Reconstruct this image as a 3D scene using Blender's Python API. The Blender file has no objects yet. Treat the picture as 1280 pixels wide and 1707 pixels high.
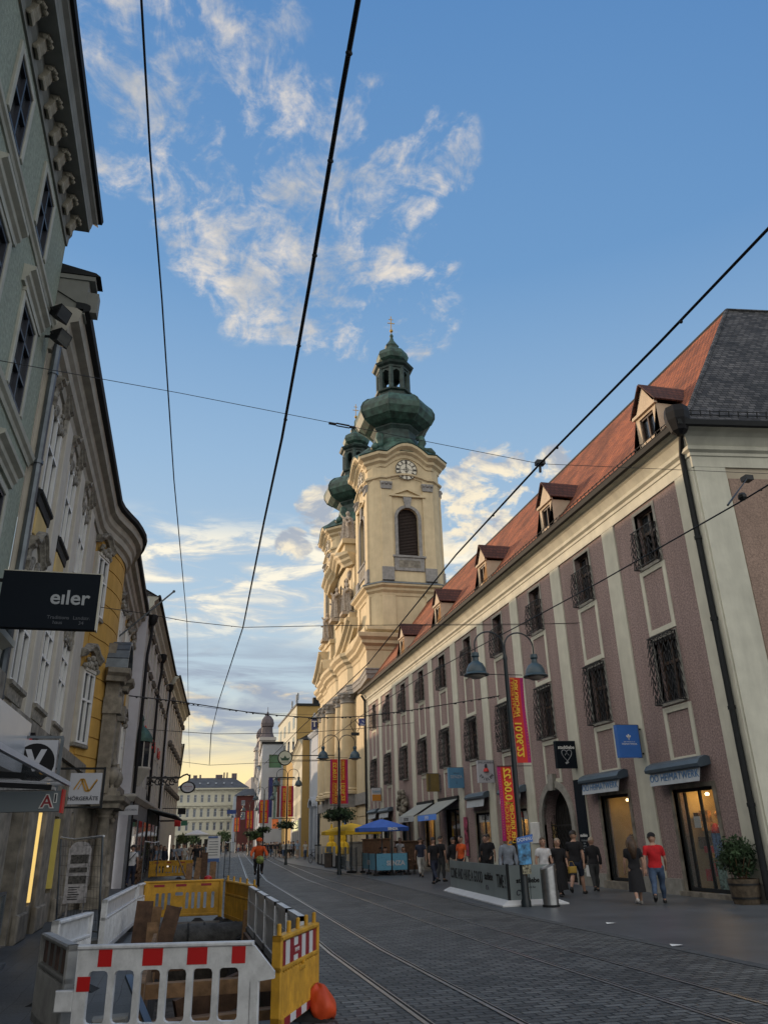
import bpy, math, random, numpy as np
from mathutils import Vector, Matrix
random.seed(7)
S = bpy.context.scene
COL = S.collection
R = math.radians
# ------------------------------------------------------------------ camera model (pixel <-> world), photo pixels 1280 x 1707
FPX, PPX, PPY = 1280.0, 640.0, 853.5
_d = np.array([560.0 - PPX, -2150.0 - PPY])
_up = np.array([_d[0], -_d[1], -FPX]); _up /= np.linalg.norm(_up)
_xo = 300.0 - PPX
_yo = (_up[0] * _xo - FPX * _up[2]) / _up[1]
_fw = np.array([_xo, -_yo, -FPX]); _fw /= np.linalg.norm(_fw)
CR = np.array([np.cross(_fw, _up), _fw, _up])
CC = np.array([0, 0, 1.68])
def ray(px, py):
    v = np.array([px - PPX, -(py - PPY), -FPX]); return CR @ (v / np.linalg.norm(v))
def onplane(px, py, ax, val):
    r = ray(px, py); return Vector(CC + r * ((val - CC[ax]) / r[ax]))
def PX(px, py, x): return onplane(px, py, 0, x)
def PY(px, py, y): return onplane(px, py, 1, y)
def PZ(px, py, z=0): return onplane(px, py, 2, z)

# ------------------------------------------------------------------ materials
def nd(t, ty, **kw):
    n = t.nodes.new(ty)
    for k, v in kw.items():
        if k.startswith('i_'): n.inputs[int(k[2:])].default_value = v
        else: setattr(n, k, v)
    return n
def new_mat(name):
    m = bpy.data.materials.new(name); m.use_nodes = True
    t = m.node_tree; b = t.nodes['Principled BSDF']; return m, t, b
def C4(c): return (c[0], c[1], c[2], 1)
def mat(name, col, rough=.8, var=.12, scale=3.0, bump=0.0, bscale=40.0, metal=0.0, dirt=0.0, spec=.5, streak=False, emit=None, es=0.0, dsc=.7):
    """one surface: colour broken up by two sizes of noise, optional fine bump, grime and vertical streaks"""
    m, t, b = new_mat(name)
    L = t.links.new
    b.inputs['Roughness'].default_value = rough; b.inputs['Metallic'].default_value = metal
    b.inputs['Specular IOR Level'].default_value = spec
    tc = nd(t, 'ShaderNodeTexCoord')
    n1 = nd(t, 'ShaderNodeTexNoise'); n1.inputs['Scale'].default_value = scale; n1.inputs['Detail'].default_value = 6
    L(tc.outputs['Object'], n1.inputs['Vector'])
    r = nd(t, 'ShaderNodeValToRGB')
    lo = [max(0, c * (1 - var * 1.6)) for c in col]; hi = [min(1, c * (1 + var)) for c in col]
    r.color_ramp.elements[0].color = C4(lo); r.color_ramp.elements[1].color = C4(hi)
    r.color_ramp.elements[0].position = .3; r.color_ramp.elements[1].position = .7
    L(n1.outputs['Fac'], r.inputs['Fac'])
    out = r.outputs['Color']
    if dirt > 0:
        n2 = nd(t, 'ShaderNodeTexNoise'); n2.inputs['Scale'].default_value = dsc; n2.inputs['Detail'].default_value = 8
        n2.inputs['Roughness'].default_value = .7
        mp = nd(t, 'ShaderNodeMapping'); mp.inputs['Scale'].default_value = (1.5, 1.5, .25 if streak else 1.2)
        L(tc.outputs['Object'], mp.inputs['Vector']); L(mp.outputs['Vector'], n2.inputs['Vector'])
        r2 = nd(t, 'ShaderNodeValToRGB'); r2.color_ramp.elements[0].position = .42; r2.color_ramp.elements[1].position = .72
        r2.color_ramp.elements[0].color = (0, 0, 0, 1); r2.color_ramp.elements[1].color = (dirt, dirt, dirt, 1)
        L(n2.outputs['Fac'], r2.inputs['Fac'])
        mx = nd(t, 'ShaderNodeMix', data_type='RGBA'); mx.inputs['B'].default_value = C4([c * .35 for c in col])
        L(r2.outputs['Color'], mx.inputs['Factor']); L(out, mx.inputs['A']); out = mx.outputs['Result']
    L(out, b.inputs['Base Color'])
    if bump > 0:
        n3 = nd(t, 'ShaderNodeTexNoise'); n3.inputs['Scale'].default_value = bscale; n3.inputs['Detail'].default_value = 3
        L(tc.outputs['Object'], n3.inputs['Vector'])
        bp = nd(t, 'ShaderNodeBump'); bp.inputs['Strength'].default_value = bump; bp.inputs['Distance'].default_value = .02
        L(n3.outputs['Fac'], bp.inputs['Height']); L(bp.outputs['Normal'], b.inputs['Normal'])
    if emit:
        b.inputs['Emission Color'].default_value = C4(emit); b.inputs['Emission Strength'].default_value = es
    return m
def brick_mat(name, c1, c2, mortar, bw, bh, msize=.02, rough=.8, rot=None, bump=.4, squash=.0, planar='XY', spec=.4, patch=.0, nvar=.5):
    """laid stone / tiles: brick texture in metres on a plane of the object's space"""
    m, t, b = new_mat(name); L = t.links.new
    b.inputs['Roughness'].default_value = rough; b.inputs['Specular IOR Level'].default_value = spec
    tc = nd(t, 'ShaderNodeTexCoord'); sp = nd(t, 'ShaderNodeSeparateXYZ'); cb = nd(t, 'ShaderNodeCombineXYZ')
    L(tc.outputs['Object'], sp.inputs[0])
    L(sp.outputs[planar[0]], cb.inputs[0]); L(sp.outputs[planar[1]], cb.inputs[1])
    nz = nd(t, 'ShaderNodeTexNoise'); nz.inputs['Scale'].default_value = 1.6 / max(bw, .01) * .35; nz.inputs['Detail'].default_value = 3
    L(cb.outputs[0], nz.inputs['Vector'])
    wob = nd(t, 'ShaderNodeVectorMath', operation='SCALE'); wob.inputs['Scale'].default_value = bh * .35
    cen = nd(t, 'ShaderNodeVectorMath', operation='SUBTRACT'); cen.inputs[1].default_value = (.5, .5, .5)
    L(nz.outputs['Color'], cen.inputs[0]); L(cen.outputs[0], wob.inputs[0])
    ad = nd(t, 'ShaderNodeVectorMath', operation='ADD'); L(cb.outputs[0], ad.inputs[0]); L(wob.outputs[0], ad.inputs[1])
    bt = nd(t, 'ShaderNodeTexBrick'); L(ad.outputs[0], bt.inputs['Vector'])
    bt.inputs['Color1'].default_value = C4(c1); bt.inputs['Color2'].default_value = C4(c2); bt.inputs['Mortar'].default_value = C4(mortar)
    bt.inputs['Scale'].default_value = 1; bt.inputs['Brick Width'].default_value = bw; bt.inputs['Row Height'].default_value = bh
    bt.inputs['Mortar Size'].default_value = msize; bt.inputs['Mortar Smooth'].default_value = .4; bt.inputs['Bias'].default_value = 0
    n2 = nd(t, 'ShaderNodeTexNoise'); n2.inputs['Scale'].default_value = .55; n2.inputs['Detail'].default_value = 8
    L(tc.outputs['Object'], n2.inputs['Vector'])
    r2 = nd(t, 'ShaderNodeValToRGB'); r2.color_ramp.elements[0].position = .35; r2.color_ramp.elements[1].position = .7
    a = 1 - nvar
    r2.color_ramp.elements[0].color = (a, a, a, 1); r2.color_ramp.elements[1].color = (1.15, 1.12, 1.1, 1)
    L(n2.outputs['Fac'], r2.inputs['Fac'])
    mx = nd(t, 'ShaderNodeMix', data_type='RGBA', blend_type='MULTIPLY'); mx.inputs['Factor'].default_value = 1
    L(bt.outputs['Color'], mx.inputs['A']); L(r2.outputs['Color'], mx.inputs['B'])
    L(mx.outputs['Result'], b.inputs['Base Color'])
    n3 = nd(t, 'ShaderNodeTexNoise'); n3.inputs['Scale'].default_value = 30; L(tc.outputs['Object'], n3.inputs['Vector'])
    iv = nd(t, 'ShaderNodeMath', operation='MULTIPLY_ADD'); iv.inputs[1].default_value = -1.0
    L(bt.outputs['Fac'], iv.inputs[0]); L(n3.outputs['Fac'], iv.inputs[2])
    bp = nd(t, 'ShaderNodeBump'); bp.inputs['Strength'].default_value = bump; bp.inputs['Distance'].default_value = .02
    L(iv.outputs[0], bp.inputs['Height']); L(bp.outputs['Normal'], b.inputs['Normal'])
    return m
def glass(name, col=(.02, .024, .03), rough=.04, wob=.02):
    m, t, b = new_mat(name); L = t.links.new
    b.inputs['Base Color'].default_value = C4(col); b.inputs['Roughness'].default_value = rough
    b.inputs['Specular IOR Level'].default_value = .9
    tc = nd(t, 'ShaderNodeTexCoord'); n = nd(t, 'ShaderNodeTexNoise'); n.inputs['Scale'].default_value = 2.2
    L(tc.outputs['Object'], n.inputs['Vector'])
    bp = nd(t, 'ShaderNodeBump'); bp.inputs['Strength'].default_value = wob; bp.inputs['Distance'].default_value = .1
    L(n.outputs['Fac'], bp.inputs['Height']); L(bp.outputs['Normal'], b.inputs['Normal'])
    return m
def clear_glass(name, tint=(.85, .92, .92), mixf=.25):
    m, t, b = new_mat(name); L = t.links.new
    b.inputs['Base Color'].default_value = C4((.3, .36, .37)); b.inputs['Roughness'].default_value = .06
    tr = nd(t, 'ShaderNodeBsdfTransparent'); tr.inputs[0].default_value = C4(tint)
    mx = nd(t, 'ShaderNodeMixShader'); mx.inputs[0].default_value = mixf
    L(tr.outputs[0], mx.inputs[1]); L(b.outputs[0], mx.inputs[2]); L(mx.outputs[0], t.nodes['Material Output'].inputs['Surface'])
    return m
def spot_mat(name, base, spots, scale, thr=.12, rough=.6):
    m, t, b = new_mat(name); L = t.links.new
    b.inputs['Roughness'].default_value = rough
    tc = nd(t, 'ShaderNodeTexCoord'); v = nd(t, 'ShaderNodeTexVoronoi'); v.inputs['Scale'].default_value = scale
    L(tc.outputs['Object'], v.inputs['Vector'])
    r = nd(t, 'ShaderNodeValToRGB'); r.color_ramp.interpolation = 'CONSTANT'
    r.color_ramp.elements[0].color = C4(spots); r.color_ramp.elements[1].color = C4(base); r.color_ramp.elements[1].position = thr
    L(v.outputs['Distance'], r.inputs['Fac']); L(r.outputs['Color'], b.inputs['Base Color'])
    return m

# ------------------------------------------------------------------ mesh builder
class Frame:
    """a wall plane: u along it, v up, d out of it"""
    def __init__(s, o, u, n): s.o = Vector(o); s.u = Vector(u).normalized(); s.n = Vector(n).normalized()
    def __call__(s, u, v, d=0): return s.o + s.u * u + Vector((0, 0, v)) + s.n * d
class MB:
    def __init__(s): s.v = []; s.f = []; s.m = []; s.k = 0
    def add(s, vs, fs, k=None):
        n = len(s.v); s.v += [Vector(p) for p in vs]; s.f += [[n + i for i in f] for f in fs]; s.m += [s.k if k is None else k] * len(fs); return s
    def hexa(s, p, k=None):  # p[0:4] one face, p[4:8] the opposite
        return s.add(p, [(0, 3, 2, 1), (4, 5, 6, 7), (0, 1, 5, 4), (1, 2, 6, 5), (2, 3, 7, 6), (3, 0, 4, 7)], k)
    def box(s, x0, x1, y0, y1, z0, z1, k=None):
        return s.hexa([(x0, y0, z0), (x1, y0, z0), (x1, y1, z0), (x0, y1, z0), (x0, y0, z1), (x1, y0, z1), (x1, y1, z1), (x0, y1, z1)], k)
    def fbox(s, F, u0, u1, v0, v1, d0, d1, k=None):
        return s.hexa([F(u0, v0, d0), F(u1, v0, d0), F(u1, v1, d0), F(u0, v1, d0), F(u0, v0, d1), F(u1, v0, d1), F(u1, v1, d1), F(u0, v1, d1)], k)
    def cbox(s, F, u0, u1, v0, v1, d0, d1, c=.02, k=None):  # box with a chamfered outer face
        s.fbox(F, u0, u1, v0, v1, d0, d1 - c, k)
        a = [F(u0, v0, d1 - c), F(u1, v0, d1 - c), F(u1, v1, d1 - c), F(u0, v1, d1 - c)]
        b = [F(u0 + c, v0 + c, d1), F(u1 - c, v0 + c, d1), F(u1 - c, v1 - c, d1), F(u0 + c, v1 - c, d1)]
        return s.add(a + b, [(4, 5, 6, 7), (0, 1, 5, 4), (1, 2, 6, 5), (2, 3, 7, 6), (3, 0, 4, 7)], k)
    def bar(s, a, b, w, h=None, k=None, up=(0, 0, 1)):
        a = Vector(a); b = Vector(b); h = w if h is None else h; d = (b - a)
        if d.length < 1e-6: return s
        d.normalize(); upv = Vector(up)
        if abs(d.dot(upv)) > .97: upv = Vector((1, 0, 0)) if abs(d.x) < .9 else Vector((0, 1, 0))
        x = d.cross(upv).normalized() * w / 2; y = x.cross(d).normalized() * h / 2
        return s.hexa([a - x - y, a + x - y, a + x + y, a - x + y, b - x - y, b + x - y, b + x + y, b - x + y], k)
    def tube(s, pts, r, n=8, k=None, cap=True):
        pts = [Vector(p) for p in pts]; rs = r if isinstance(r, (list, tuple)) else [r] * len(pts)
        base = len(s.v); prev = None
        for i, p in enumerate(pts):
            d = (pts[min(i + 1, len(pts) - 1)] - pts[max(i - 1, 0)]).normalized()
            if prev is None:
                a = Vector((0, 0, 1)) if abs(d.z) < .9 else Vector((1, 0, 0)); x = d.cross(a).normalized()
            else:
                x = (prev - d * prev.dot(d)); x = x.normalized() if x.length > 1e-5 else d.orthogonal().normalized()
            prev = x; y = d.cross(x)
            s.v += [p + (x * math.cos(2 * math.pi * j / n) + y * math.sin(2 * math.pi * j / n)) * rs[i] for j in range(n)]
        kk = s.k if k is None else k
        for i in range(len(pts) - 1):
            for j in range(n):
                a = base + i * n + j; b = base + i * n + (j + 1) % n
                s.f.append([a, b, b + n, a + n]); s.m.append(kk)
        if cap:
            s.f.append([base + j for j in range(n)][::-1]); s.m.append(kk)
            e = base + (len(pts) - 1) * n; s.f.append([e + j for j in range(n)]); s.m.append(kk)
        return s
    def lathe(s, prof, c=(0, 0, 0), n=16, k=None, sx=1, sy=1, rot=0.0, square=0.0):
        """prof: (r, z); square>0 pushes the ring towards a square with cut corners"""
        c = Vector(c); base = len(s.v); kk = s.k if k is None else k
        for r, z in prof:
            for j in range(n):
                a = rot + 2 * math.pi * j / n; ca, sa = math.cos(a), math.sin(a)
                q = 1.0
                if square: q = 1 + square * (1 / max(abs(ca), abs(sa)) - 1)
                s.v.append(c + Vector((ca * r * q * sx, sa * r * q * sy, z)))
        for i in range(len(prof) - 1):
            for j in range(n):
                a = base + i * n + j; b = base + i * n + (j + 1) % n
                s.f.append([a, b, b + n, a + n]); s.m.append(kk)
        s.f.append([base + j for j in range(n)][::-1]); s.m.append(kk)
        e = base + (len(prof) - 1) * n; s.f.append([e + j for j in range(n)]); s.m.append(kk)
        return s
    def prism(s, poly, off, k=None):
        """closed polygon of 3-D points pushed along off"""
        n = len(poly); off = Vector(off); P = [Vector(p) for p in poly]
        return s.add(P + [p + off for p in P], [list(range(n))[::-1], list(range(n, 2 * n))] + [[i, (i + 1) % n, n + (i + 1) % n, n + i] for i in range(n)], k)
    def fprism(s, F, uv, d0, d1, k=None): return s.prism([F(u, v, d0) for u, v in uv], F.n * (d1 - d0), k)
    def sweep(s, path, prof, k=None, closed=False, caps=True):
        """moulding: prof = (out, up) points, path = plan points (x, y, z); out is to the right of travel"""
        P = [Vector(p) for p in path]; n = len(P); base = len(s.v); kk = s.k if k is None else k; m = len(prof)
        for i in range(n):
            a = P[i] - P[i - 1] if (i > 0 or closed) else P[1] - P[0]
            b = P[(i + 1) % n] - P[i] if (i < n - 1 or closed) else P[-1] - P[-2]
            na = Vector((a.y, -a.x, 0)).normalized(); nb = Vector((b.y, -b.x, 0)).normalized()
            o = (na + nb); o = o.normalized() / max(.4, o.normalized().dot(na)) if o.length > 1e-4 else na
            s.v += [P[i] + o * u + Vector((0, 0, v)) for u, v in prof]
        for i in range(n if closed else n - 1):
            for j in range(m):
                p = base + i * m + j; q = base + i * m + (j + 1) % m; w = base + ((i + 1) % n) * m
                s.f.append([p, q, w + (j + 1) % m, w + j]); s.m.append(kk)
        if caps and not closed:
            s.f.append([base + j for j in range(m)][::-1]); s.m.append(kk)
            e = base + (n - 1) * m; s.f.append([e + j for j in range(m)]); s.m.append(kk)
        return s
    def wall(s, F, u0, u1, v0, v1, holes=(), depth=.25, k=None, thick=None):
        """wall skin with real openings and reveals"""
        us = sorted({u0, u1, *[h[0] for h in holes], *[h[1] for h in holes]}); vs = sorted({v0, v1, *[h[2] for h in holes], *[h[3] for h in holes]})
        us = [u for u in us if u0 <= u <= u1]; vs = [v for v in vs if v0 <= v <= v1]
        for i in range(len(us) - 1):
            for j in range(len(vs) - 1):
                cu, cv = (us[i] + us[i + 1]) / 2, (vs[j] + vs[j + 1]) / 2
                if any(h[0] < cu < h[1] and h[2] < cv < h[3] for h in holes): continue
                s.add([F(us[i], vs[j]), F(us[i + 1], vs[j]), F(us[i + 1], vs[j + 1]), F(us[i], vs[j + 1])], [(0, 1, 2, 3)], k)
        for a, b, c, e in [h[:4] for h in holes]:
            q = [F(a, c), F(b, c), F(b, e), F(a, e)]; w = [F(a, c, -depth), F(b, c, -depth), F(b, e, -depth), F(a, e, -depth)]
            s.add(q + w, [(0, 1, 5, 4), (1, 2, 6, 5), (2, 3, 7, 6), (3, 0, 4, 7)], k)
        return s
    def sphere(s, c, r, n=10, m=7, k=None, sc=(1, 1, 1)):
        c = Vector(c); pr = [(math.sin(math.pi * i / m) * r, -math.cos(math.pi * i / m) * r) for i in range(m + 1)]
        base = len(s.v); s.lathe([(max(a, 1e-4), z) for a, z in pr], (0, 0, 0), n, k)
        for i in range(base, len(s.v)):
            p = s.v[i]; s.v[i] = c + Vector((p.x * sc[0], p.y * sc[1], p.z * sc[2]))
        return s
    def xf(s, M, start=0):
        for i in range(start, len(s.v)): s.v[i] = M @ s.v[i]
        return s
    def build(s, name, mats, parent=None, smooth=False, label=None, auto=None):
        if not isinstance(mats, (list, tuple)): mats = [mats]
        off = Vector((0, 0, 0)); p = parent
        while p: off += p.location; p = p.parent
        me = bpy.data.meshes.new(name)
        me.from_pydata([tuple(v - off) for v in s.v], [], s.f); me.update()
        for m in mats: me.materials.append(m)
        if len(mats) > 1: me.polygons.foreach_set('material_index', s.m)
        fix_normals(me)
        if smooth:
            me.polygons.foreach_set('use_smooth', [True] * len(me.polygons))
            if auto: me.set_sharp_from_angle(angle=R(auto))
        o = bpy.data.objects.new(name, me); COL.objects.link(o)
        if parent: o.parent = parent
        if label: o['label'] = label
        return o
    def build_each(s, name, mats, parent=None, smooth=False):
        par = list(range(len(s.v)))
        def fd(a):
            while par[a] != a: par[a] = par[par[a]]; a = par[a]
            return a
        for f in s.f:
            for b in f[1:]: par[fd(f[0])] = fd(b)
        gr = {}
        for f, k in zip(s.f, s.m): gr.setdefault(fd(f[0]), []).append((f, k))
        for fs in gr.values():
            m = MB(); mp = {}
            for f, k in fs:
                for v in f:
                    if v not in mp: mp[v] = len(m.v); m.v.append(s.v[v])
                m.f.append([mp[v] for v in f]); m.m.append(k)
            m.build(name, mats, parent, smooth)
import bmesh
def fix_normals(me):
    b = bmesh.new(); b.from_mesh(me); bmesh.ops.recalc_face_normals(b, faces=b.faces); b.to_mesh(me); b.free()
def thing(name, label, cat, loc=(0, 0, 0), group=None):
    o = bpy.data.objects.new(name, None); COL.objects.link(o); o.empty_display_size = .3
    o.location = loc; return tag(o, label, cat, group)
def tag(o, label, cat, group=None):
    o['label'] = label; o['category'] = cat
    if group: o['group'] = group
    return o
def struct(o, kind='structure'): o['kind'] = kind; return o
def dup(src, parent=None, move=(0, 0, 0), label=None, group=None, rz=None, loc=None):
    """copy of a thing or part with copies of everything below it"""
    c = src.copy(); COL.objects.link(c); c.parent = parent
    c.location = Vector(loc) if loc is not None else src.location + Vector(move)
    if rz is not None: c.rotation_euler = (src.rotation_euler[0], src.rotation_euler[1], rz)
    if label: c['label'] = label
    if group: c['group'] = group
    for ch in list(src.children): dup(ch, c)
    return c
def text(s, name, size, M, mt, parent, ext=.004, align='CENTER', bold=0.0, sx=1.0, sp=1.0):
    """lettering as a mesh; M places the text plane (x right, y up)"""
    cu = bpy.data.curves.new('t', 'FONT'); cu.body = s; cu.size = size; cu.extrude = ext; cu.align_x = align; cu.align_y = 'CENTER'; cu.offset = bold
    cu.resolution_u = 3; cu.space_character = sp
    o = bpy.data.objects.new('t', cu); COL.objects.link(o)
    dg = bpy.context.evaluated_depsgraph_get(); dg.update()
    me = bpy.data.meshes.new_from_object(o.evaluated_get(dg)); bpy.data.objects.remove(o); bpy.data.curves.remove(cu)
    off = Vector((0, 0, 0)); p = parent
    while p: off += p.location; p = p.parent
    me.transform(Matrix.Translation(-off) @ M @ Matrix.Diagonal((sx, 1, 1, 1)))
    me.materials.clear(); me.materials.append(mt); me.name = name
    o = bpy.data.objects.new(name, me); COL.objects.link(o)
    if parent: o.parent = parent
    return o
def TM(o, x, y):
    """matrix from origin and the text's right / up directions"""
    x = Vector(x).normalized(); y = Vector(y); y = (y - x * y.dot(x)).normalized(); z = x.cross(y)
    M = Matrix((x, y, z)).transposed().to_4x4(); M.translation = Vector(o); return M
def leaves(mb, c, rad, n, size, seed=0, flat=1.0, shell=.5, k=None):
    rg = random.Random(seed); c = Vector(c)
    for _ in range(n):
        d = Vector((rg.gauss(0, 1), rg.gauss(0, 1), rg.gauss(0, 1))).normalized()
        q = shell + (1 - shell) * rg.random()
        lump = 1 + .22 * math.sin(d.x * 5 + seed) * math.cos(d.y * 4 + d.z * 6 + seed)
        p = c + Vector((d.x * rad[0], d.y * rad[1], d.z * rad[2])) * q * lump
        a = Vector((rg.gauss(0, 1), rg.gauss(0, 1), rg.gauss(0, .7))).normalized(); b = a.orthogonal().normalized()
        b.rotate(Matrix.Rotation(rg.random() * 6.28, 3, a)); e = a.cross(b)
        l = size * (.6 + .8 * rg.random()); w = l * .45
        mb.add([p - b * l, p - e * w * .9 + a * l * .1, p + b * l, p + e * w * .9 + a * l * .1], [(0, 1, 2, 3)], k)
    return mb
# ------------------------------------------------------------------ camera, sun, sky
cam = bpy.data.cameras.new('camera'); cam.sensor_fit = 'HORIZONTAL'; cam.sensor_width = 36; cam.lens = FPX / 1280 * 36
cam.clip_start = .1; cam.clip_end = 6000
co = bpy.data.objects.new('camera', cam); COL.objects.link(co)
M4 = Matrix([list(CR[0]), list(CR[1]), list(CR[2])]).to_4x4(); M4.translation = Vector(CC); co.matrix_world = M4
S.camera = co
S.view_settings.view_transform = 'Standard'; S.view_settings.look = 'None'; S.view_settings.gamma = 1; S.view_settings.exposure = 0
try: S.cycles.max_bounces = 8; S.cycles.transparent_max_bounces = 24; S.cycles.use_denoising = True; S.cycles.caustics_reflective = False; S.cycles.caustics_refractive = False
except Exception: pass
SUN_AZ, SUN_EL = -38.0, 7.0        # degrees left of the street's axis, degrees up
sd = Vector((math.sin(R(SUN_AZ)) * math.cos(R(SUN_EL)), math.cos(R(SUN_AZ)) * math.cos(R(SUN_EL)), math.sin(R(SUN_EL))))
sun = bpy.data.lights.new('sun', 'SUN'); sun.energy = 3.5; sun.angle = R(.6); sun.color = (1, .72, .46)
so = bpy.data.objects.new('sun', sun); COL.objects.link(so); so.rotation_euler = (-sd).to_track_quat('-Z', 'Y').to_euler(); so.location = (0, 0, 60)
w = bpy.data.worlds.new('World'); S.world = w; w.use_nodes = True
T = w.node_tree; L = T.links.new; bg = T.nodes['Background']
sky = nd(T, 'ShaderNodeTexSky', sky_type='NISHITA'); sky.sun_disc = False; sky.sun_elevation = R(9); sky.sun_rotation = R(SUN_AZ)
sky.air_density = 1.0; sky.dust_density = .6; sky.ozone_density = 2.0; sky.altitude = 200
def Mth(op, a, b=None, c=None, clamp=False):
    n = T.nodes.new('ShaderNodeMath'); n.operation = op; n.use_clamp = clamp
    for i, x in enumerate((a, b, c)):
        if x is None: continue
        if isinstance(x, (int, float)): n.inputs[i].default_value = x
        else: L(x, n.inputs[i])
    return n.outputs[0]
def Vm(op, a, b=None, out=0, sc=None):
    n = T.nodes.new('ShaderNodeVectorMath'); n.operation = op
    for i, x in enumerate((a, b)):
        if x is None: continue
        if isinstance(x, (tuple, list)): n.inputs[i].default_value = x
        else: L(x, n.inputs[i])
    if sc is not None: n.inputs['Scale'].default_value = sc
    return n.outputs[out]
def Sm(x, a, b, lo=0.0, hi=1.0):
    n = T.nodes.new('ShaderNodeMapRange'); n.interpolation_type = 'SMOOTHSTEP'
    n.inputs['From Min'].default_value = a; n.inputs['From Max'].default_value = b
    n.inputs['To Min'].default_value = lo; n.inputs['To Max'].default_value = hi
    L(x, n.inputs['Value']); return n.outputs[0]
def Mx(f, a, b, bt='MIX'):
    n = T.nodes.new('ShaderNodeMix'); n.data_type = 'RGBA'; n.blend_type = bt
    for k, x in (('Factor', f), ('A', a), ('B', b)):
        if isinstance(x, (int, float)): n.inputs[k].default_value = x
        elif isinstance(x, tuple): n.inputs[k].default_value = C4(x)
        else: L(x, n.inputs[k])
    return n.outputs['Result']
gen = nd(T, 'ShaderNodeTexCoord').outputs['Generated']
D = Vm('NORMALIZE', gen)
xyz = T.nodes.new('ShaderNodeSeparateXYZ'); L(D, xyz.inputs[0]); DZ = xyz.outputs[2]
el = Mth('ARCSINE', DZ)
SKY_STRENGTH = .11
base = Vm('SCALE', sky.outputs[0], sc=1.0)
# cloud sheet: noise on a flat layer overhead, kept to the parts of the sky where the clouds stand
den = Mth('ADD', Mth('MAXIMUM', DZ, 0.0), .10)
cbn = T.nodes.new('ShaderNodeCombineXYZ'); L(Mth('DIVIDE', xyz.outputs[0], den), cbn.inputs[0]); L(Mth('DIVIDE', xyz.outputs[1], den), cbn.inputs[1])
P2 = cbn.outputs[0]
def noise(vec, sc, det=8, rough=.6, dist=0.0, off=(0, 0, 0)):
    n = T.nodes.new('ShaderNodeTexNoise'); n.inputs['Scale'].default_value = sc; n.inputs['Detail'].default_value = det
    n.inputs['Roughness'].default_value = rough; n.inputs['Distortion'].default_value = dist
    L(Vm('ADD', vec, off), n.inputs['Vector']); return n.outputs['Fac']
def blobs(lst):
    acc = None
    for px, py, rx, amp in lst:
        d = ray(px, py); r = rx / 1380.0
        x = Sm(Vm('DOT_PRODUCT', D, tuple(float(q) for q in d), out=1), math.cos(r), math.cos(r * .12), 0, amp)
        acc = x if acc is None else Mth('MAXIMUM', acc, x)
    return acc
hi_m = blobs([(215, 40, 150, .75), (160, 20, 110, .6), (250, 130, 120, .75), (300, 215, 140, .95), (390, 190, 120, .85), (455, 215, 130, .9), (530, 225, 110, .8), (430, 275, 120, .95), (520, 310, 110, .85),
              (380, 30, 55, .9), (450, 20, 90, .5), (310, 330, 90, .8), (370, 360, 80, .6), (440, 390, 110, .95), (360, 420, 100, .95), (420, 465, 130, 1.0), (520, 485, 130, 1.0), (600, 470, 120, 1.0),
              (660, 430, 120, 1.0), (640, 350, 100, .9), (700, 310, 80, .9), (690, 520, 100, 1.0), (740, 235, 75, .9), (700, 265, 60, .8), (765, 280, 50, .7), (600, 250, 110, .75), (610, 190, 80, .55), (590, 560, 60, .85), (680, 460, 110, .9), (190, 285, 50, .6)])
mid_m = blobs([(535, 835, 62, 1.1), (490, 910, 42, 1.0), (545, 890, 42, .9), (800, 830, 120, 1.0), (770, 880, 150, 1.05), (830, 900, 110, 1.0), (740, 930, 120, .95), (840, 790, 70, .9), (930, 785, 60, .8)])
n1 = noise(Vm('MULTIPLY', P2, (1.0, 1.35, 1)), 5.2, 9, .62, .7)
n2 = noise(Vm('MULTIPLY', P2, (1.3, .8, 1)), 15.0, 7, .65, .6, (3, 1, 0)); n2b = noise(P2, 40.0, 4, .6, .2, (1, 4, 0))
nn = Mth('ADD', Mth('ADD', Mth('MULTIPLY', n1, .5), Mth('MULTIPLY', n2, .42)), Mth('MULTIPLY', n2b, .14))
c_hi = Mth('MULTIPLY', Mth('MULTIPLY', Sm(hi_m, .04, .45), .93), Sm(Mth('ADD', Mth('MULTIPLY_ADD', nn, 2.0, -.5), Mth('MULTIPLY', hi_m, .19)), .60, 1.0))
n3 = noise(Vm('MULTIPLY', D, (1, 1, 1.7)), 15, 9, .6, .4, (5, 2, 1))
c_mid = Mth('MULTIPLY', Sm(Mth('ADD', Mth('MULTIPLY_ADD', n3, 1.5, -.25), Mth('MULTIPLY', mid_m, .27)), .63, .80), Mth('MULTIPLY', Sm(mid_m, .04, .45), .95))
# low bands towards the sunset
n4 = noise(Vm('MULTIPLY', D, (1, 1, 4.2)), 8.5, 10, .6, .5, (2, 7, 3))
def band(a, b, c, d): return Mth('MULTIPLY', Sm(el, R(a), R(b)), Sm(el, R(c), R(d), 1.0, 0.0))
gd = ray(350, 1290); az = Vm('DOT_PRODUCT', Vm('NORMALIZE', Vm('MULTIPLY', D, (1, 1, 0))), (float(gd[0] / math.hypot(gd[0], gd[1])), float(gd[1] / math.hypot(gd[0], gd[1])), 0), out=1)
front = Sm(az, .35, .97)
c_low = Mth('MULTIPLY', Mth('MULTIPLY', Sm(n4, .40, .55), band(12.5, 15.5, 20, 23.5)), Sm(az, .62, .94))
c_grey = Mth('MULTIPLY', Sm(noise(Vm('MULTIPLY', D, (1, 1, 7)), 5.0, 9, .58, .6, (9, 1, 4)), .40, .62), Mth('MULTIPLY', band(4.5, 7, 12, 14.5), Sm(az, .2, .9)))
glow = Mth('MULTIPLY', Sm(az, .6, .99), Sm(el, R(2.5), R(11), 1.0, 0.0))
hz = Sm(el, R(2), R(26), 1.0, 0.0)
shade = Sm(noise(P2, 6.5, 6, .6, 0, (.09, .12, 0)), .35, .66)
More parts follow.
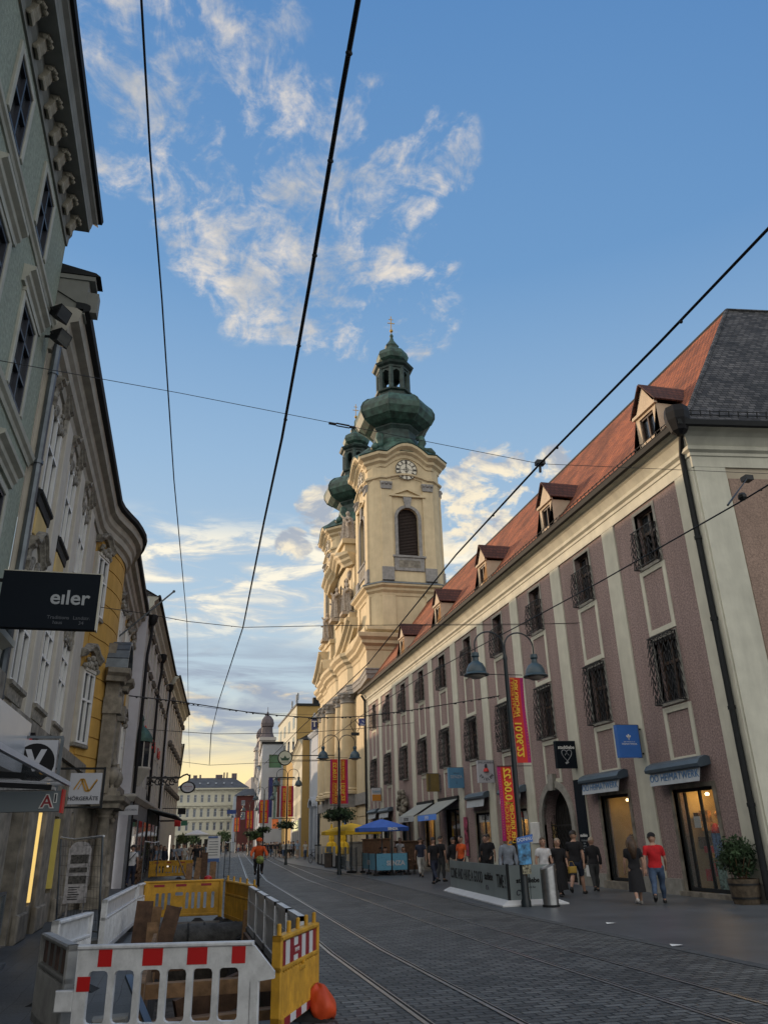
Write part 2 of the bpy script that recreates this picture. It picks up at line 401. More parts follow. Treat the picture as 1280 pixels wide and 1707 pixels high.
c1 = Mx(shade, (.48, .50, .53), (.95, .84, .70))
sh3 = Sm(noise(Vm('ADD', Vm('MULTIPLY', D, (1, 1, 1.7)), (0, 0, -.018)), 15, 6, .6, .4, (5, 2, 1)), .42, .62)
c3 = Mx(sh3, (1.0, .88, .66), (.40, .45, .53))
out = base
emul = 1.0
BL = lambda c: tuple(x for x in c)
scaled = Vm('SCALE', base, sc=SKY_STRENGTH)
grad = T.nodes.new('ShaderNodeValToRGB'); cr = grad.color_ramp
cr.elements[0].position = 0.0; cr.elements[0].color = (.62, .66, .62, 1); cr.elements[1].position = 1; cr.elements[1].color = (.085, .245, .58, 1)
for p_, c_ in ((.12, (.56, .69, .77)), (.26, (.45, .625, .80)), (.42, (.315, .515, .775)), (.62, (.165, .36, .68))):
    e_ = cr.elements.new(p_); e_.color = C4(c_)
L(Mth('DIVIDE', el, R(64)), grad.inputs['Fac'])
side = Mx(Sm(az, .2, .99), (.72, .80, .88), (1.08, 1.03, .98))
tint = Mx(1.0, grad.outputs['Color'], side, 'MULTIPLY')
skyc = Mx(.84, scaled, tint)
skyc = Mx(Mth('MULTIPLY', glow, .95), skyc, (1.15, .90, .42))
skyc = Mx(Mth('MULTIPLY', c_grey, .95), skyc, (.34, .40, .50))
edge = Mth('MULTIPLY', Mth('MULTIPLY', Sm(n4, .52, .66), band(3, 7, 9.5, 13)), Sm(az, .75, .99))
skyc = Mx(Mth('MULTIPLY', edge, .75), skyc, (1.0, .80, .48))
skyc = Mx(Mth('MULTIPLY', c_low, .92), skyc, Mx(Sm(n4, .47, .60), (.62, .66, .68), (1.05, .97, .78)))
skyc = Mx(c_mid, skyc, c3)
skyc = Mx(c_hi, skyc, c1)
# extra sky glow added outside the frame, sunward and behind, to brighten the facades
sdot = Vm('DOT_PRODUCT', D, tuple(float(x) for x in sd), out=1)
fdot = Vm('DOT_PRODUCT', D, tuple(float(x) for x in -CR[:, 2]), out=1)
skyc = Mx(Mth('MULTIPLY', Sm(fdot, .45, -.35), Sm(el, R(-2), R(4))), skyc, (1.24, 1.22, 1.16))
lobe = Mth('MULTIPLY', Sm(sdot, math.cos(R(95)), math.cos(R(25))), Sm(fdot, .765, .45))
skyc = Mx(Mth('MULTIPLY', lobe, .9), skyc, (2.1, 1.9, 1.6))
# below the horizon: dull ground colour
skyc = Mx(Sm(DZ, -.05, 0.0), (.10, .10, .10), skyc)
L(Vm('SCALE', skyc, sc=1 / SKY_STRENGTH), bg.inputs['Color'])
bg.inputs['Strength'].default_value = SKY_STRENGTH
# ------------------------------------------------------------------ shared materials
CREAM = mat('cream_paint', (.58, .57, .48), .85, .06, 2, .15, 60, dirt=.35, streak=True)
MAUVE = mat('mauve_roughcast', (.335, .248, .235), .95, .30, 20, 1.0, 45, dirt=.5, streak=True)
STONE = mat('grey_stone', (.30, .29, .26), .85, .15, 5, .3, 40, dirt=.4)
OLDST = mat('weathered_stone', (.25, .225, .185), .9, .3, 4, .4, 30, dirt=.65, streak=True)
DARK = mat('dark_metal', (.018, .02, .022), .75, .1, 6, spec=.25)
BLACK = mat('black_paint', (.008, .008, .01), .6, .1, 6, spec=.2)
ZINC = mat('zinc_sheet', (.13, .15, .17), .45, .2, 3, metal=.6)
SLATE = brick_mat('slate_tiles', (.022, .024, .028), (.105, .105, .11), (.008, .008, .008), .22, .13, .016, .75, bump=.8, planar='XZ', nvar=.35)
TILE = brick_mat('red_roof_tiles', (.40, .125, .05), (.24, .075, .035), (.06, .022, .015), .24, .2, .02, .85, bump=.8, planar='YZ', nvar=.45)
GLASS = glass('window_glass')
GLASSB = glass('window_glass_bright', (.05, .055, .06), .02, .03)
WOOD = mat('brown_timber', (.12, .06, .03), .6, .3, 8)
WOODF = mat('dark_brown_frame', (.05, .028, .018), .5, .2, 8)
WHITE = mat('white_paint', (.74, .74, .72), .6, .05, 3, dirt=.15)
IRON = mat('wrought_iron', (.012, .012, .013), .6, .2, 10)
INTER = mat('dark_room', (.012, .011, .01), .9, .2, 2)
CLEAR = clear_glass('shop_glass', (.9, .9, .9), .16)
LITW = mat('lit_shop_wall', (.60, .42, .12), .8, .25, 1.2, emit=(.95, .62, .17), es=.06)
LITG = mat('lit_goods', (.4, .18, .05), .8, .9, 9, emit=(.9, .40, .06), es=.12)
BULB = mat('spot_bulb', (1, .9, .7), .5, 0, 1, emit=(1, .75, .4), es=6)
RED = mat('red_plastic', (.55, .02, .018), .45, .1, 4)
YEL = mat('yellow_plastic', (.60, .32, .025), .5, .15, 4, dirt=.55, dsc=5)
WPL = mat('white_plastic', (.66, .67, .68), .5, .08, 5, dirt=.5, dsc=5)
# ------------------------------------------------------------------ ground
COB = brick_mat('cobbles', (.165, .172, .166), (.060, .065, .064), (.010, .012, .012), .235, .125, .015, .55, bump=1.0, planar='XY', spec=.5, nvar=.45)
PAV = brick_mat('slate_paving', (.092, .104, .118), (.08, .092, .105), (.042, .05, .06), .9, .6, .006, .42, bump=.12, planar='XY', spec=.6, nvar=.35)
PAVL = brick_mat('left_paving', (.085, .094, .10), (.066, .073, .08), (.03, .033, .036), .55, .3, .008, .5, bump=.25, planar='YX', spec=.5, nvar=.4)
def sheet(name, pts, z, m, kind='structure', lab=None):
    o = MB().add([(x, y, z) for x, y in pts], [list(range(len(pts)))]).build(name, m); o['kind'] = kind; return o
earth = mat('far_ground', (.14, .14, .13), .9, .2, .05)
# the base sheet leaves a real hole for the trench (x .05..1.2, y 13..18.6)
TX0, TX1, TY0, TY1 = -.35, 1.25, 9.3, 18.8
g = MB().wall(Frame((0, 0, 0), (1, 0, 0), (0, 0, 1)), 0, 0, 0, 0)
def ringsheet(mb, x0, x1, y0, y1, z):
    us = [x0, TX0, TX1, x1]; vs = [y0, TY0, TY1, y1]
    for i in range(3):
        for j in range(3):
            if i == 1 and j == 1: continue
            if us[i] >= us[i + 1]: continue
            mb.add([(us[i], vs[j], z), (us[i + 1], vs[j], z), (us[i + 1], vs[j + 1], z), (us[i], vs[j + 1], z)], [(0, 1, 2, 3)])
    return mb
struct(ringsheet(MB(), -900, 900, -300, 2500, -.012).build('ground', earth))
sg = MB()
for i, (a, b) in enumerate((((.9, -12), (8.35, 60)), )):
    pass
us = [1.25, 8.6]
def street_x(y):  # the street bends a little to the right beyond the church
    return 0 if y < 70 else (y - 70) ** 1.25 * .028
ys = [-12, TY0, TY1, 40, 62, 75, 90, 105, 120, 140, 170, 210]
def strip(name, xa, xb, z, m):
    q = MB()
    for a, b in zip(ys[:-1], ys[1:]):
        q.add([(xa(a), a, z), (xb(a), a, z), (xb(b), b, z), (xa(b), b, z)], [(0, 1, 2, 3)])
    o = q.build(name, m); o['kind'] = 'structure'; return o
edge = lambda y: 7.35 if y < 24 else 7.35 + min(1.0, (y - 24) / 12) * 1.0
strip('street', lambda y: 1.25 + street_x(y), lambda y: 7.6 + min(1, max(0, (y - 18.8) / 22)) * 1.1 + street_x(y), -.002, COB)
strip('pavement', lambda y: 7.6 + min(1, max(0, (y - 18.8) / 22)) * 1.1 + street_x(y), lambda y: 60 + street_x(y), .0, PAV)
q = MB()
for a, b in zip(ys[:-1], ys[1:]):
    xr = 1.25 if b <= TY0 or a >= TY1 else TX0
    q.add([(-40, a, 0), (xr + street_x(a), a, 0), (xr + street_x(b), b, 0), (-40, b, 0)], [(0, 1, 2, 3)])
o = q.build('pavement', PAVL); o['kind'] = 'structure'
kerb = MB()
for a, b in zip(ys[:-1], ys[1:]):
    f = lambda y: 7.6 + min(1, max(0, (y - 18.8) / 22)) * 1.1 + street_x(y)
    kerb.hexa([(f(a) - .09, a, -.05), (f(a) + .09, a, -.05), (f(b) + .09, b, -.05), (f(b) - .09, b, -.05), (f(a) - .09, a, .006), (f(a) + .09, a, .012), (f(b) + .09, b, .012), (f(b) - .09, b, .006)])
struct(kerb.build('kerb', mat('kerb_stone', (.07, .072, .072), .8, .2, 5, .2, 40)))
# trench with earth sides and a concrete edge
DIRT = mat('trench_earth', (.10, .085, .07), 1, .5, 4, 1.0, 12)
tr = MB(); Z0 = -.9
tr.add([(TX0, TY0, 0), (TX1, TY0, 0), (TX1, TY1, 0), (TX0, TY1, 0), (TX0 + .12, TY0, Z0), (TX1 - .12, TY0, Z0), (TX1 - .12, TY1, Z0), (TX0 + .12, TY1, Z0)],
       [(0, 1, 5, 4), (1, 2, 6, 5), (2, 3, 7, 6), (3, 0, 4, 7), (4, 5, 6, 7)])
struct(tr.build('trench', DIRT))
# tracks: grooved rails let into the cobbles
STEEL = mat('rail_steel', (.52, .54, .55), .34, .12, 4, metal=1.0)
GROOVE = mat('rail_groove', (.012, .012, .012), .9, .1, 3)
def track(label, xs):
    t = thing('tram_track', label, 'tram track', (xs[0], 8, 0), 'tram tracks in the street')
    for x in xs:
        q = MB(); yy = [-10, 8, 14, 20, 26, 33, 40, 48, 62, 75, 90, 105, 120, 140, 170, 200]
        P = [x + (0 if y < 14 else .028 * (y - 14) if y < 40 else .73 + .062 * (y - 40)) for y in yy]
        for i in range(len(yy) - 1):
            for a, b, z, k in ((-.025, .022, .006, 0), (.022, .06, -.0005, 1), (.06, .075, .004, 0)):
                q.add([(P[i] + a, yy[i], z), (P[i] + b, yy[i], z), (P[i + 1] + b, yy[i + 1], z), (P[i + 1] + a, yy[i + 1], z)], [(0, 1, 2, 3)], k)
        q.build('rail', [STEEL, GROOVE], t)
track('pair of steel tram rails running beside the yellow and white barriers', (2.47, 3.33))
track('pair of steel tram rails running nearest the café terraces and lamp posts', (5.17, 6.02))
# ------------------------------------------------------------------ mauve convent wing on the right
RF = Frame((14, 0, 0), (0, 1, 0), (-1, 0, 0))
BAY = [20.5 + 4.36 * i for i in range(10)]
Y0R, Y1R, XR = 17.62, 62.25, 14.0
rb = thing('corner_building', 'long mauve roughcast building with cream pilasters and red tiled roof of small dormers', 'building', (14, 40, 0))
shops = [(19.45, 21.35, .02, 2.8), (23.85, 25.7, .12, 2.85), (32.0, 33.95, .02, 2.72), (36.35, 38.25, .02, 2.72), (40.55, 42.9, .02, 3.05),
         (44.3, 46.9, .02, 2.9), (49.75, 52.2, .02, 3.1), (54.9, 57.2, .02, 2.9), (58.7, 60.7, .02, 2.9)]
ARC = (27.95, 30.5, .02, 2.05)
holes = [(b - .54, b + .54, 9.58, 11.4) for b in BAY] + [(b - .58, b + .58, 5.27, 7.18) for b in BAY] + shops + [(ARC[0], ARC[1], .02, 3.36)]
MB().wall(RF, Y0R, Y1R, 0, 12, holes, .32).build('wall', MAUVE, rb)
# spandrel of the arched gateway + its stone rim
q = MB(); cu, rad = (ARC[0] + ARC[1]) / 2, (ARC[1] - ARC[0]) / 2
arcp = [(cu + rad * math.cos(a), 2.05 + 1.3 * math.sin(a)) for a in [math.pi * i / 16 for i in range(17)]]
for s_ in (0, 1):
    pts = arcp[:9] if s_ == 0 else arcp[8:]
    corner = (ARC[1], 3.36) if s_ == 0 else (ARC[0], 3.36)
    for i in range(len(pts) - 1):
        q.add([RF(*corner, -.003), RF(*pts[i], -.003), RF(*pts[i + 1], -.003)], [(0, 1, 2)])
for i in range(16):
    (a, b), (c, d) = arcp[i], arcp[i + 1]
    q.add([RF(a, b, -.003), RF(c, d, -.003), RF(c, d, -.5), RF(a, b, -.5)], [(0, 1, 2, 3)])
q.build('arch_spandrel', MAUVE, rb)
gt = MB()
for i in range(16):
    a0, a1 = math.pi * i / 16, math.pi * (i + 1) / 16
    A = lambda a, r: (cu + (rad + r) * math.cos(a), 2.05 + (1.3 + r) * math.sin(a))
    p = [A(a0, 0), A(a1, 0), A(a1, .26), A(a0, .26)]
    gt.prism([RF(*x, -.1) for x in p], RF.n * .19)
for u in (ARC[0], ARC[1]): gt.fbox(RF, u - (.26 if u == ARC[0] else 0), u + (.26 if u == ARC[1] else 0), 0, 2.05, -.1, .09)
gt.fprism(RF, [(cu - .16, 3.25), (cu + .16, 3.25), (cu + .26, 3.85), (cu - .26, 3.85)], -.05, .17)
gw = gt.build('arched_gateway', STONE, rb)
q = MB()
q.fbox(RF, ARC[0], ARC[1], 0, 3.36, -.56, -.5)
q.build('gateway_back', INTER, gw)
q = MB()
for i in range(9):
    u = ARC[0] + .1 + i * .3
    q.bar(RF(u, .05, -.3), RF(u, 1.95 + (.2 + .6 * math.sin(math.pi * i / 8)), -.3), .025)
for v in (.1, .9, 2.0): q.bar(RF(ARC[0], v, -.3), RF(ARC[1], v, -.3), .04)
for i in range(-6, 9):
    for sg_ in (1, -1):
        a = RF(ARC[0] + max(0, i * .3), .9 + max(0, -i * .3) if sg_ > 0 else 2.0 - max(0, -i * .3), -.29)
        n_ = min((ARC[1] - ARC[0]) - max(0, i * .3), 1.1 - max(0, -i * .3))
        if n_ > .05: q.bar(a, a + RF.u * n_ + Vector((0, 0, sg_ * n_)), .018)
q.build('gate_bars', IRON, gw)
# pilasters, cream band, plinth
pl = MB(); pl.cbox(RF, 22.74 - .41, 22.74 + .41, .42, 11.6, 0, .06, .015); p0 = pl.build('pilaster', CREAM, rb)
for i in range(1, 9): dup(p0, rb, (0, 4.36 * i, 0))
q = MB(); q.cbox(RF, Y0R, 18.55, .42, 11.6, -.02, .06, .015); q.build('pilaster', CREAM, rb)
q = MB(); q.cbox(RF, 61.58, Y1R, .42, 11.6, -.02, .06, .015); q.build('pilaster', CREAM, rb)
q = MB(); prof = [(0, 0), (.06, 0), (.06, .34), (.10, .36), (.10, .46), (.2, .52), (.2, .62), (.16, .66), (.30, .9), (.44, 1.0), (.62, 1.06), (.62, 1.2), (0, 1.2)]
SU = Vector((math.cos(R(-8)), math.sin(R(-8)), 0)); SN = Vector((SU.y, -SU.x, 0))
CORN = [(14, Y1R, 11.6), (14, Y0R, 11.6), tuple(Vector((14, Y0R, 11.6)) + SU * 16)]
q.sweep([(14 + .0, y, z) if False else (x, y, z) for x, y, z in CORN], [(u, v) for u, v in prof]); q.build('cornice', CREAM, rb)
q = MB()
cuts = sorted(shops + [ARC]); u = Y0R
for a, b, *_ in cuts + [(Y1R, 0)]:
    if a - .14 - u > .1: q.fbox(RF, u, a - .14, 0, .42, 0, .09)
    u = b + .14
q.build_each('plinth', STONE, rb)
# windows: grey stone surround, brown frame, glass and a basket grille (built once, copied along)
def stone_window(cy, v0, v1, hw, full):
    s = MB(); s.fbox(RF, cy - hw - .12, cy - hw, v0 - .1, v1 + .12, -.1, .022); s.fbox(RF, cy + hw, cy + hw + .12, v0 - .1, v1 + .12, -.1, .022)
    s.fbox(RF, cy - hw, cy + hw, v1, v1 + .12, -.1, .022); s.fbox(RF, cy - hw, cy + hw, v0 - .1, v0, -.1, .05)
    w_ = s.build('window', STONE, rb)
    f = MB(); d0, d1 = -.27, -.20
    for a, b in ((cy - hw, cy - hw + .08), (cy + hw - .08, cy + hw), (cy - .05, cy + .05)): f.fbox(RF, a, b, v0, v1, d0, d1)
    m_ = v0 + (v1 - v0) * .62
    for a, b in ((v0, v0 + .08), (v1 - .08, v1), (m_ - .05, m_ + .05)): f.fbox(RF, cy - hw + .08, cy + hw - .08, a, b, d0 + .004, d1 - .004)
    f.build('frame', WOODF, w_)
    MB().fbox(RF, cy - hw, cy + hw, v0, v1, -.3, -.25).build('pane', GLASS, w_)
    r = MB(); top = v1 + .06 if full else v0 + (v1 - v0) * .66; bot = v0 - .06; dp = .3; a, b = cy - hw - .06, cy + hw + .06; th = .022
    def lattice(P, nu, nv):
        for j in range(nv):
            for i in range(nu):
                u0_, u1_, w0, w1 = i / nu, (i + 1) / nu, j / nv, (j + 1) / nv
                r.bar(P(u0_, w0), P((u0_ + u1_) / 2, w1), th * .8); r.bar(P((u0_ + u1_) / 2, w1), P(u1_, w0), th * .8)
                if j % 2 == 0: r.bar(P((u0_ + u1_) / 2, w0), P((u0_ + u1_) / 2, w0 + .4 / nv), th * .7)
    bulge = lambda t: dp * (.78 + .22 * math.cos((t - .35) * 3.2))
    nv = 7 if full else 5
    lattice(lambda s_, t: RF(a + (b - a) * s_, bot + (top - bot) * t, bulge(t)), 5, nv)
    for sd_ in (a, b): lattice(lambda s_, t: RF(sd_, bot + (top - bot) * t, bulge(t) * s_), 2, nv)
    for v in (bot, top):
        d = bulge(0 if v == bot else 1)
        for p_, q_ in (((a, 0), (a, d)), ((a, d), (b, d)), ((b, d), (b, 0))): r.bar(RF(p_[0], v, p_[1]), RF(q_[0], v, q_[1]), th * 1.3)
    if full: lattice(lambda s_, t: RF(a + (b - a) * s_, top, bulge(1) * t), 5, 1)
    r.build('window_grille', IRON, w_)
    return w_
wt = stone_window(BAY[0], 9.58, 11.4, .54, False); wb = stone_window(BAY[0], 5.27, 7.18, .58, True)
pf = MB()
def pframe(c, hw, v0, v1):
    for a, b, e, d in ((c - hw, c - hw + .17, v0, v1), (c + hw - .17, c + hw, v0, v1), (c - hw + .17, c + hw - .17, v0, v0 + .17), (c - hw + .17, c + hw - .17, v1 - .17, v1)):
        pf.cbox(RF, a, b, e, d, -.01, .035, .01)
pframe(BAY[0], .72, 7.34, 9.46); fr1 = pf.build('panel_frame', CREAM, rb)
pf = MB(); pframe(BAY[0] - .06, .72, 3.5, 5.12); fr2 = pf.build('panel_frame', CREAM, rb)
WT = [wt]
for i in range(1, 10):
    mv = (0, 4.36 * i, 0); WT.append(dup(wt, rb, mv)); dup(wb, rb, mv); dup(fr1, rb, mv)
    if i not in (7,): dup(fr2, rb, mv)
CURT = mat('net_curtain', (.66, .67, .66), .8, .1, 9)
# rooms showing light curtains through the upper panes
for i in (0, 1, 2):
    c = BAY[0]; q = MB(); q.fbox(RF, c - .46, c - .05, 9.66, 10.66, -.248, -.24); q.fbox(RF, c - .46, c - .05, 10.76, 11.3, -.248, -.24)
    if i < 2: q.fbox(RF, c + .05, c + .3, 9.66, 10.66, -.248, -.24)
    o = q.build('curtain', CURT, WT[i]); o.location = (0, 0, 0)
    # net curtain just behind the sash (nearer half)
# roof
RG = [(19.6, 20.9, 20.7), (19.6, 70, 20.7)]
ev = 13.42
q = MB(); e0 = Vector((ev, 17.1, 12.86)); e1 = Vector((ev, Y1R + .1, 12.86)); ap = Vector(RG[0]); af = Vector((19.6, Y1R + .1, 20.7))
kick = .28
m0 = e0 + Vector((.9, .55, .85)); m1 = e1 + Vector((.9, 0, .85))
q.add([e0, e1, m1, m0], [(0, 1, 2, 3)]); q.add([m0, m1, af, ap], [(0, 1, 2, 3)])
bk = [Vector((26, 20.9, 12.8)), Vector((26, Y1R + .1, 12.8))]
q.add([ap, af, bk[1], bk[0]], [(0, 1, 2, 3)]); q.add([e1, m1, af, bk[1]], [(0, 1, 2, 3)])
rf = q.build('roof', TILE, rb)
q = MB(); s0 = e0; s1 = e0 + SU * 18; sm0 = m0; sm1 = s1 + Vector((.0, .9, .85)); ap1 = ap + SU * 18
q.add([s0, s1, sm1, sm0], [(0, 1, 2, 3)]); q.add([sm0, sm1, ap1, ap], [(0, 1, 2, 3)]); q.build('slate_slope', SLATE, rb)
q = MB(); q.tube([ap - Vector((0, 0, .02)), af - Vector((0, 0, .02))], .09, 6); q.tube([ap, ap1], .08, 6); q.tube([m0, ap], .08, 6); q.tube([e0, m0], .08, 6); q.build('ridge_cap', SLATE, rf)
q = MB()
q.sweep([(ev + .02, Y1R + .1, 12.74), (ev + .02, 17.1, 12.74), tuple(Vector((ev + .02, 17.1, 12.74)) + SU * 17)], [(0, .02), (.03, -.1), (.10, -.13), (.17, -.1), (.2, .05), (.16, .05), (.14, -.06), (.1, -.08), (.05, -.06), (.03, .05)])
q.build('gutter', DARK, rb)
q = MB()   # snow guard
for i in range(150):
    y = 17.4 + i * .3; p = Vector((ev + .28, y, 13.08)); q.bar(p, p + Vector((-.05, 0, .24)), .02)
    if i < 40:
        p = e0 + SU * (.3 + i * .3) + Vector((.0, .28, .24)); q.bar(p, p + Vector((0, -.05, .26)), .025)
for h in (.1, .22): q.bar((ev + .26, 17.3, 13.1 + h - .02), (ev + .26, 62, 13.1 + h - .02), .022)
for h in (.12, .25): q.bar(e0 + SU * .2 + Vector((0, .26, .24 + h)), e0 + SU * 13 + Vector((0, .26, .24 + h)), .022)
q.build('snow_guard', DARK, rf)
# dormers
def dormer(y):
    x = 14.2; w_ = .62; b = 13.55; e = 14.72; a = 15.75; xb = lambda z: ev + .9 + (z - 13.71) * (19.6 - ev - .9) / (20.7 - 13.71)
    d = MB(); DF = Frame((x, 0, 0), (0, 1, 0), (-1, 0, 0))
    d.wall(DF, y - w_, y + w_, b - .3, e, [(y - .4, y + .4, b + .18, e - .12)], .14)
    for sg_ in (-1, 1):
        yy = y + sg_ * w_; d.add([(x, yy, b - .3), (x, yy, e), (xb(e) + .05, yy, e), (xb(b) - .3, yy, b - .3)], [(0, 1, 2, 3)])
    d.add([(x, y - w_, e), (x, y + w_, e), (x, y, a - .1)], [(0, 1, 2)])
    d.fbox(DF, y - w_ - .06, y + w_ + .06, e - .02, e + .09, -.02, .09)
    dm = d.build('dormer', mat_dormer, rb)
    g_ = MB()
    for sg_ in (-1, 1):
        p = [(x - .11, y, a), (x - .11, y + sg_ * (w_ + .13), e + .06), (xb(e) + .1, y + sg_ * (w_ + .13), e + .06), (xb(a) + .1, y, a)]
        n_ = Vector((0, sg_ * .75, .65)).normalized() * .05
        g_.add([Vector(t) for t in p] + [Vector(t) + n_ for t in p], [(0, 1, 2, 3), (4, 5, 6, 7), (0, 1, 5, 4), (1, 2, 6, 5), (2, 3, 7, 6), (3, 0, 4, 7)])
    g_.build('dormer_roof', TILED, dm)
    f = MB()
    for t0, t1 in ((y - .4, y - .34), (y + .34, y + .4), (y - .03, y + .03)): f.fbox(DF, t0, t1, b + .18, e - .12, -.12, -.05)
    for t0, t1 in ((b + .18, b + .25), (e - .19, e - .12)): f.fbox(DF, y - .34, y + .34, t0, t1, -.116, -.054)
    f.build('window_frame', WOODF, dm); MB().fbox(DF, y - .4, y + .4, b + .18, e - .12, -.16, -.13).build('pane', GLASS, dm)
    return dm
mat_dormer = mat('dormer_plaster', (.52, .42, .31), .9, .08, 2, .1, 50, dirt=.25)
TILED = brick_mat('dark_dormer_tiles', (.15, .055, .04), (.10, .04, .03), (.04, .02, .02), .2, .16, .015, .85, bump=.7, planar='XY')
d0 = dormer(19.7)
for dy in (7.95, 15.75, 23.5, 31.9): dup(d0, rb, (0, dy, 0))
q = MB()
q.tube([(13.86, 17.86, .1), (13.86, 17.86, 12.1), (13.7, 17.5, 12.55), (13.5, 17.2, 12.6)], .085, 10)
for z in (2.2, 4.6, 7, 9.4): q.tube([(13.86, 17.86, z), (13.86, 17.86, z + .09)], .105, 10)
q.build('drainpipe', DARK, rb, True, auto=40)
q = MB(); q.lathe([(.1, 12.4), (.24, 12.52), (.35, 12.85), (.37, 13.08), (.34, 13.28), (.1, 13.32)], (13.44, 17.2, 0), 8); q.build('rainwater_hopper', BLACK, rb)
q = MB(); q.tube([(13.8, 62.05, .3), (13.8, 62.05, 12.0), (13.5, 62.05, 12.5)], .09, 8); q.build('drainpipe', DARK, rb, True, auto=40)
# return wall facing the cross street
SFm = Frame((14, Y0R, 0), SU, SN)
MB().wall(SFm, 0, 16, 0, 12, [(2.9, 4.0, 9.4, 11.3), (7.2, 8.3, 9.4, 11.3)], .3).build('wall', mat('tan_plaster', (.44, .38, .29), .9, .07, 2, .1, 50, dirt=.3, streak=True), rb)
q = MB(); q.fbox(SFm, 0, .95, .42, 11.6, -.01, .05); q.fbox(SFm, 5.2, 6.2, .42, 11.6, -.01, .05); q.build('pilaster', CREAM, rb)
q = MB()
q.fbox(SFm, 1.0, 2.8, .42, 11.25, .0, .02); q.fbox(SFm, 2.8, 4.1, .42, 9.3, .0, .02); q.fbox(SFm, 4.1, 5.15, .42, 11.25, .0, .02); q.build('roughcast_field', mat('brown_roughcast', (.33, .235, .19), .95, .2, 20, .8, 45, dirt=.4), rb)
for u in (3.45, 7.75):
    MB().fbox(SFm, u - .55, u + .55, 9.4, 11.3, -.3, -.26).build('pane', GLASS, rb)
MB().fbox(SFm, 0, 16, 0, .42, -.01, .09).build('plinth', STONE, rb)
st = thing('street_sign', 'small dark street name plate beside the drainpipe at the right edge', 'sign', tuple(SFm(1.35, 3.35, .06)))
MB().fbox(SFm, .92, 1.9, 3.2, 3.5, .052, .075).build('plate', BLACK, st)
text('Harrachstr.', 'lettering', .17, TM(SFm(.97, 3.345, .08), SU, (0, 0, 1)), WHITE, st, .002, 'LEFT')
# ------------------------------------------------------------------ shop fronts in the openings (each belongs to the building)
def shopfront(h, split, lit, goods=0, solid=False, dark=False, stone=True, seed=0):
    a, b, c, e = h; rg = random.Random(seed + 11)
    s = MB()
    s.fbox(RF, a - .14, a, 0, e + .12, -.2, .035); s.fbox(RF, b, b + .14, 0, e + .12, -.2, .035); s.fbox(RF, a, b, e, e + .12, -.2, .035)
    s.fbox(RF, a - .2, b + .2, -.02, c + .10, -.02, .16)
    sh = s.build('shop_front', OLDST, rb)
    f = MB(); d0_, d1_ = -.15, -.08
    for x in [a, b - .07] + [a + (b - a) * t - .035 for t in split]: f.fbox(RF, x, x + .07, c + .1, e, d0_, d1_)
    for v0, v1 in ((c + .1, c + .2), (e - .09, e)): f.fbox(RF, a + .07, b - .07, v0, v1, d0_ + .003, d1_ - .003)
    f.build('frame', DARK, sh)
    MB().fbox(RF, a + .03, b - .03, c + .12, e - .04, -.125, -.115).build('pane', CLEAR if lit else GLASS, sh)
    q = MB(); k = 0
    q.k = 0; q.fbox(RF, a, b, c, e, -1.5, -1.45); q.k = 1
    q.fbox(RF, a - .02, a, c, e, -1.45, -.325); q.fbox(RF, b, b + .02, c, e, -1.45, -.325); q.fbox(RF, a, b, e, e + .02, -1.45, -.325); q.fbox(RF, a, b, c + .1, c + .12, -1.45, -.16)
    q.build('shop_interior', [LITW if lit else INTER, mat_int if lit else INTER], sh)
    if lit:
        for du in ((.25, .75) if b - a > 1.9 else (.5,)):
            li = bpy.data.lights.new('shop_light', 'POINT'); li.energy = 15; li.color = (1, .66, .28); li.shadow_soft_size = .06
            lo = bpy.data.objects.new('shop_light', li); COL.objects.link(lo); lo.parent = sh; lo.location = RF(a + (b - a) * du, e - .22, -.75) - rb.location
    if lit:
        g_ = MB()
        for i in range(goods):
            u = a + .2 + rg.random() * (b - a - .4); v = c + .3 + rg.random() * 1.7; w2 = .08 + rg.random() * .2; h2 = .1 + rg.random() * .3; dd = -.5 - rg.random() * .7
            g_.k = rg.randrange(4)
            if rg.random() < .5: g_.lathe([(w2 * .5, 0), (w2 * .8, h2 * .4), (w2 * .4, h2 * .9), (w2 * .2, h2)], RF(u, v, dd), 8)
            else: g_.fbox(RF, u - w2, u + w2, v, v + h2, dd, dd + .12)
        for v in (.75, 1.25, 1.75)[: 3 if goods > 8 else 0]: g_.k = 2; g_.fbox(RF, a + .05, b - .05, v, v + .03, -1.3, -.75)
        if goods: g_.build('shop_goods', [LITG, RED, WOOD, WHITE], sh)
        bl = MB(); bl.lathe([(.05, 0), (.07, .05), (.03, .09)], RF((a + b) / 2 + .2, e - .2, -.6), 8); bl.build('spot_lamp', BULB, sh)
    return sh
mat_int = mat('shop_side_wall', (.4, .30, .14), .8, .2, 1.5, emit=(.9, .55, .15), es=.02)
sf1 = shopfront(shops[0], (.42, .8), True, 34, seed=1)
sf2 = shopfront(shops[1], (.9,), True, 0, seed=2)
shopfront(shops[2], (.4,), True, 22, seed=3); shopfront(shops[3], (.5,), True, 22, seed=4)
shopfront(shops[4], (.5,), False); shopfront(shops[5], (.5,), True, 8, seed=6); shopfront(shops[6], (.5,), False)
shopfront(shops[7], (.35, .65), False); shopfront(shops[8], (.5,), False)
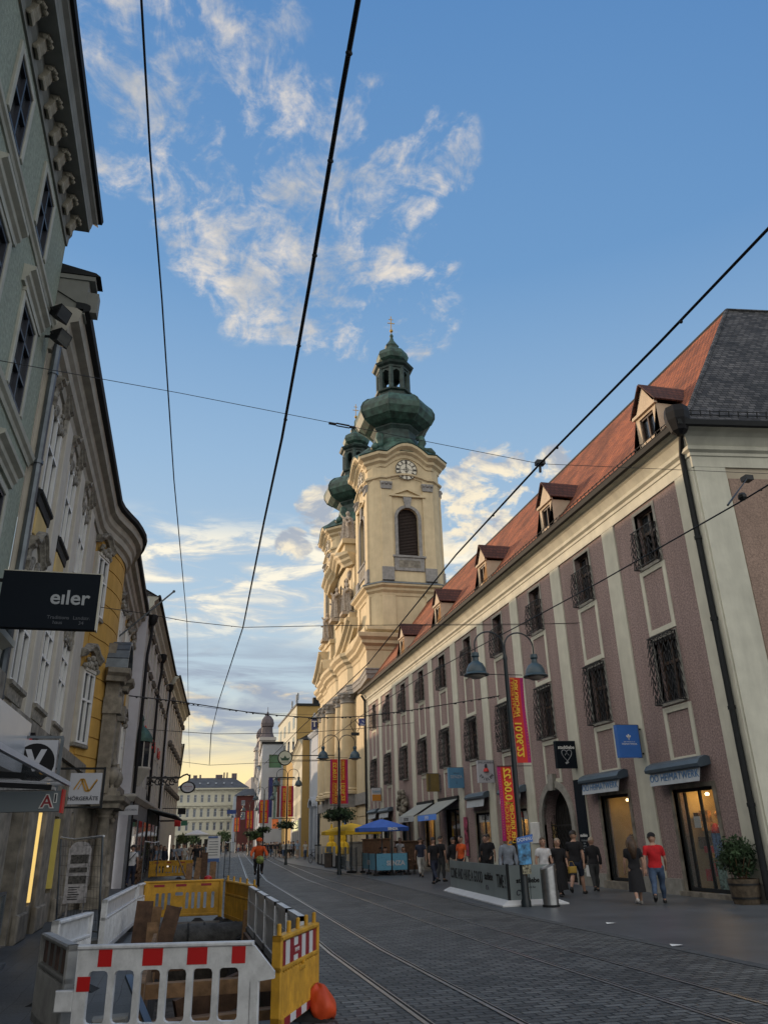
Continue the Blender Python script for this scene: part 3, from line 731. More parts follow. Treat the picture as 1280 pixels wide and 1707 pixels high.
# paper posters low in the first window, straw hearts and rings hung in the second
PAPB = mat('blue_poster', (.10, .20, .42), .6, .5, 14); PAPG = mat('green_poster', (.18, .30, .25), .6, .6, 12)
q = MB(); a, b = shops[0][0], shops[0][1]
q.k = 0; q.fbox(RF, a + .12, a + .62, .95, 1.6, -.14, -.128); q.k = 1; q.fbox(RF, a + .14, a + .62, .2, .9, -.14, -.128); q.k = 2; q.fbox(RF, a + 1.0, a + 1.3, 1.75, 2.05, -.14, -.128)
q.build_each('shop_poster', [PAPB, PAPG, WHITE], sf1)
q = MB(); c_ = shops[1][0]
def ring(mb, F, u, v, d, r, th=.02, n=14):
    mb.tube([F(u + r * math.cos(t), v + r * math.sin(t), d) for t in [2 * math.pi * i / n for i in range(n + 1)]], th, 5, cap=False)
ring(q, RF, c_ + .55, 1.72, -.4, .13); ring(q, RF, c_ + 1.15, 1.32, -.4, .13); ring(q, RF, c_ + .55, 1.72, -.4, .06)
q.tube([RF(c_ + .85 + .13 * math.sin(t) ** 3, 1.5 + .12 * (math.cos(t) - .38 * math.cos(2 * t) - .15 * math.cos(3 * t)), -.4) for t in [i * math.pi / 10 for i in range(21)]], .025, 5)
q.build('hanging_ornament', WOOD, sf2)
# white notice box by the gateway, lion-head cartouche over the far portal
MB().cbox(RF, 30.85, 31.65, 1.35, 2.15, 0, .1).build('notice_box', WHITE, rb)
q = MB(); rg = random.Random(5); c_ = RF(51, 3.75, .15)
q.sphere(c_, .5, 12, 8, sc=(.5, 1, .9))
for i in range(26):
    a = rg.random() * 6.28; r = .35 + .55 * rg.random(); q.sphere(c_ + Vector((-.15 - .1 * rg.random(), r * math.cos(a) * 1.2, r * math.sin(a) * .8)), .1 + .1 * rg.random(), 7, 5)
q.build('carved_cartouche', OLDST, rb, True)
# ------------------------------------------------------------------ baroque church with two towers
CHY = mat('church_ochre', (.60, .49, .315), .88, .06, 1.5, .12, 40, dirt=.28, streak=True)
CHG = mat('church_grey_stone', (.27, .26, .25), .9, .15, 4, .2, 30, dirt=.3)
COPPER = mat('green_copper', (.042, .098, .076), .6, .5, 1.6, .2, 14, dirt=.9, streak=True)
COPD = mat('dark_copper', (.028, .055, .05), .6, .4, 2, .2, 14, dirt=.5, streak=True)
STAT = mat('statue_stone', (.42, .36, .30), .9, .25, 6, .3, 20, dirt=.4)
LOUV = mat('louvre_wood', (.045, .03, .025), .7, .2, 5)
CLKF = mat('clock_white', (.62, .58, .48), .6, .05, 2)
GOLD = mat('gilding', (.45, .28, .07), .4, .1, 3, metal=.7)
ch = thing('church', 'ochre baroque church with two towers and green onion domes', 'church', (14, 76, 0))
CF = Frame((14.75, 0, 0), (0, 1, 0), (-1, 0, 0))
q = MB(); q.box(14.75, 30, 62.4, 90, 0, 17); q.build('wall', CHY, ch)
q = MB(); q.fbox(CF, 62.4, 90, 4.4, 5.3, 0, .22); q.fbox(CF, 70.2, 74.2, 4.3, 5.4, 0, .75); q.fbox(CF, 76.3, 80.9, 4.3, 5.4, 0, 1.0); q.fbox(CF, 82, 85, 4.3, 5.4, 0, .7); q.fbox(CF, 62.4, 90, 0, .8, 0, .25); q.build('stone_band', CHG, ch)
q = MB()
q.fbox(CF, 70.2, 74.2, 0, 4.3, 0, .7); q.fbox(CF, 76.3, 80.9, 0, 4.3, 0, .95); q.fbox(CF, 82, 85, 0, 4.3, 0, .65)
for a, b, d in ((62.7, 65.7, .16), (66.3, 69.4, .16), (70.4, 74.0, .45), (76.5, 80.7, .65), (86, 89, .2)): q.cbox(CF, a, b, 5.3, 13.6, 0, d, .03)
for z in (1.4, 2.1, 2.8, 3.5): q.fbox(CF, 62.4, 69.6, z, z + .5, 0, .05)
q.build('pilaster', CHY, ch)
def column(y, d):
    c = MB(); x = 14.75 - d
    c.lathe([(1.0, 5.4), (1.0, 5.6), (.9, 5.7), (.95, 5.8), (.82, 5.95), (.82, 8.5), (.72, 13.3)], (x, y, 0), 20); o = c.build('column', CHY, ch, True, auto=40)
    k = MB(); k.lathe([(.74, 13.2), (.82, 13.3), (.74, 13.4), (.78, 13.6), (1.0, 13.95), (1.06, 14.0), (1.06, 14.15)], (x, y, 0), 16)
    for i in range(8): k.sphere((x + .9 * math.cos(i * .785), y + .9 * math.sin(i * .785), 13.8), .17, 6, 5)
    k.build('capital', CHG, o, True, auto=40)
for y, d in ((71.0, .55), (73.3, .6), (77.4, .85), (79.8, .9), (83.4, .55)): column(y, d)
FP = [(14.3, 90.1), (14.3, 85.4), (13.9, 85.2), (13.8, 82.1), (14.1, 81.6), (13.6, 81.1), (13.5, 78.5), (13.6, 76.2), (14.0, 75.4), (13.9, 74.7), (13.45, 74.2), (13.4, 72), (13.55, 70.1), (13.95, 69.4), (14.0, 66.4), (14.1, 62.35), (28, 62.35)]
q = MB(); q.sweep([(x + .45 * (y > 62.4), y, 13.95) for x, y in FP], [(-.6, 0), (.05, 0), (.08, .35), (.14, .4), (.14, .7), (.2, .75), (.2, .85), (-.6, .85)]); q.build('architrave', CHG, ch)
q = MB(); q.sweep([(x + .45 * (y > 62.4), y, 14.8) for x, y in FP], [(-.6, 0), (.05, 0), (.05, 1.5), (.14, 1.6), (.2, 1.85), (.5, 2.05), (.52, 2.3), (.8, 2.55), (.85, 2.85), (.75, 2.9), (-.6, 2.95)]); q.build('cornice', CHY, ch)
# curved broken pediment over the entablature
q = MB(); prof = [(-.3, 0), (.1, 0), (.18, .25), (.42, .4), (.45, .6), (.75, .8), (.8, 1.0), (-.3, 1.05)]
q.sweep([(14.1, 74.0 - 8.4 * t, 17.2 + 3.2 * t ** 1.5) for t in [i / 10 for i in range(9)]], prof)
q.sweep([(14.0, 82.5 + (4.5) * (1 - t), 17.3 + 2.2 * (1 - (1 - t)) ** 1.4 * 0 + 2.4 * (t) ** 1.4) for t in [i / 8 for i in range(9)]], prof)
q.sweep([(14.0, 81.4 - 1.9 * t, 17.3 + 1.1 * math.sin(t * math.pi)) for t in [i / 8 for i in range(9)]], prof)
q.box(13.95, 20, 62.5, 74, 17.2, 18.4); q.build('broken_pediment', CHY, ch)
# near end of the nave front: raised block and cornice seen over the convent roof
q = MB(); q.box(14.6, 27, 62.6, 66, 17.2, 18.1); q.sweep([(14.55, 66, 17.6), (14.55, 62.55, 17.6), (27, 62.55, 17.6)], [(-.3, 0), (.1, 0), (.2, .3), (.5, .5), (.5, .75), (-.3, .8)]); q.build('attic', CHY, ch)
# ---- one tower, copied for the second
TC = Vector((18.3, 66.5)); TH = 3.5; CHF = 1.0
def tring(h, c=CHF, ox=0): return [(TC.x - h + c, TC.y - h), (TC.x + h - c, TC.y - h), (TC.x + h, TC.y - h + c), (TC.x + h, TC.y + h - c), (TC.x + h - c, TC.y + h), (TC.x - h + c, TC.y + h), (TC.x - h, TC.y + h - c), (TC.x - h, TC.y - h + c)]
FACES = [Frame((TC.x, TC.y - TH, 0), (1, 0, 0), (0, -1, 0)), Frame((TC.x - TH, TC.y, 0), (0, 1, 0), (-1, 0, 0)), Frame((TC.x, TC.y + TH, 0), (1, 0, 0), (0, 1, 0)), Frame((TC.x + TH, TC.y, 0), (0, 1, 0), (1, 0, 0))]
tw = MB(); W_ = TH - CHF; HW = .98; SPR = 28.95
for F in FACES:
    tw.wall(F, -W_, W_, 16.5, 35.5, [(-HW, HW, 25.25, SPR + HW)], .5)
    ap_ = [(HW * math.cos(math.pi * i / 12), SPR + HW * math.sin(math.pi * i / 12)) for i in range(13)]
    for i in range(12):
        cn = (HW, SPR + HW) if i < 6 else (-HW, SPR + HW)
        tw.add([F(*cn, -.003), F(*ap_[i], -.003), F(*ap_[i + 1], -.003)], [(0, 1, 2)])
        tw.add([F(*ap_[i], -.003), F(*ap_[i + 1], -.003), F(*ap_[i + 1], -.45), F(*ap_[i], -.45)], [(0, 1, 2, 3)])
rg_ = tring(TH)
for i in (1, 3, 5, 7):
    (xa, ya), (xb_, yb) = rg_[i], rg_[(i + 1) % 8]
    mid = Vector(((xa + xb_) / 2, (ya + yb) / 2)); out_ = (mid - TC).normalized() * .16; pm = mid + out_
    for p_, r_ in (((xa, ya), tuple(pm)), (tuple(pm), (xb_, yb))): tw.add([(p_[0], p_[1], 16.5), (r_[0], r_[1], 16.5), (r_[0], r_[1], 35.5), (p_[0], p_[1], 35.5)], [(0, 1, 2, 3)])
tower = tw.build('tower', CHY, ch)
q = MB()
for F in FACES:
    for s_ in (-1, 1): q.cbox(F, s_ * 2.0 - .52, s_ * 2.0 + .52, 24.0, 31.75, 0, .14, .02); q.cbox(F, s_ * 2.0 - .62, s_ * 2.0 + .62, 17.5, 21.4, 0, .1, .02); q.fbox(F, s_ * 2.0 - .5, s_ * 2.0 + .5, 32.4, 33.2, 0, .1)
    q.cbox(F, -1.75, 1.75, 31.0, 31.18, 0, .25, .02)
    for s_ in (-1, 1): q.fprism(F, [(s_ * 1.75, 31.18), (0, 31.95), (0, 31.72), (s_ * 1.3, 31.18)], 0, .22)
q.build('pilaster', CHY, tower)
q = MB()
for F in FACES:
    for s_ in (-1, 1):
        q.cbox(F, s_ * 2.0 - .55, s_ * 2.0 + .55, 22.8, 24.05, 0, .22, .03)
        q.fprism(F, [(s_ * 2 - .5, 31.7), (s_ * 2 + .5, 31.7), (s_ * 2 + .58, 32.45), (s_ * 2 - .58, 32.45)], 0, .25)
        for k in range(3): q.sphere(F(s_ * 2 - .4 + .4 * k, 32.25, .25), .17, 6, 5)
        q.cbox(F, s_ * (HW + .14) - .15, s_ * (HW + .14) + .15, 25.1, SPR, -.02, .1, .02)
    for i in range(12):
        a0, a1 = math.pi * i / 12, math.pi * (i + 1) / 12
        A = lambda a, r: (r * math.cos(a), SPR + r * math.sin(a))
        q.fprism(F, [A(a0, HW), A(a1, HW), A(a1, HW + .28), A(a0, HW + .28)], -.02, .1)
    q.fprism(F, [(-.22, 29.9), (.22, 29.9), (.42, 31.0), (-.42, 31.0)], 0, .2)
    q.cbox(F, -1.4, 1.4, 23.75, 25.1, 0, .12, .02); q.cbox(F, -1.55, 1.55, 25.0, 25.2, 0, .22, .02)
q.build('stone_trim', CHG, tower)
q = MB()
for F in FACES: q.cbox(F, -1.0, 1.0, 24.05, 24.75, .1, .135, .01)
q.build_each('relief_panel', OLDST, tower)
for F in FACES[:2]:
    q = MB()
    for i in range(32):
        v = 25.25 + i * .147; hw = HW if v < SPR else math.sqrt(max(.01, HW ** 2 - (v - SPR) ** 2))
        q.hexa([F(-hw, v, -.3), F(hw, v, -.3), F(hw, v + .03, -.3), F(-hw, v + .03, -.3), F(-hw, v + .11, -.42), F(hw, v + .11, -.42), F(hw, v + .14, -.42), F(-hw, v + .14, -.42)])
    q.fbox(F, -HW, HW, 25.25, SPR + HW, -.5, -.46); q.build('louvred_window', LOUV, tower)
q = MB(); q.sweep([(x, y, 21.4) for x, y in rg_], [(-.3, 0), (.08, 0), (.12, .25), (.34, .45), (.36, .65), (.62, .8), (.66, .95), (-.3, 1.0)], closed=True); q.build('string_course', CHY, tower)
q = MB(); q.sweep([(x, y, 22.42) for x, y in rg_], [(-.2, 0), (.7, -.05), (.7, .03), (.2, .28), (-.2, .34)], closed=True); q.build('lead_flashing', ZINC, tower)
def wavy(z0, amp, h):
    P = []; n = 11
    for i in range(4):
        F = FACES[(0, 3, 2, 1)[i]]; rev = i in (2, 3)
        for j in range(n):
            u = -W_ + 2 * W_ * j / (n - 1); t = u / W_; b = max(0.0, math.cos(t * math.pi / 1.5)) ** .8 if abs(t) < .75 else 0
            uu = -u if rev else u
            p = F(uu, 0, 0); P.append((p.x, p.y, z0 + amp * b))
    return P
q = MB(); q.sweep(wavy(32.55, .45, 0), [(-.2, 0), (.06, 0), (.1, .15), (.28, .25), (.3, .4), (-.2, .45)], closed=True); q.build('moulding', CHY, tower)
q = MB(); q.sweep(wavy(34.0, 1.1, 0), [(-.4, 0), (.1, 0), (.15, .3), (.4, .5), (.42, .75), (.8, 1.0), (.84, 1.25), (.74, 1.28), (-.4, 1.3)], closed=True); q.build('tower_cornice', CHY, tower)
wp = wavy(35.3, 1.1, 0)
q = MB(); q.sweep(wp, [(-.6, 0), (.86, -.03), (.92, .06), (.2, .5), (-.6, 1.2)], closed=True)
q.lathe([(4.3, 35.7), (3.6, 36.5), (3.0, 37.1), (2.5, 38.0)], (TC.x, TC.y, 0), 8, rot=R(22.5)); q.build('roof_skirt', COPPER, tower)
q = MB()
for i in range(4):
    a = R(45 + 90 * i); d = Vector((math.cos(a), math.sin(a), 0)); s_ = d.cross(Vector((0, 0, 1)))
    sp = [Vector((TC.x, TC.y, 0)) + d * r_ + Vector((0, 0, z_)) for r_, z_ in ((4.2, 36.1), (3.9, 36.6), (3.3, 36.8), (2.9, 37.2), (3.1, 37.7), (3.0, 38.2), (2.5, 38.4))]
    q.tube(sp, [.34, .32, .3, .34, .42, .38, .2], 8)
q.build_each('corner_volute', COPPER, tower, True)
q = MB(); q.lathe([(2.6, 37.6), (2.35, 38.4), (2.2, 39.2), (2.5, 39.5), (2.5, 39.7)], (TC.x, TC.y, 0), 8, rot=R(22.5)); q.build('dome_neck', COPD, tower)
q = MB(); q.lathe([(2.4, 39.6), (3.1, 39.85), (3.75, 40.3), (4.1, 40.95), (4.12, 41.5), (3.85, 42.1), (3.3, 42.65), (2.4, 43.05), (1.9, 43.2)], (TC.x, TC.y, 0), 8, rot=R(22.5))
for i in range(8):
    a = R(22.5 + 45 * i); q.tube([Vector((TC.x + r_ * math.cos(a), TC.y + r_ * math.sin(a), z_)) for r_, z_ in ((3.1, 39.85), (3.77, 40.3), (4.12, 40.95), (4.14, 41.5), (3.87, 42.1), (3.32, 42.65), (2.4, 43.05))], .06, 5)
dome = q.build('onion_dome', COPPER, tower)
q = MB(); q.lathe([(1.95, 43.1), (1.75, 43.3), (1.75, 43.9), (2.0, 44.0), (2.05, 44.15), (1.7, 44.25)], (TC.x, TC.y, 0), 8, rot=R(22.5))
for i in range(8):
    a = R(22.5 + 45 * i); d = Vector((math.cos(a), math.sin(a), 0)); c_ = Vector((TC.x, TC.y, 0)) + d * 1.5
    q.tube([c_ + Vector((0, 0, 44.2)), c_ + Vector((0, 0, 46.9))], .26, 6); q.tube([c_ + d * .2 + Vector((0, 0, 44.2)), c_ + d * .2 + Vector((0, 0, 46.7))], .1, 6)
    b = R(45 * i); e_ = Vector((math.cos(b), math.sin(b), 0)); tn = Vector((-e_.y, e_.x, 0)); c2 = Vector((TC.x, TC.y, 0)) + e_ * 1.38
    for s_ in (-1, 1): q.prism([c2 + tn * s_ * .65 + Vector((0, 0, 47)), c2 + tn * s_ * .65 + Vector((0, 0, 45.9)), c2 + tn * s_ * .42 + Vector((0, 0, 46.3)), c2 + Vector((0, 0, 46.6)), c2 + Vector((0, 0, 47))], e_ * .14)
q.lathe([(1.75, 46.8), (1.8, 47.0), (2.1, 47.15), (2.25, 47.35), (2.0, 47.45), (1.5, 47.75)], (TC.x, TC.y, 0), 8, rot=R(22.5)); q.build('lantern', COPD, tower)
q = MB(); q.lathe([(1.3, 47.7), (1.25, 48.0), (1.6, 48.25), (1.75, 48.7), (1.6, 49.2), (1.1, 49.6), (.75, 49.8), (.7, 50.1), (.78, 50.3), (.5, 50.7), (.25, 51.1), (.15, 51.5), (.22, 51.7), (.08, 52.0)], (TC.x, TC.y, 0), 8, rot=R(22.5)); q.build('small_dome', COPPER, tower)
q = MB(); q.tube([(TC.x, TC.y, 51.6), (TC.x, TC.y, 54.3)], .05, 6); q.bar((TC.x - .4, TC.y, 53.4), (TC.x + .4, TC.y, 53.4), .07); q.bar((TC.x - .25, TC.y, 53.9), (TC.x + .25, TC.y, 53.9), .06); q.sphere((TC.x, TC.y, 52.4), .2, 8, 6)
q.build('cross', GOLD, tower)
def clock(F, o):
    q = MB(); c_ = lambda r, a, d: F(r * math.sin(a), 33.83 + r * math.cos(a), d)
    n = 32; q.k = 0
    q.prism([c_(1.06, 2 * math.pi * i / n, .0) for i in range(n)], F.n * .19)
    q.k = 1
    for r0, r1 in ((1.0, 1.06), (.62, .66), (.2, .24)):
        for i in range(n): q.prism([c_(r0, 2 * math.pi * i / n, .19), c_(r1, 2 * math.pi * i / n, .19), c_(r1, 2 * math.pi * (i + 1) / n, .19), c_(r0, 2 * math.pi * (i + 1) / n, .19)], F.n * .02)
    for i in range(12):
        a = 2 * math.pi * i / 12; num = (3, 1, 2, 3, 2, 2, 2, 3, 4, 3, 2, 2)[i]
        for k in range(num):
            o_ = (k - (num - 1) / 2) * .075
            q.bar(c_(.69, a + o_ / .69, .2), c_(.97, a + o_ / .97, .2), .045, .03, up=F.n)
    q.k = 2; q.bar(c_(-.2, 0, .22), c_(.9, 0, .22), .06, .03, up=F.n); q.bar(c_(-.15, math.pi, .24), c_(.55, math.pi, .24), .07, .03, up=F.n); q.bar(c_(-.6, math.pi / 2, .2), c_(.6, math.pi / 2, .2), .03, .02, up=F.n)
    q.build('clock_face', [CLKF, BLACK, BLACK], o)
for F in FACES[:2]: clock(F, tower)
tower2 = dup(tower, ch, (0, 18.8, 0))
# ---- central gable with niches and statues
q = MB(); q.box(14.7, 17, 70, 82, 17, 27.6); q.fbox(CF, 71.2, 72.6, 18.2, 26.6, -.6, .1); q.fbox(CF, 74.4, 75.3, 18.2, 26.6, -.6, .05); q.fbox(CF, 76.7, 77.6, 18.2, 26.6, -.6, .05); q.fbox(CF, 79.3, 80.7, 18.2, 26.6, -.6, .1)
q.fbox(CF, 69.9, 72.2, 17.6, 21.3, -.6, .35); q.fbox(CF, 80.6, 83.4, 17.6, 21.3, -.6, .5); q.fbox(CF, 74.6, 77.4, 17.6, 22.0, -.6, .5); gab = q.build('gable', CHY, ch)
q = MB(); q.sweep([(14.6, 82.2, 26.6), (14.0, 80.9, 26.6), (14.0, 79.2, 27.2), (14.4, 78.5, 27.9), (14.2, 76, 28.7), (14.4, 73.5, 27.9), (14.0, 72.8, 27.2), (14.0, 71.1, 26.6), (14.6, 69.9, 26.6)], [(-.5, 0), (.1, 0), (.18, .25), (.45, .5), (.48, .75), (.75, 1.0), (.78, 1.2), (-.5, 1.25)])
for y0, y1, z in ((69.7, 72.4, 21.2), (80.4, 83.6, 21.2), (74.4, 77.6, 21.9)): q.fbox(CF, y0, y1, z, z + .45, -.5, .65)
q.box(14.5, 16.6, 73.8, 78.2, 28, 30.3); q.box(14.2, 16.8, 73.5, 78.5, 30.2, 30.7); q.build('gable_cornice', CHY, gab)
q = MB(); q.fbox(CF, 72.9, 74.2, 19, 25.2, -.62, -.5); q.fbox(CF, 75.5, 76.5, 22.4, 26.2, -.35, -.2); q.fbox(CF, 77.8, 79.1, 19, 25.2, -.62, -.5)
q.build('niche', OLDST, gab)
q = MB()
for y in (73.4, 78.4):
    for k in range(7): q.sphere(CF(y + .2 * math.sin(k * 2.1), 25.6 + .16 * k * (1 if k < 4 else -.2), .05), .32 - .02 * k, 7, 5)
for y in (71.9, 80.0): q.sphere(CF(y, 26.1, .15), .5, 8, 6, sc=(.6, 1.2, 1))
q.build('carved_ornament', STAT, gab, True)
def statue(pos, h, seed):
    rg = random.Random(seed); m = MB(); c = Vector(pos); w_ = h * .17
    m.lathe([(w_ * 1.15, 0), (w_ * 1.05, h * .08), (w_ * .95, h * .3), (w_ * .8, h * .5), (w_ * 1.0, h * .66), (w_ * .95, h * .76), (w_ * .35, h * .83), (w_ * .3, h * .86)], c, 9)
    m.sphere(c + Vector((0, 0, h * .93)), h * .075, 8, 6, sc=(.9, .9, 1.15))
    s_ = rg.choice((-1, 1))
    m.tube([c + Vector((0, s_ * w_ * .9, h * .75)), c + Vector((-w_ * .8, s_ * w_ * 1.5, h * .62)), c + Vector((-w_ * 1.3, s_ * w_ * .9, h * .78))], [w_ * .3, w_ * .25, w_ * .16], 6)
    m.tube([c + Vector((0, -s_ * w_ * .9, h * .75)), c + Vector((-w_ * .5, -s_ * w_ * 1.5, h * .55)), c + Vector((-w_ * 1.2, -s_ * w_ * .5, h * .5))], [w_ * .3, w_ * .25, w_ * .16], 6)
    for k in range(9):
        a = rg.random() * 6.28; m.tube([c + Vector((w_ * .8 * math.cos(a), w_ * .8 * math.sin(a), h * (.55 + .2 * rg.random()))), c + Vector((w_ * 1.15 * math.cos(a + .3), w_ * 1.15 * math.sin(a + .3), h * .02))], [w_ * .2, w_ * .28], 5)
    m.box(c.x - w_ * 1.3, c.x + w_ * 1.3, c.y - w_ * 1.3, c.y + w_ * 1.3, c.z - h * .1, c.z)
    o = m.build('statue', STAT, ch, True, auto=50); return o
statue((14.2, 71.0, 21.95), 3.0, 1); statue((14.1, 76.0, 22.6), 3.4, 2); statue((14.1, 82.0, 21.95), 3.0, 3)
statue((15.2, 74.6, 31.0), 2.6, 4); statue((15.2, 77.4, 31.0), 2.6, 5); statue((15.3, 76.0, 31.2), 3.6, 6)
# street lamp lantern, poster case and door on the church's front
q = MB(); q.fbox(CF, 71.2, 72.9, 1.2, 3.4, .72, .8); q.build('poster_case', DARK, ch); q = MB(); q.fbox(CF, 71.35, 72.75, 1.35, 3.25, .8, .82); q.build('poster', PAPB, ch)
q = MB(); q.fbox(CF, 74.3, 76.2, 0, 4.2, -.02, .12); q.build('church_door', WOODF, ch)
# ------------------------------------------------------------------ generic street house
def win(F, u, v0, v1, hw, parent, fm, gm, dep=.18, fw=.06, bars=(.5,), rows=(.66,), sill=None, sur=None, curtain=None):
    """window part: frame (own mesh) > pane, optional stone surround and sill"""
    f = MB(); d0, d1 = -dep - .02, -dep + .05
    for a, b in [(u - hw, u - hw + fw), (u + hw - fw, u + hw)] + [(u - hw + 2 * hw * t - fw * .5, u - hw + 2 * hw * t + fw * .5) for t in bars]: f.fbox(F, a, b, v0, v1, d0, d1)
    for a, b in [(v0, v0 + fw), (v1 - fw, v1)] + [(v0 + (v1 - v0) * t - fw * .5, v0 + (v1 - v0) * t + fw * .5) for t in rows]: f.fbox(F, u - hw + fw, u + hw - fw, a, b, d0 + .004, d1 - .004)
    o = f.build('window', fm, parent)
    MB().fbox(F, u - hw, u + hw, v0, v1, -dep - .05, -dep - .02).build('pane', gm, o)
    if sur:
        s = MB(); t = .13
        s.cbox(F, u - hw - t, u - hw, v0 - .02, v1 + t, -.05, .05, .012); s.cbox(F, u + hw, u + hw + t, v0 - .02, v1 + t, -.05, .05, .012); s.cbox(F, u - hw, u + hw, v1, v1 + t, -.05, .05, .012)
        s.build('window_surround', sur, o)
    if sill:
        MB().cbox(F, u - hw - .16, u + hw + .16, v0 - .11, v0 - .0, -.05, .14, .02).build('sill', sill, o)
    return o
def house(name, label, F, u1, top, rows, cols, hw, wm, fm, gm, trim, roofm=None, g_h=0, roof_h=2.5, depth=8, eave=.4, cor_h=.6, base=(0, 0, 0), group=None, sillm=None, sur=None, u0=0, ground=None, rise=None):
    t = thing(name, label, 'building', tuple(F(u0, 0, 0)), group)
    hs = [(c - hw, c + hw, a, b) for a, b in rows for c in cols]
    m = MB().wall(F, u0, u1, 0, top, hs, .2)
    for e_ in (u0, u1): m.add([F(e_, 0, 0), F(e_, 0, -depth), F(e_, top, -depth), F(e_, top, 0)], [(0, 1, 2, 3)])
    m.build('wall', wm, t)
    for a, b in rows:
        w0 = win(F, cols[0], a, b, hw, t, fm, gm, sill=sillm, sur=sur)
        for c in cols[1:]: dup(w0, t, tuple(F.u * (c - cols[0])))
    q = MB(); pr = [(-.1, 0), (.05, 0), (.08, cor_h * .3), (eave * .55, cor_h * .55), (eave * .6, cor_h * .8), (eave, cor_h), (eave, cor_h + .12), (-.1, cor_h + .12)]
    rv = F.u.cross(Vector((0, 0, 1))).dot(F.n) > 0
    P = [F(u0, top - cor_h, 0), F(u1, top - cor_h, 0)]
    q.sweep(P if rv else P[::-1], pr); q.build('cornice', trim, t)
    if roofm:
        r = MB(); zt = top + .1
        r.add([F(u0 - .1, zt, eave), F(u1 + .1, zt, eave), F(u1 + .1, zt + roof_h, -depth / 2), F(u0 - .1, zt + roof_h, -depth / 2), F(u1 + .1, zt, -depth), F(u0 - .1, zt, -depth)], [(0, 1, 2, 3), (3, 2, 4, 5)])
        r.add([F(u0, zt, eave - .1), F(u0, zt, -depth), F(u0, zt + roof_h, -depth / 2)], [(0, 1, 2)]); r.add([F(u1, zt, eave - .1), F(u1, zt, -depth), F(u1, zt + roof_h, -depth / 2)], [(0, 1, 2)])
        r.build('roof', roofm, t)
        MB().tube([F(u0, zt + .02, eave + .05), F(u1, zt + .02, eave + .05)], .08, 8).build('gutter', DARK, t)
    return t
# ------------------------------------------------------------------ green house, nearest on the left
LF = Frame((-3.3, 0, 0), (0, 1, 0), (1, 0, 0))
GRN = mat('green_render', (.30, .34, .275), .95, .16, 14, .6, 60, dirt=.35, streak=True)
GTRIM = mat('pale_green_trim', (.43, .43, .37), .85, .08, 4, .1, 40, dirt=.35, streak=True)
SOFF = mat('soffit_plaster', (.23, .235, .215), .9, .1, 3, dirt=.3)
NAVY = mat('dark_window_paint', (.03, .033, .045), .5, .1, 5)
gh = thing('green_house', 'green rendered town house with scrolled stone brackets under its deep eaves', 'building', (-3.3, 6, 0))
GC = [12.1, 9.72, 7.34, 4.96, 2.6, .2]
GM = [12.38, 9.95, 7.5, 5.05, 2.6, .2]
hs = [(c - .44, c + .44, 11.88, 13.15) for c in GC] + [(c - .52, c + .52, 8.7, 10.4) for c in GM] + [(c - .52, c + .52, 5.3, 7.15) for c in GM]
m = MB().wall(LF, -6, 14.1, 0, 14.4, hs, .22); m.add([(-3.3, 14.1, 0), (-12, 14.1, 0), (-12, 14.1, 14.4), (-3.3, 14.1, 14.4)], [(0, 1, 2, 3)]); m.build('wall', GRN, gh)
w1 = win(LF, GC[0], 11.88, 13.15, .44, gh, NAVY, GLASSB, sur=GTRIM, rows=(.5,), dep=.03); [dup(w1, gh, (0, c - GC[0], 0)) for c in GC[1:]]
w2 = win(LF, GM[0], 8.7, 10.4, .52, gh, NAVY, GLASSB, sur=GTRIM, rows=(.33, .7), dep=.03); w3 = win(LF, GM[0], 5.3, 7.15, .52, gh, NAVY, GLASSB, sur=GTRIM, rows=(.33, .7), dep=.03)
q = MB(); c = GM[0]; P = [(-3.3, c - .82, 10.58), (-3.3, c + .82, 10.58)]; HP = [(-.03, 0), (.05, 0), (.06, .08), (.11, .12), (.12, .2), (.2, .25), (.21, .31), (-.03, .36)]
q.sweep(P, HP); q.fbox(LF, c - .66, c + .66, 10.5, 10.6, 0, .07); hd = q.build('window_hood', GTRIM, w2)
q = MB(); q.sweep([(-3.3, c - .82, 7.4), (-3.3, c + .82, 7.4)], HP); q.build('window_hood', GTRIM, w3)
for c in GM[1:]: dup(w2, gh, (0, c - GM[0], 0)); dup(w3, gh, (0, c - GM[0], 0))
q = MB()
for z, pr in ((11.45, [(-.03, 0), (.03, 0), (.05, .06), (.09, .09), (.1, .15), (.04, .2), (-.03, .2)]), (8.28, [(-.03, 0), (.03, 0), (.05, .08), (.1, .12), (.12, .2), (.04, .25), (-.03, .25)]), (4.6, [(-.03, 0), (.1, 0), (.12, .2), (.25, .3), (.26, .4), (-.03, .45)])):
    q.sweep([(-3.3, -6, z), (-3.3, 14.1, z), (-12, 14.1, z)], pr)
q.build('string_course', GTRIM, gh)
q = MB()  # eaves slab with a moulded front edge
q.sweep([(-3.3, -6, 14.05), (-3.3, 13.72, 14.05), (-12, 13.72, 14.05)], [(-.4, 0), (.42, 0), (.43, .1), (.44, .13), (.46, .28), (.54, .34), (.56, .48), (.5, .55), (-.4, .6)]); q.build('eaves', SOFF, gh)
q = MB(); q.sweep([(-3.3, -6, 14.5), (-3.3, 13.72, 14.5), (-12, 13.72, 14.5)], [(.5, 0), (.62, -.02), (.64, .1), (.5, .12)]); q.build('gutter', DARK, gh)
q = MB(); q.sweep([(-3.3, -6, 13.55), (-3.3, 14.1, 13.55)], [(-.03, 0), (.04, 0), (.05, .2), (.1, .3), (.1, .5), (-.03, .5)]); q.build('frieze', SOFF, gh)
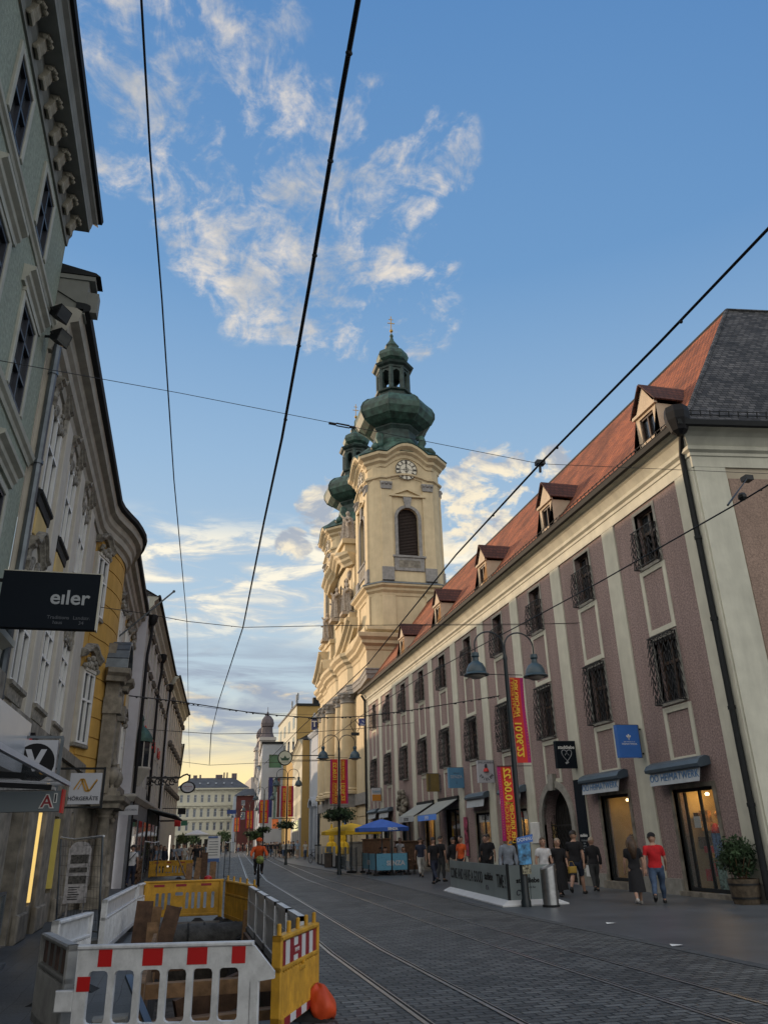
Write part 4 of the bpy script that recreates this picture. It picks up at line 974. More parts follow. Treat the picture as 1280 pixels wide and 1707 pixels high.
def bracket(y):
    q = MB(); w_ = .105
    sp = [(a * .72, b * .72) for a, b in [(0, 0), (.05, -.02), (.09, -.1), (.06, -.25), (.06, -.38), (.1, -.5), (.17, -.54), (.2, -.48), (.2, -.4), (.26, -.3), (.3, -.14), (.34, -.1), (.36, 0)]]
    q.prism([(-3.3 + a, y - w_, 14.04 + b) for a, b in sp], (0, 2 * w_, 0))
    for s_ in (-1, 1):
        q.tube([(-3.3 + .09, y + s_ * (w_ + .005), 14.04 - .33), (-3.3 + .09, y + s_ * (w_ + .025), 14.04 - .33)], [.06, .04], 10)
        q.tube([(-3.3 + .2, y + s_ * (w_ + .005), 14.04 - .08), (-3.3 + .2, y + s_ * (w_ + .025), 14.04 - .08)], [.055, .035], 10)
    for k in range(4): q.sphere((-3.3 + .25 + .02 * (k % 2), y - .075 + .05 * k, 14.04 - .07), .045, 6, 5)
    return q.build('eaves_bracket', mat_brk, gh)
mat_brk = mat('aged_stone_bracket', (.36, .33, .26), .9, .2, 8, .2, 30, dirt=.45)
b0 = bracket(13.75)
for i in range(1, 22): dup(b0, gh, (0, -.585 * i, 0))
q = MB(); q.add([(-2.8, -6, 14.62), (-2.8, 14.6, 14.62), (-8, 14.6, 18), (-8, -6, 18)], [(0, 1, 2, 3)]); q.build('roof', SLATE, gh)
MB().fbox(LF, -6, 14.1, 0, 4.4, 0, .25).build('ground_floor', OLDST, gh)
# two floodlights on one arm
fl = thing('floodlight', 'upper dark box floodlight on the corner of the green house', 'floodlight', tuple(PY(96, 522, 13.6)), 'twin floodlights on the house corner')
def flood(o):
    c = Vector(o.location); q = MB(); q.hexa([c + Vector(p) for p in ((-.1, -.1, -.08), (-.1, .1, -.08), (-.1, .1, .08), (-.1, -.1, .08), (.17, -.17, -.15), (.17, .17, -.15), (.17, .17, .14), (.17, -.17, .14))]); q.build('housing', BLACK, o)
    q = MB(); q.hexa([c + Vector(p) for p in ((.172, -.15, -.13), (.172, .15, -.13), (.172, .15, .12), (.172, -.15, .12), (.18, -.15, -.13), (.18, .15, -.13), (.18, .15, .12), (.18, -.15, .12))]); q.build('lens', GLASSB, o)
    q = MB(); q.bar(c + Vector((-.1, 0, 0)), c + Vector((-.32, 0, -.02)), .04); q.bar(c + Vector((-.02, -.19, 0)), c + Vector((-.02, .19, 0)), .03); q.build('bracket', DARK, o)
flood(fl); fl.rotation_euler = (0, .35, -.5)
f2 = dup(fl, None, loc=tuple(PY(96, 562, 13.6)), label='lower dark box floodlight on the corner of the green house')
# ------------------------------------------------------------------ yellow baroque house with a rounded bay
YLW = mat('yellow_ochre_render', (.52, .31, .07), .9, .08, 2, .15, 50, dirt=.3, streak=True)
YPAL = mat('pale_yellow_panel', (.56, .41, .17), .9, .08, 2, .1, 50, dirt=.2)
LIL = mat('grey_white_pilaster', (.50, .47, .41), .85, .06, 3, .1, 50, dirt=.3, streak=True)
ORN = mat('stucco_ornament', (.27, .25, .21), .9, .35, 9, .6, 25, dirt=.6)
yh = thing('yellow_house', 'ochre baroque house with pale pilasters, stucco hoods and a rounded corner bay', 'building', (-3.3, 22, 0))
YC = [15.98, 18.66, 21.3]; YP = [14.55, 17.32, 19.98, 22.6]
hs = [(c - .58, c + .58, 8.4, 10.35) for c in YC] + [(c - .58, c + .58, 4.55, 6.7) for c in YC]
m = MB().wall(LF, 14.12, 24.6, 3.6, 11.5, hs, .2)
PLAN = [(-3.3, 24.6), (-3.22, 25.0), (-3.05, 25.6), (-2.86, 26.2), (-2.74, 26.8), (-2.68, 27.4), (-2.68, 28.0), (-2.76, 28.6), (-2.92, 29.2), (-3.0, 29.6)]
m.build('wall', LIL, yh)
m = MB()
for (xa, ya), (xb_, yb) in zip(PLAN[:-1], PLAN[1:]):
    m.add([(xa, ya, 3.0), (xb_, yb, 3.0), (xb_, yb, 11.5), (xa, ya, 11.5)], [(0, 1, 2, 3)])
m.add([(-3.0, 29.6, 3), (-2.9, 38.1, 3), (-2.9, 38.1, 11.5), (-3.0, 29.6, 11.5)], [(0, 1, 2, 3)])
bayw = m.build('bay_wall', YLW, yh)
q = MB()   # scored joints of the bay, as thin raised courses
for i in range(13):
    z = 3.6 + i * .6
    for (xa, ya), (xb_, yb) in zip(PLAN[1:-1], PLAN[2:]):
        n_ = Vector((yb - ya, xa - xb_, 0)).normalized()
        if n_.x < 0: n_ = -n_
        A, B = Vector((xa, ya, z)), Vector((xb_, yb, z))
        q.hexa([A, B, B + n_ * .03, A + n_ * .03, A + Vector((0, 0, .56)), B + Vector((0, 0, .56)), B + Vector((0, 0, .56)) + n_ * .03, A + Vector((0, 0, .56)) + n_ * .03])
q.build('banded_render', YLW, bayw)
q = MB(); q.cbox(LF, YP[0] - .33, YP[0] + .33, 4.0, 10.9, -.01, .09, .02); pp_ = q.build('pilaster', LIL, yh)
for y in YP[1:]: dup(pp_, yh, (0, y - YP[0], 0))
wu = win(LF, YC[0], 8.4, 10.35, .58, yh, WHITE, GLASSB, dep=.0, rows=(.55,), sur=LIL)
wl = win(LF, YC[0], 4.55, 6.7, .58, yh, WHITE, GLASSB, dep=.0, rows=(.5, .76), sur=LIL)
def hood(c, z, par, hw=.8, M=None):
    q = MB(); pr = [(-.02, 0), (.05, 0), (.07, .06), (.13, .1), (.14, .16), (.2, .2), (.2, .25), (-.02, .28)]
    pts = [(-3.3, c + hw, z), (-3.3, c + hw * .6, z + .02), (-3.3, c + hw * .4, z + .22), (-3.3, c + hw * .15, z + .34), (-3.3, c, z + .36), (-3.3, c - hw * .15, z + .34), (-3.3, c - hw * .4, z + .22), (-3.3, c - hw * .6, z + .02), (-3.3, c - hw, z)]
    q.sweep(pts[::-1], pr); rg = random.Random(int(c * 10 + z))
    for k in range(22):
        u = c + rg.uniform(-hw * .8, hw * .8); v = z - .35 + rg.uniform(-.2, .3); q.sphere((-3.28 + rg.random() * .03, u, v), rg.uniform(.06, .13), 6, 5, sc=(.6, 1, rg.uniform(.7, 1.5)))
    for s_ in (-1, 1): q.tube([(-3.26, c + s_ * hw * .85, z), (-3.25, c + s_ * hw * .95, z - .25), (-3.27, c + s_ * hw * .8, z - .45), (-3.27, c + s_ * hw * .72, z - .3)], [.05, .07, .05, .04], 6)
    return q.build('stucco_hood', ORN, par, True, auto=45)
hood(YC[0], 10.72, wu); hood(YC[0], 7.05, wl)
q = MB(); q.sweep([(-3.3, YC[0] - .72, 4.22), (-3.3, YC[0] + .72, 4.22)], [(-.02, 0), (.06, 0), (.07, .2), (.13, .24), (.13, .31), (-.02, .33)]); q.build('sill', ORN, wl)
q = MB(); q.sweep([(-3.3, YC[0] - .72, 8.06), (-3.3, YC[0] + .72, 8.06)], [(-.02, 0), (.05, 0), (.06, .18), (.11, .22), (.11, .28), (-.02, .3)]); q.build('sill', DARK, wu)
for c in YC[1:]: dup(wu, yh, (0, c - YC[0], 0)); dup(wl, yh, (0, c - YC[0], 0))
q = MB(); q.cbox(LF, YC[0] - .56, YC[0] + .56, 7.45, 8.02, -.01, .04, .015); pn = q.build('panel', YPAL, yh); [dup(pn, yh, (0, c - YC[0], 0)) for c in YC[1:]]
OUT = [(-3.3, 14.12)] + [(-3.3, 24.4), (-3.22, 25.0), (-3.05, 25.6), (-2.86, 26.2), (-2.74, 26.8), (-2.66, 27.4), (-2.66, 28.0), (-2.76, 28.6), (-2.92, 29.2), (-2.95, 29.6), (-2.9, 38.0)]
q = MB(); q.sweep([(x, y, 10.95) for x, y in OUT], [(-.1, 0), (.06, 0), (.1, .15), (.2, .22), (.22, .42), (.3, .5), (.34, .68), (.5, .74), (.52, .9), (.56, 1.05), (-.1, 1.1)]); q.build('cornice', mat('stucco_cornice', (.38, .36, .31), .9, .1, 3, dirt=.35, streak=True), yh)
q = MB(); q.sweep([(x, y, 11.95) for x, y in OUT], [(.4, .08), (.54, -.02), (.66, .02), (.68, .16), (.6, .2), (.4, .22)]); q.build('gutter', DARK, yh)
q = MB()
for (xa, ya), (xb_, yb) in zip(OUT[:-1], OUT[1:]): q.add([(xa + .5, ya, 12.1), (xb_ + .5, yb, 12.1), (-8, yb, 15.2), (-8, ya, 15.2)], [(0, 1, 2, 3)])
q.build('roof', SLATE, yh)
q = MB(); q.tube([(-3.14, 14.22, .2), (-3.14, 14.22, 11.4), (-2.95, 14.3, 11.9)], .08, 8)
for z in (4, 6.2, 8.4, 10.4): q.tube([(-3.14, 14.22, z), (-3.14, 14.22, z + .07)], .1, 8)
q.build('drainpipe', ZINC, yh, True, auto=40)
q = MB(); q.box(-3.6, -2.72, 14.15, 14.5, 11.9, 12.75); q.box(-3.75, -2.6, 14.12, 14.55, 12.75, 12.86); q.box(-2.72, -2.5, 14.2, 14.45, 12.0, 12.5); q.build('gable_end', SOFF, yh)
q = MB(); q.hexa([(-3.8, 14.1, 12.87), (-2.5, 14.1, 12.87), (-2.5, 14.6, 12.87), (-3.8, 14.6, 12.87), (-3.8, 14.1, 13.2), (-2.6, 14.1, 12.95), (-2.6, 14.6, 12.95), (-3.8, 14.6, 13.2)]); q.build('metal_capping', DARK, yh)
# windows on the bay: flat sashes set on its chords
def bay_frame(i): 
    (xa, ya), (xb_, yb) = PLAN[i], PLAN[i + 1]; u = Vector((xb_ - xa, yb - ya, 0)); return Frame(((xa + xb_) / 2, (ya + yb) / 2, 0), u, Vector((u.y, -u.x, 0)))
BFm = Frame((-3.19, 25.12, 0), Vector((.26, 1, 0)), Vector((1, -.26, 0)))
for v0, v1 in ((8.4, 10.3), (4.5, 6.6)):
    o = win(BFm, 0, v0, v1, .42, yh, WHITE, GLASSB, dep=-.1, rows=(.6,), sill=ORN); q = MB()
    q.fbox(BFm, -.52, -.42, v0, v1 + .1, -.2, .13); q.fbox(BFm, .42, .52, v0, v1 + .1, -.2, .13); q.fbox(BFm, -.42, .42, v1, v1 + .1, -.2, .18); q.build('window_surround', LIL, o)
    q = MB(); c_ = BFm(0, v1 + .55, .12)
    q.sweep([BFm(.75, v1 + .35, 0), BFm(.4, v1 + .45, 0), BFm(.2, v1 + .62, 0), BFm(0, v1 + .68, 0), BFm(-.2, v1 + .62, 0), BFm(-.4, v1 + .45, 0), BFm(-.75, v1 + .35, 0)][::-1], [(-.02, 0), (.16, 0), (.2, .08), (.27, .14), (.27, .22), (-.02, .26)])
    rg = random.Random(int(v0 * 7))
    for k in range(16): q.sphere(BFm(rg.uniform(-.5, .5), v1 + rg.uniform(.1, .45), .15), rg.uniform(.06, .12), 6, 5)
    q.build('stucco_hood', ORN, o, True, auto=45)
BF2 = Frame((-2.72, 28.3, 0), Vector((-.14, 1, 0)), Vector((1, .14, 0)))
# further windows of the house, between the bay and the white house
EF = Frame((-2.98, 29.6, 0), Vector((.0118, 1, 0)), Vector((1, -.0118, 0)))
for k, c in enumerate((2.2, 5.2, 8.0)):
    for v0, v1 in ((8.3, 10.2), (4.4, 6.5)):
        o = win(EF, c - .6, v0, v1, .5, yh, WHITE, GLASSB, dep=-.06, rows=(.6,)); q = MB()
        q.fbox(EF, c - 1.25, c + .05, v0 - .1, v1 + .1, -.1, .03); q.build('window_surround', LIL, o)
        q = MB(); rg = random.Random(k + int(v0))
        q.sweep([EF(c + .2, v1 + .3, 0), EF(c - .6, v1 + .65, 0), EF(c - 1.4, v1 + .3, 0)][::-1], [(-.02, 0), (.08, 0), (.12, .08), (.2, .14), (.2, .2), (-.02, .22)])
        for j in range(14): q.sphere(EF(c - .6 + rg.uniform(-.6, .6), v1 + rg.uniform(.05, .4), .12), rg.uniform(.06, .13), 6, 5)
        q.build('stucco_hood', ORN, o, True, auto=45)
    q = MB(); q.cbox(EF, c + .2, c + .8, 3.6, 10.9, -.05, .1, .02); q.build('pilaster', LIL, yh)
# stone portal with a balcony aedicule, urns and columns
po = MB()
px0, pyc = -2.7, 27.6
for s_ in (-1, 1):
    po.box(px0, px0 + .42, pyc + s_ * .85 - .2, pyc + s_ * .85 + .2, 3.2, 6.6); po.box(px0 - .02, px0 + .55, pyc + s_ * .85 - .26, pyc + s_ * .85 + .26, 5.6, 6.1)
    po.box(px0, px0 + .6, pyc + s_ * .95 - .32, pyc + s_ * .95 + .32, 0, .5)
po.sweep([(px0, pyc + 1.35, 6.6), (px0 + .5, pyc + 1.2, 6.6), (px0 + .5, pyc + .55, 6.6), (px0 + .3, pyc + .5, 6.6), (px0 + .3, pyc - .5, 6.6), (px0 + .5, pyc - .55, 6.6), (px0 + .5, pyc - 1.2, 6.6), (px0, pyc - 1.35, 6.6)][::-1], [(-.2, 0), (.05, 0), (.1, .15), (.22, .25), (.24, .4), (-.2, .45)])
po.sweep([(px0, pyc + 1.5, 2.75), (px0 + .75, pyc + 1.35, 2.75), (px0 + .75, pyc - 1.35, 2.75), (px0, pyc - 1.5, 2.75)][::-1], [(-.8, 0), (.05, 0), (.08, .12), (.2, .2), (.22, .34), (-.8, .36)])
pt = po.build('portal', OLDST, yh)
q = MB(); n = 10
for i in range(n):
    a0, a1 = math.pi * i / n, math.pi * (i + 1) / n
    P = lambda a, x: Vector((x, pyc + 1.05 * math.cos(a), 7.05 + 1.0 * math.sin(a)))
    q.prism([P(a0, px0 - .2), P(a1, px0 - .2), P(a1, px0 + .62), P(a0, px0 + .62)], Vector((0, math.cos((a0 + a1) / 2), math.sin((a0 + a1) / 2))) * .1)
q.build('arched_canopy', ZINC, pt)
q = MB(); q.box(px0 - .1, px0 + .2, pyc - 1, pyc + 1, 7.05, 7.9); q.box(px0, px0 + .1, pyc - .62, pyc + .62, 3.3, 6.5); q.build('panel', OLDST, pt)
wf = Frame((px0 + .14, pyc, 0), (0, 1, 0), (1, 0, 0)); win(wf, 0, 3.5, 6.2, .5, pt, WHITE, GLASSB, dep=0, rows=(.65,))
for s_ in (-1, 1):
    q = MB(); c = (px0 + .38, pyc + s_ * .95, 0)
    q.lathe([(.24, .5), (.24, .6), (.19, .66), (.19, 1.6), (.165, 2.45), (.2, 2.5), (.17, 2.56), (.26, 2.72), (.27, 2.76)], c, 14); o = q.build('column', OLDST, pt, True, auto=40)
    q = MB(); c = (px0 + .5, pyc + s_ * .85, 0)
    q.box(c[0] - .16, c[0] + .16, c[1] - .16, c[1] + .16, 3.1, 3.35); q.lathe([(.07, 3.35), (.06, 3.45), (.17, 3.6), (.2, 3.75), (.16, 3.9), (.07, 3.98), (.1, 4.05), (.05, 4.15), (.04, 4.22)], c, 12); q.build('urn', OLDST, pt, True, auto=40)
q = MB(); rg = random.Random(2)
for k in range(26): q.sphere((px0 + .3 + rg.random() * .25, pyc + rg.choice((-1, 1)) * rg.uniform(.5, 1.0), 2.35 + rg.random() * .45), rg.uniform(.06, .13), 6, 5)
for k in range(14): q.sphere((px0 + .2 + rg.random() * .2, pyc + rg.uniform(-.6, .6), 6.1 + rg.random() * .4), rg.uniform(.06, .12), 6, 5)
q.build('carving', OLDST, pt, True)
# stone ground floor with recessed openings, two of them with a lit edge strip
GF = Frame((-3.05, 0, 0), (0, 1, 0), (1, 0, 0))
ops = [(16.2, 17.6, .02, 2.6), (18.9, 19.75, .55, 2.45), (21.3, 22.6, .65, 2.4), (24.3, 25.4, .02, 2.6), (30.4, 31.6, .1, 2.6), (33, 34.4, .1, 2.6)]
m = MB().wall(GF, 14.3, 26.3, 0, 3.9, ops[:4], .35); m.add([(-3.05, 26.3, 0), (-2.72, 26.9, 0), (-2.72, 26.9, 3.9), (-3.05, 26.3, 3.9)], [(0, 1, 2, 3)])
GF2 = Frame((-2.72, 0, 0), (0, 1, 0), (1, 0, 0)); m.wall(GF2, 26.9, 38.1, 0, 3.9, ops[4:], .35); m.wall(GF, 14.3, 14.3, 0, 0)
m.add([(-3.05, 14.3, 0), (-3.6, 14.3, 0), (-3.6, 14.3, 3.9), (-3.05, 14.3, 3.9)], [(0, 1, 2, 3)])
m.fbox(GF, 14.3, 26.3, 3.7, 3.95, -.3, .12); m.fbox(GF2, 26.9, 38.1, 3.7, 3.95, -.3, .14)
gf = m.build('ground_floor', OLDST, yh)
for F_, (a, b, c, e) in [(GF, o) for o in ops[:4]] + [(GF2, o) for o in ops[4:]]:
    MB().fbox(F_, a, b, c, e, -.36, -.33).build('shop_window', GLASS, yh)
LITS = mat('lit_strip', (.8, .6, .2), .5, .1, 2, emit=(1, .66, .2), es=.8)
q = MB(); q.fbox(GF, 19.5, 19.62, .62, 2.4, -.1, .03); q.build('lit_sign', LITS, yh); q = MB(); q.fbox(GF, 22.45, 22.6, .75, 2.35, -.1, .03); q.build('lit_sign', mat('lit_strip_dim', (.3, .25, .07), .5, .1, 2, emit=(.8, .62, .12), es=.10), yh)
q = MB()
for a, b in ((14.5, 15.9), (17.75, 18.75), (19.9, 21.1), (22.8, 24.1)): q.cbox(GF, a, b, 0, 3.65, -.02, .1, .03); q.cbox(GF, a - .04, b + .04, 0, .5, .05, .16, .03)
q.build_each('stone_pier', OLDST, yh)
# ------------------------------------------------------------------ white houses farther along the left side
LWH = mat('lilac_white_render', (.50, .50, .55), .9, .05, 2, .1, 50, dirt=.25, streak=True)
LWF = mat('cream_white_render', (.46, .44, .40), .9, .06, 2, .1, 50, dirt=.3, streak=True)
SILD = mat('dark_window_hood', (.10, .09, .08), .8, .2, 5)
def line_frame(a, b):
    a, b = Vector((a[0], a[1], 0)), Vector((b[0], b[1], 0)); u = (b - a).normalized(); return Frame(a, u, Vector((u.y, -u.x, 0))), (b - a).length
F3, n3_ = line_frame((-2.32, 38.2), (-1.62, 58.0))
c3_ = [1.6 + 2.35 * i for i in range(8)]
h3 = house('white_house', 'white house with dark window hoods beside the rounded ochre bay', F3, n3_, 12.9, [(10.6, 11.6), (7.6, 9.6), (4.5, 6.5)], c3_, .48, LWF, WHITE, GLASSB, GTRIM, SLATE, eave=.42, cor_h=.7)
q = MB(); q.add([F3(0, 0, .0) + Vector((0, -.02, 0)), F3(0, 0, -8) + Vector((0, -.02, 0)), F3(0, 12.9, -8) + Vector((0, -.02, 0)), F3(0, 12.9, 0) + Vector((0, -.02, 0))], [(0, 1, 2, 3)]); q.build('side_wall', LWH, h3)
q = MB(); u = c3_[0]
q.sweep([F3(u - .7, 9.72, 0), F3(u + .7, 9.72, 0)], [(-.02, 0), (.08, 0), (.16, .14), (.16, .2), (-.02, .22)]); wh0 = q.build('window_hood', SILD, h3)
for c in c3_[1:]: dup(wh0, h3, tuple(F3.u * (c - u)))
for c in c3_: dup(wh0, h3, tuple(F3.u * (c - u) + Vector((0, 0, 1.95))))
for u in (.35, 9.2, 18.9):
    q = MB(); q.tube([F3(u, .3, .12), F3(u, 10.2, .12), F3(u + .3, 11.2, .2), F3(u + .3, 11.8, .2)], .075, 8); q.lathe([(.1, 0), (.22, .2), (.24, .5), (.1, .55)], F3(u + .3, 11.7, .2), 8); q.build('drainpipe', BLACK, h3, True, auto=40)
q = MB(); q.fbox(F3, .1, n3_, 0, 3.5, .0, .12); q.build('ground_floor', mat('grey_shop_front', (.14, .15, .17), .7, .15, 3, dirt=.3), h3)
q = MB(); q.sweep([F3(0, 3.5, -3), F3(0, 3.5, .1), F3(n3_, 3.5, .1)], [(-.05, 0), (.05, 0), (.2, .2), (.2, .3), (-.05, .34)]); q.build('shop_cornice', LWF, h3)
for k in range(6): MB().fbox(F3, 1 + 3.1 * k, 3.1 + 3.1 * k, .3, 2.8, .12, .15).build('shop_window', GLASS, h3)
q = MB()
F4, n4_ = line_frame((-1.42, 58.3), (-.52, 77.0))
c4_ = [1.8 + 2.5 * i for i in range(7)]
h4 = house('white_house', 'farther white house whose end wall shows past the white house with drainpipes', F4, n4_, 12.9, [(9.4, 11.3), (6.2, 8.2), (3.6, 5.2)], c4_, .5, LWF, WHITE, GLASSB, GTRIM, SLATE, eave=.5, cor_h=.8)
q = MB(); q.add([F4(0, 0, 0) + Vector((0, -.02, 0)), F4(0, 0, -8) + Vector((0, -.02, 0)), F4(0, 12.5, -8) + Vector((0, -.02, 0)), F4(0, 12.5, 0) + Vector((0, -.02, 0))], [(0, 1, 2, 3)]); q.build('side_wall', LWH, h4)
q = MB(); u = c4_[0]
for k in range(5): q.sphere(F4(u - .4 + .2 * k, 11.5 + .15 * math.sin(k * 1.57 / 2), .12), .16, 6, 5)
q.sweep([F4(u - .7, 11.4, 0), F4(u + .7, 11.4, 0)], [(-.02, 0), (.08, 0), (.16, .14), (.16, .2), (-.02, .22)]); oh = q.build('window_hood', SILD, h4)
for r_ in (0, -3.1, -6.1):
    for c in c4_: 
        if r_ or c != u: dup(oh, h4, tuple(F4.u * (c - u) + Vector((0, 0, r_))))
F5, n5_ = line_frame((-.75, 77.3), (-1.2, 118))
house('brown_house', 'low red brown house end beyond the white houses on the left', F5, n5_, 10.2, [(7, 8.8), (4, 5.8)], [2.5 + 3.2 * i for i in range(11)], .6, mat('red_brown_render', (.30, .20, .16), .9, .08, 2, dirt=.25), WHITE, GLASS, GTRIM, SLATE, eave=.4)
# ------------------------------------------------------------------ houses that close the street
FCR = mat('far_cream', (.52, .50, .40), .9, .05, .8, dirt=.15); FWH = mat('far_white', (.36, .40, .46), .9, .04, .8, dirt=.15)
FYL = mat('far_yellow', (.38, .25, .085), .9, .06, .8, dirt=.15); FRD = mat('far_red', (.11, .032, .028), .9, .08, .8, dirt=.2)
FGL = glass('far_glass', (.03, .04, .05), .1); DSL = mat('far_slate', (.06, .065, .075), .7, .2, 1)
# narrow white front right after the church
wn = thing('white_house', 'narrow plain white front squeezed between the church and the ochre gable', 'building', (14.7, 90.3, 0))
Fw = Frame((14.5, 90.2, 0), (0, 1, 0), (-1, 0, 0)); m = MB().wall(Fw, 0, 6.3, 0, 13.4, [(1.2, 3.4, .0, 5.2)], .5); m.build('wall', FWH, wn)
q = MB(); q.sweep([(14.5, 96.4, 13.0), (14.5, 90.2, 13.0)], [(-.3, 0), (.1, 0), (.3, .3), (.35, .5), (-.3, .6)])
for s_ in (.9, 3.7): q.fbox(Fw, s_ - .25, s_ + .25, 0, 5.3, 0, .3)
n = 10
for i in range(n):
    a0, a1 = math.pi * i / n, math.pi * (i + 1) / n; P = lambda a, r: (2.3 + r * math.cos(a), 5.2 + .6 * r * math.sin(a))
    q.fprism(Fw, [P(a0, 1.3), P(a1, 1.3), P(a1, 1.8), P(a0, 1.8)], 0, .5)
q.build('portal_surround', FWH, wn); MB().fbox(Fw, 1.2, 3.4, 0, 5.2, -.45, -.4).build('door', INTER, wn)
q = MB()
for k in range(9): leaves(q, (15.0 + .2 * k, 91 + .7 * k, 14.1 + .3 * math.sin(k)), (.5, .6, .6), 45, .2, k)
rp = q.build('roof_plants', mat('roof_garden_leaves', (.05, .09, .03), .8, .3, 3), wn); 
ts = thing('info_sign', 'dark blue square sign with a white T on the white roof edge', 'sign', tuple(PX(524, 1210, 14.1)))
c_ = PX(524, 1206, 14.1)
MB().box(c_.x - .35, c_.x + .35, c_.y - .06, c_.y + .06, c_.z - .75, c_.z + .45).build('board', mat('navy_board', (.015, .03, .13), .4, .05, 2), ts)
text('T', 'lettering', .95, TM(c_ + Vector((0, -.075, -.12)), (1, 0, 0), (0, 0, 1)), WHITE, ts, .005, bold=.015)
q = MB(); q.lathe([(.5, .5), (.3, .75), (.05, 1.2)], c_, 4, rot=R(45)); q.build('roof', FWH, ts)
# ochre gabled house with cream street front
Fa, na_ = line_frame((13.62, 96.6), (16.0, 123)); Fa = Frame(Fa.o, Fa.u, -Fa.n)
hc = house('ochre_house', 'cream and ochre house with a bare ochre side wall after the narrow white front', Fa, na_, 13.0, [(10.2, 11.9), (7.0, 8.8), (4.7, 6.3)], [1.7 + 3.1 * i for i in range(8)], .5, FCR, FWH, FGL, FCR, DSL, depth=10, eave=.5, roof_h=2.8)
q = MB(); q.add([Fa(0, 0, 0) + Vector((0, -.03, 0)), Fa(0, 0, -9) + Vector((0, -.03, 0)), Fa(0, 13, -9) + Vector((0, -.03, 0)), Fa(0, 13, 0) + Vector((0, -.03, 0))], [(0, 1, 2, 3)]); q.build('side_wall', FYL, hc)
MB().fbox(Fa, 0, na_, 0, 4.2, 0, .2).build('ground_floor', mat('grey_rustication', (.32, .32, .33), .9, .1, 1, dirt=.2), hc)
SHOPL = mat('lit_shop_front', (.6, .62, .4), .6, .3, .5, emit=(.75, .80, .42), es=.35)
for k in range(3): MB().fbox(Fa, 3 + 5 * k, 6.6 + 5 * k, 2.9, 4.0, .2, .35).build('lit_fascia', SHOPL, hc)
for k in range(4): MB().fbox(Fa, 2.6 + 5 * k, 6.9 + 5 * k, .1, 2.8, .2, .24).build('shop_window', GLASS, hc)
# tall yellow block behind
ty = thing('apartment_building', 'tall flat roofed yellow building with aerials behind the ochre house', 'building', (19, 125, 0))
q = MB(); q.box(16.6, 26, 124.5, 150, 0, 21.6); q.build('wall', FYL, ty); q = MB(); q.box(16.45, 26.1, 124.3, 150.2, 21.6, 21.95); q.build('roof_edge', DARK, ty)
Fy = Frame((16.6, 124.5, 0), (0, 1, 0), (-1, 0, 0)); q = MB(); q.fbox(Fy, 0, 25, 14, 21.6, 0, .06); q.build('street_front', FCR, ty)
for k in range(4):
    for z in (15.2, 18.4): MB().fbox(Fy, 2 + 6 * k, 4.4 + 6 * k, z, z + 1.9, .06, .09).build('window', FGL, ty)
for x, y, h in ((16.9, 126, 2.0), (17.2, 130, 2.4), (17.0, 134, 2.0), (17.6, 140, 1.6), (20.3, 125.5, 2.6)):
    q = MB(); q.tube([(x, y, 21.9), (x, y, 21.9 + h)], .07, 6); q.box(x - .12, x + .12, y - .1, y + .1, 21.9 + h * .45, 21.9 + h * .95); q.build('aerial', ZINC, ty)
q = MB(); q.box(19.4, 20.9, 126, 127, 21.9, 23.2); q.build('chimney', DARK, ty)
# glass fronted block catching the sunset, blue-grey block
Fb, nb_ = line_frame((16.2, 123.3), (17.6, 141)); Fb = Frame(Fb.o, Fb.u, -Fb.n)
hb = house('glass_fronted_house', 'blue grey building with shining glass upper storeys beyond the ochre house', Fb, nb_, 14.2, [(10.5, 12.6), (7.4, 9.3), (4.6, 6.4)], [1.8 + 2.9 * i for i in range(6)], .9, mat('blue_grey_render', (.24, .30, .38), .8, .05, 1), FWH, glass('sky_glass', (.2, .2, .2), .05, .0), FWH, DSL, depth=9, roof_h=1)
# white block with its gable wall, then the long white front
w5 = thing('white_house', 'big plain white block with a green window in front of the twin domes', 'building', (13.6, 142, 0))
Fs = Frame((12.9, 141.5, 0), (1, 0, 0), (0, -1, 0))
m = MB().wall(Fs, 0, 5.6, 0, 17.9, [(1.2, 3.4, 13.6, 15.8), (1.2, 2.9, 9.6, 11.6)], .3)
Fl, nl_ = line_frame((12.9, 141.5), (17.6, 206)); Fl = Frame(Fl.o, Fl.u, -Fl.n)
m.wall(Fl, 0, 22, 0, 17.9, [], .3); m.add([Fl(22, 0, 0), Fl(22, 0, -6), Fl(22, 17.9, -6), Fl(22, 17.9, 0)], [(0, 1, 2, 3)]); m.build('wall', FWH, w5)
q = MB(); q.sweep([Vector((18.5, 141.5, 17.6)), Vector((12.9, 141.5, 17.6)), Fl(22, 17.6, 0)][::-1], [(-.2, 0), (.15, 0), (.2, .4), (-.2, .45)]); q.build('cornice', DARK, w5)
MB().fbox(Fs, 1.2, 3.4, 13.6, 15.8, -.3, -.25).build('window', mat('green_glass', (.06, .16, .10), .2, .1, 1), w5)
o = MB().fbox(Fs, 1.2, 2.9, 9.6, 11.6, -.3, -.25).build('window', FGL, w5)
for r_ in range(3):
    for k in range(5): MB().fbox(Fl, 2 + 4 * k, 3.6 + 4 * k, 6.6 + 3.6 * r_, 8.6 + 3.6 * r_, .0, .04).build('window', FGL, w5)
Fm = Frame(Fl(22.2, 0, -.2), Fl.u, Fl.n)
h6 = house('white_house', 'long white house with a deep cornice running on to the square', Fm, 42, 15.6, [(11.5, 13.6), (8.2, 10.2), (5, 7)], [2 + 3.3 * i for i in range(12)], .6, FWH, FWH, FGL, FWH, DSL, depth=9, eave=.9, cor_h=1.2)
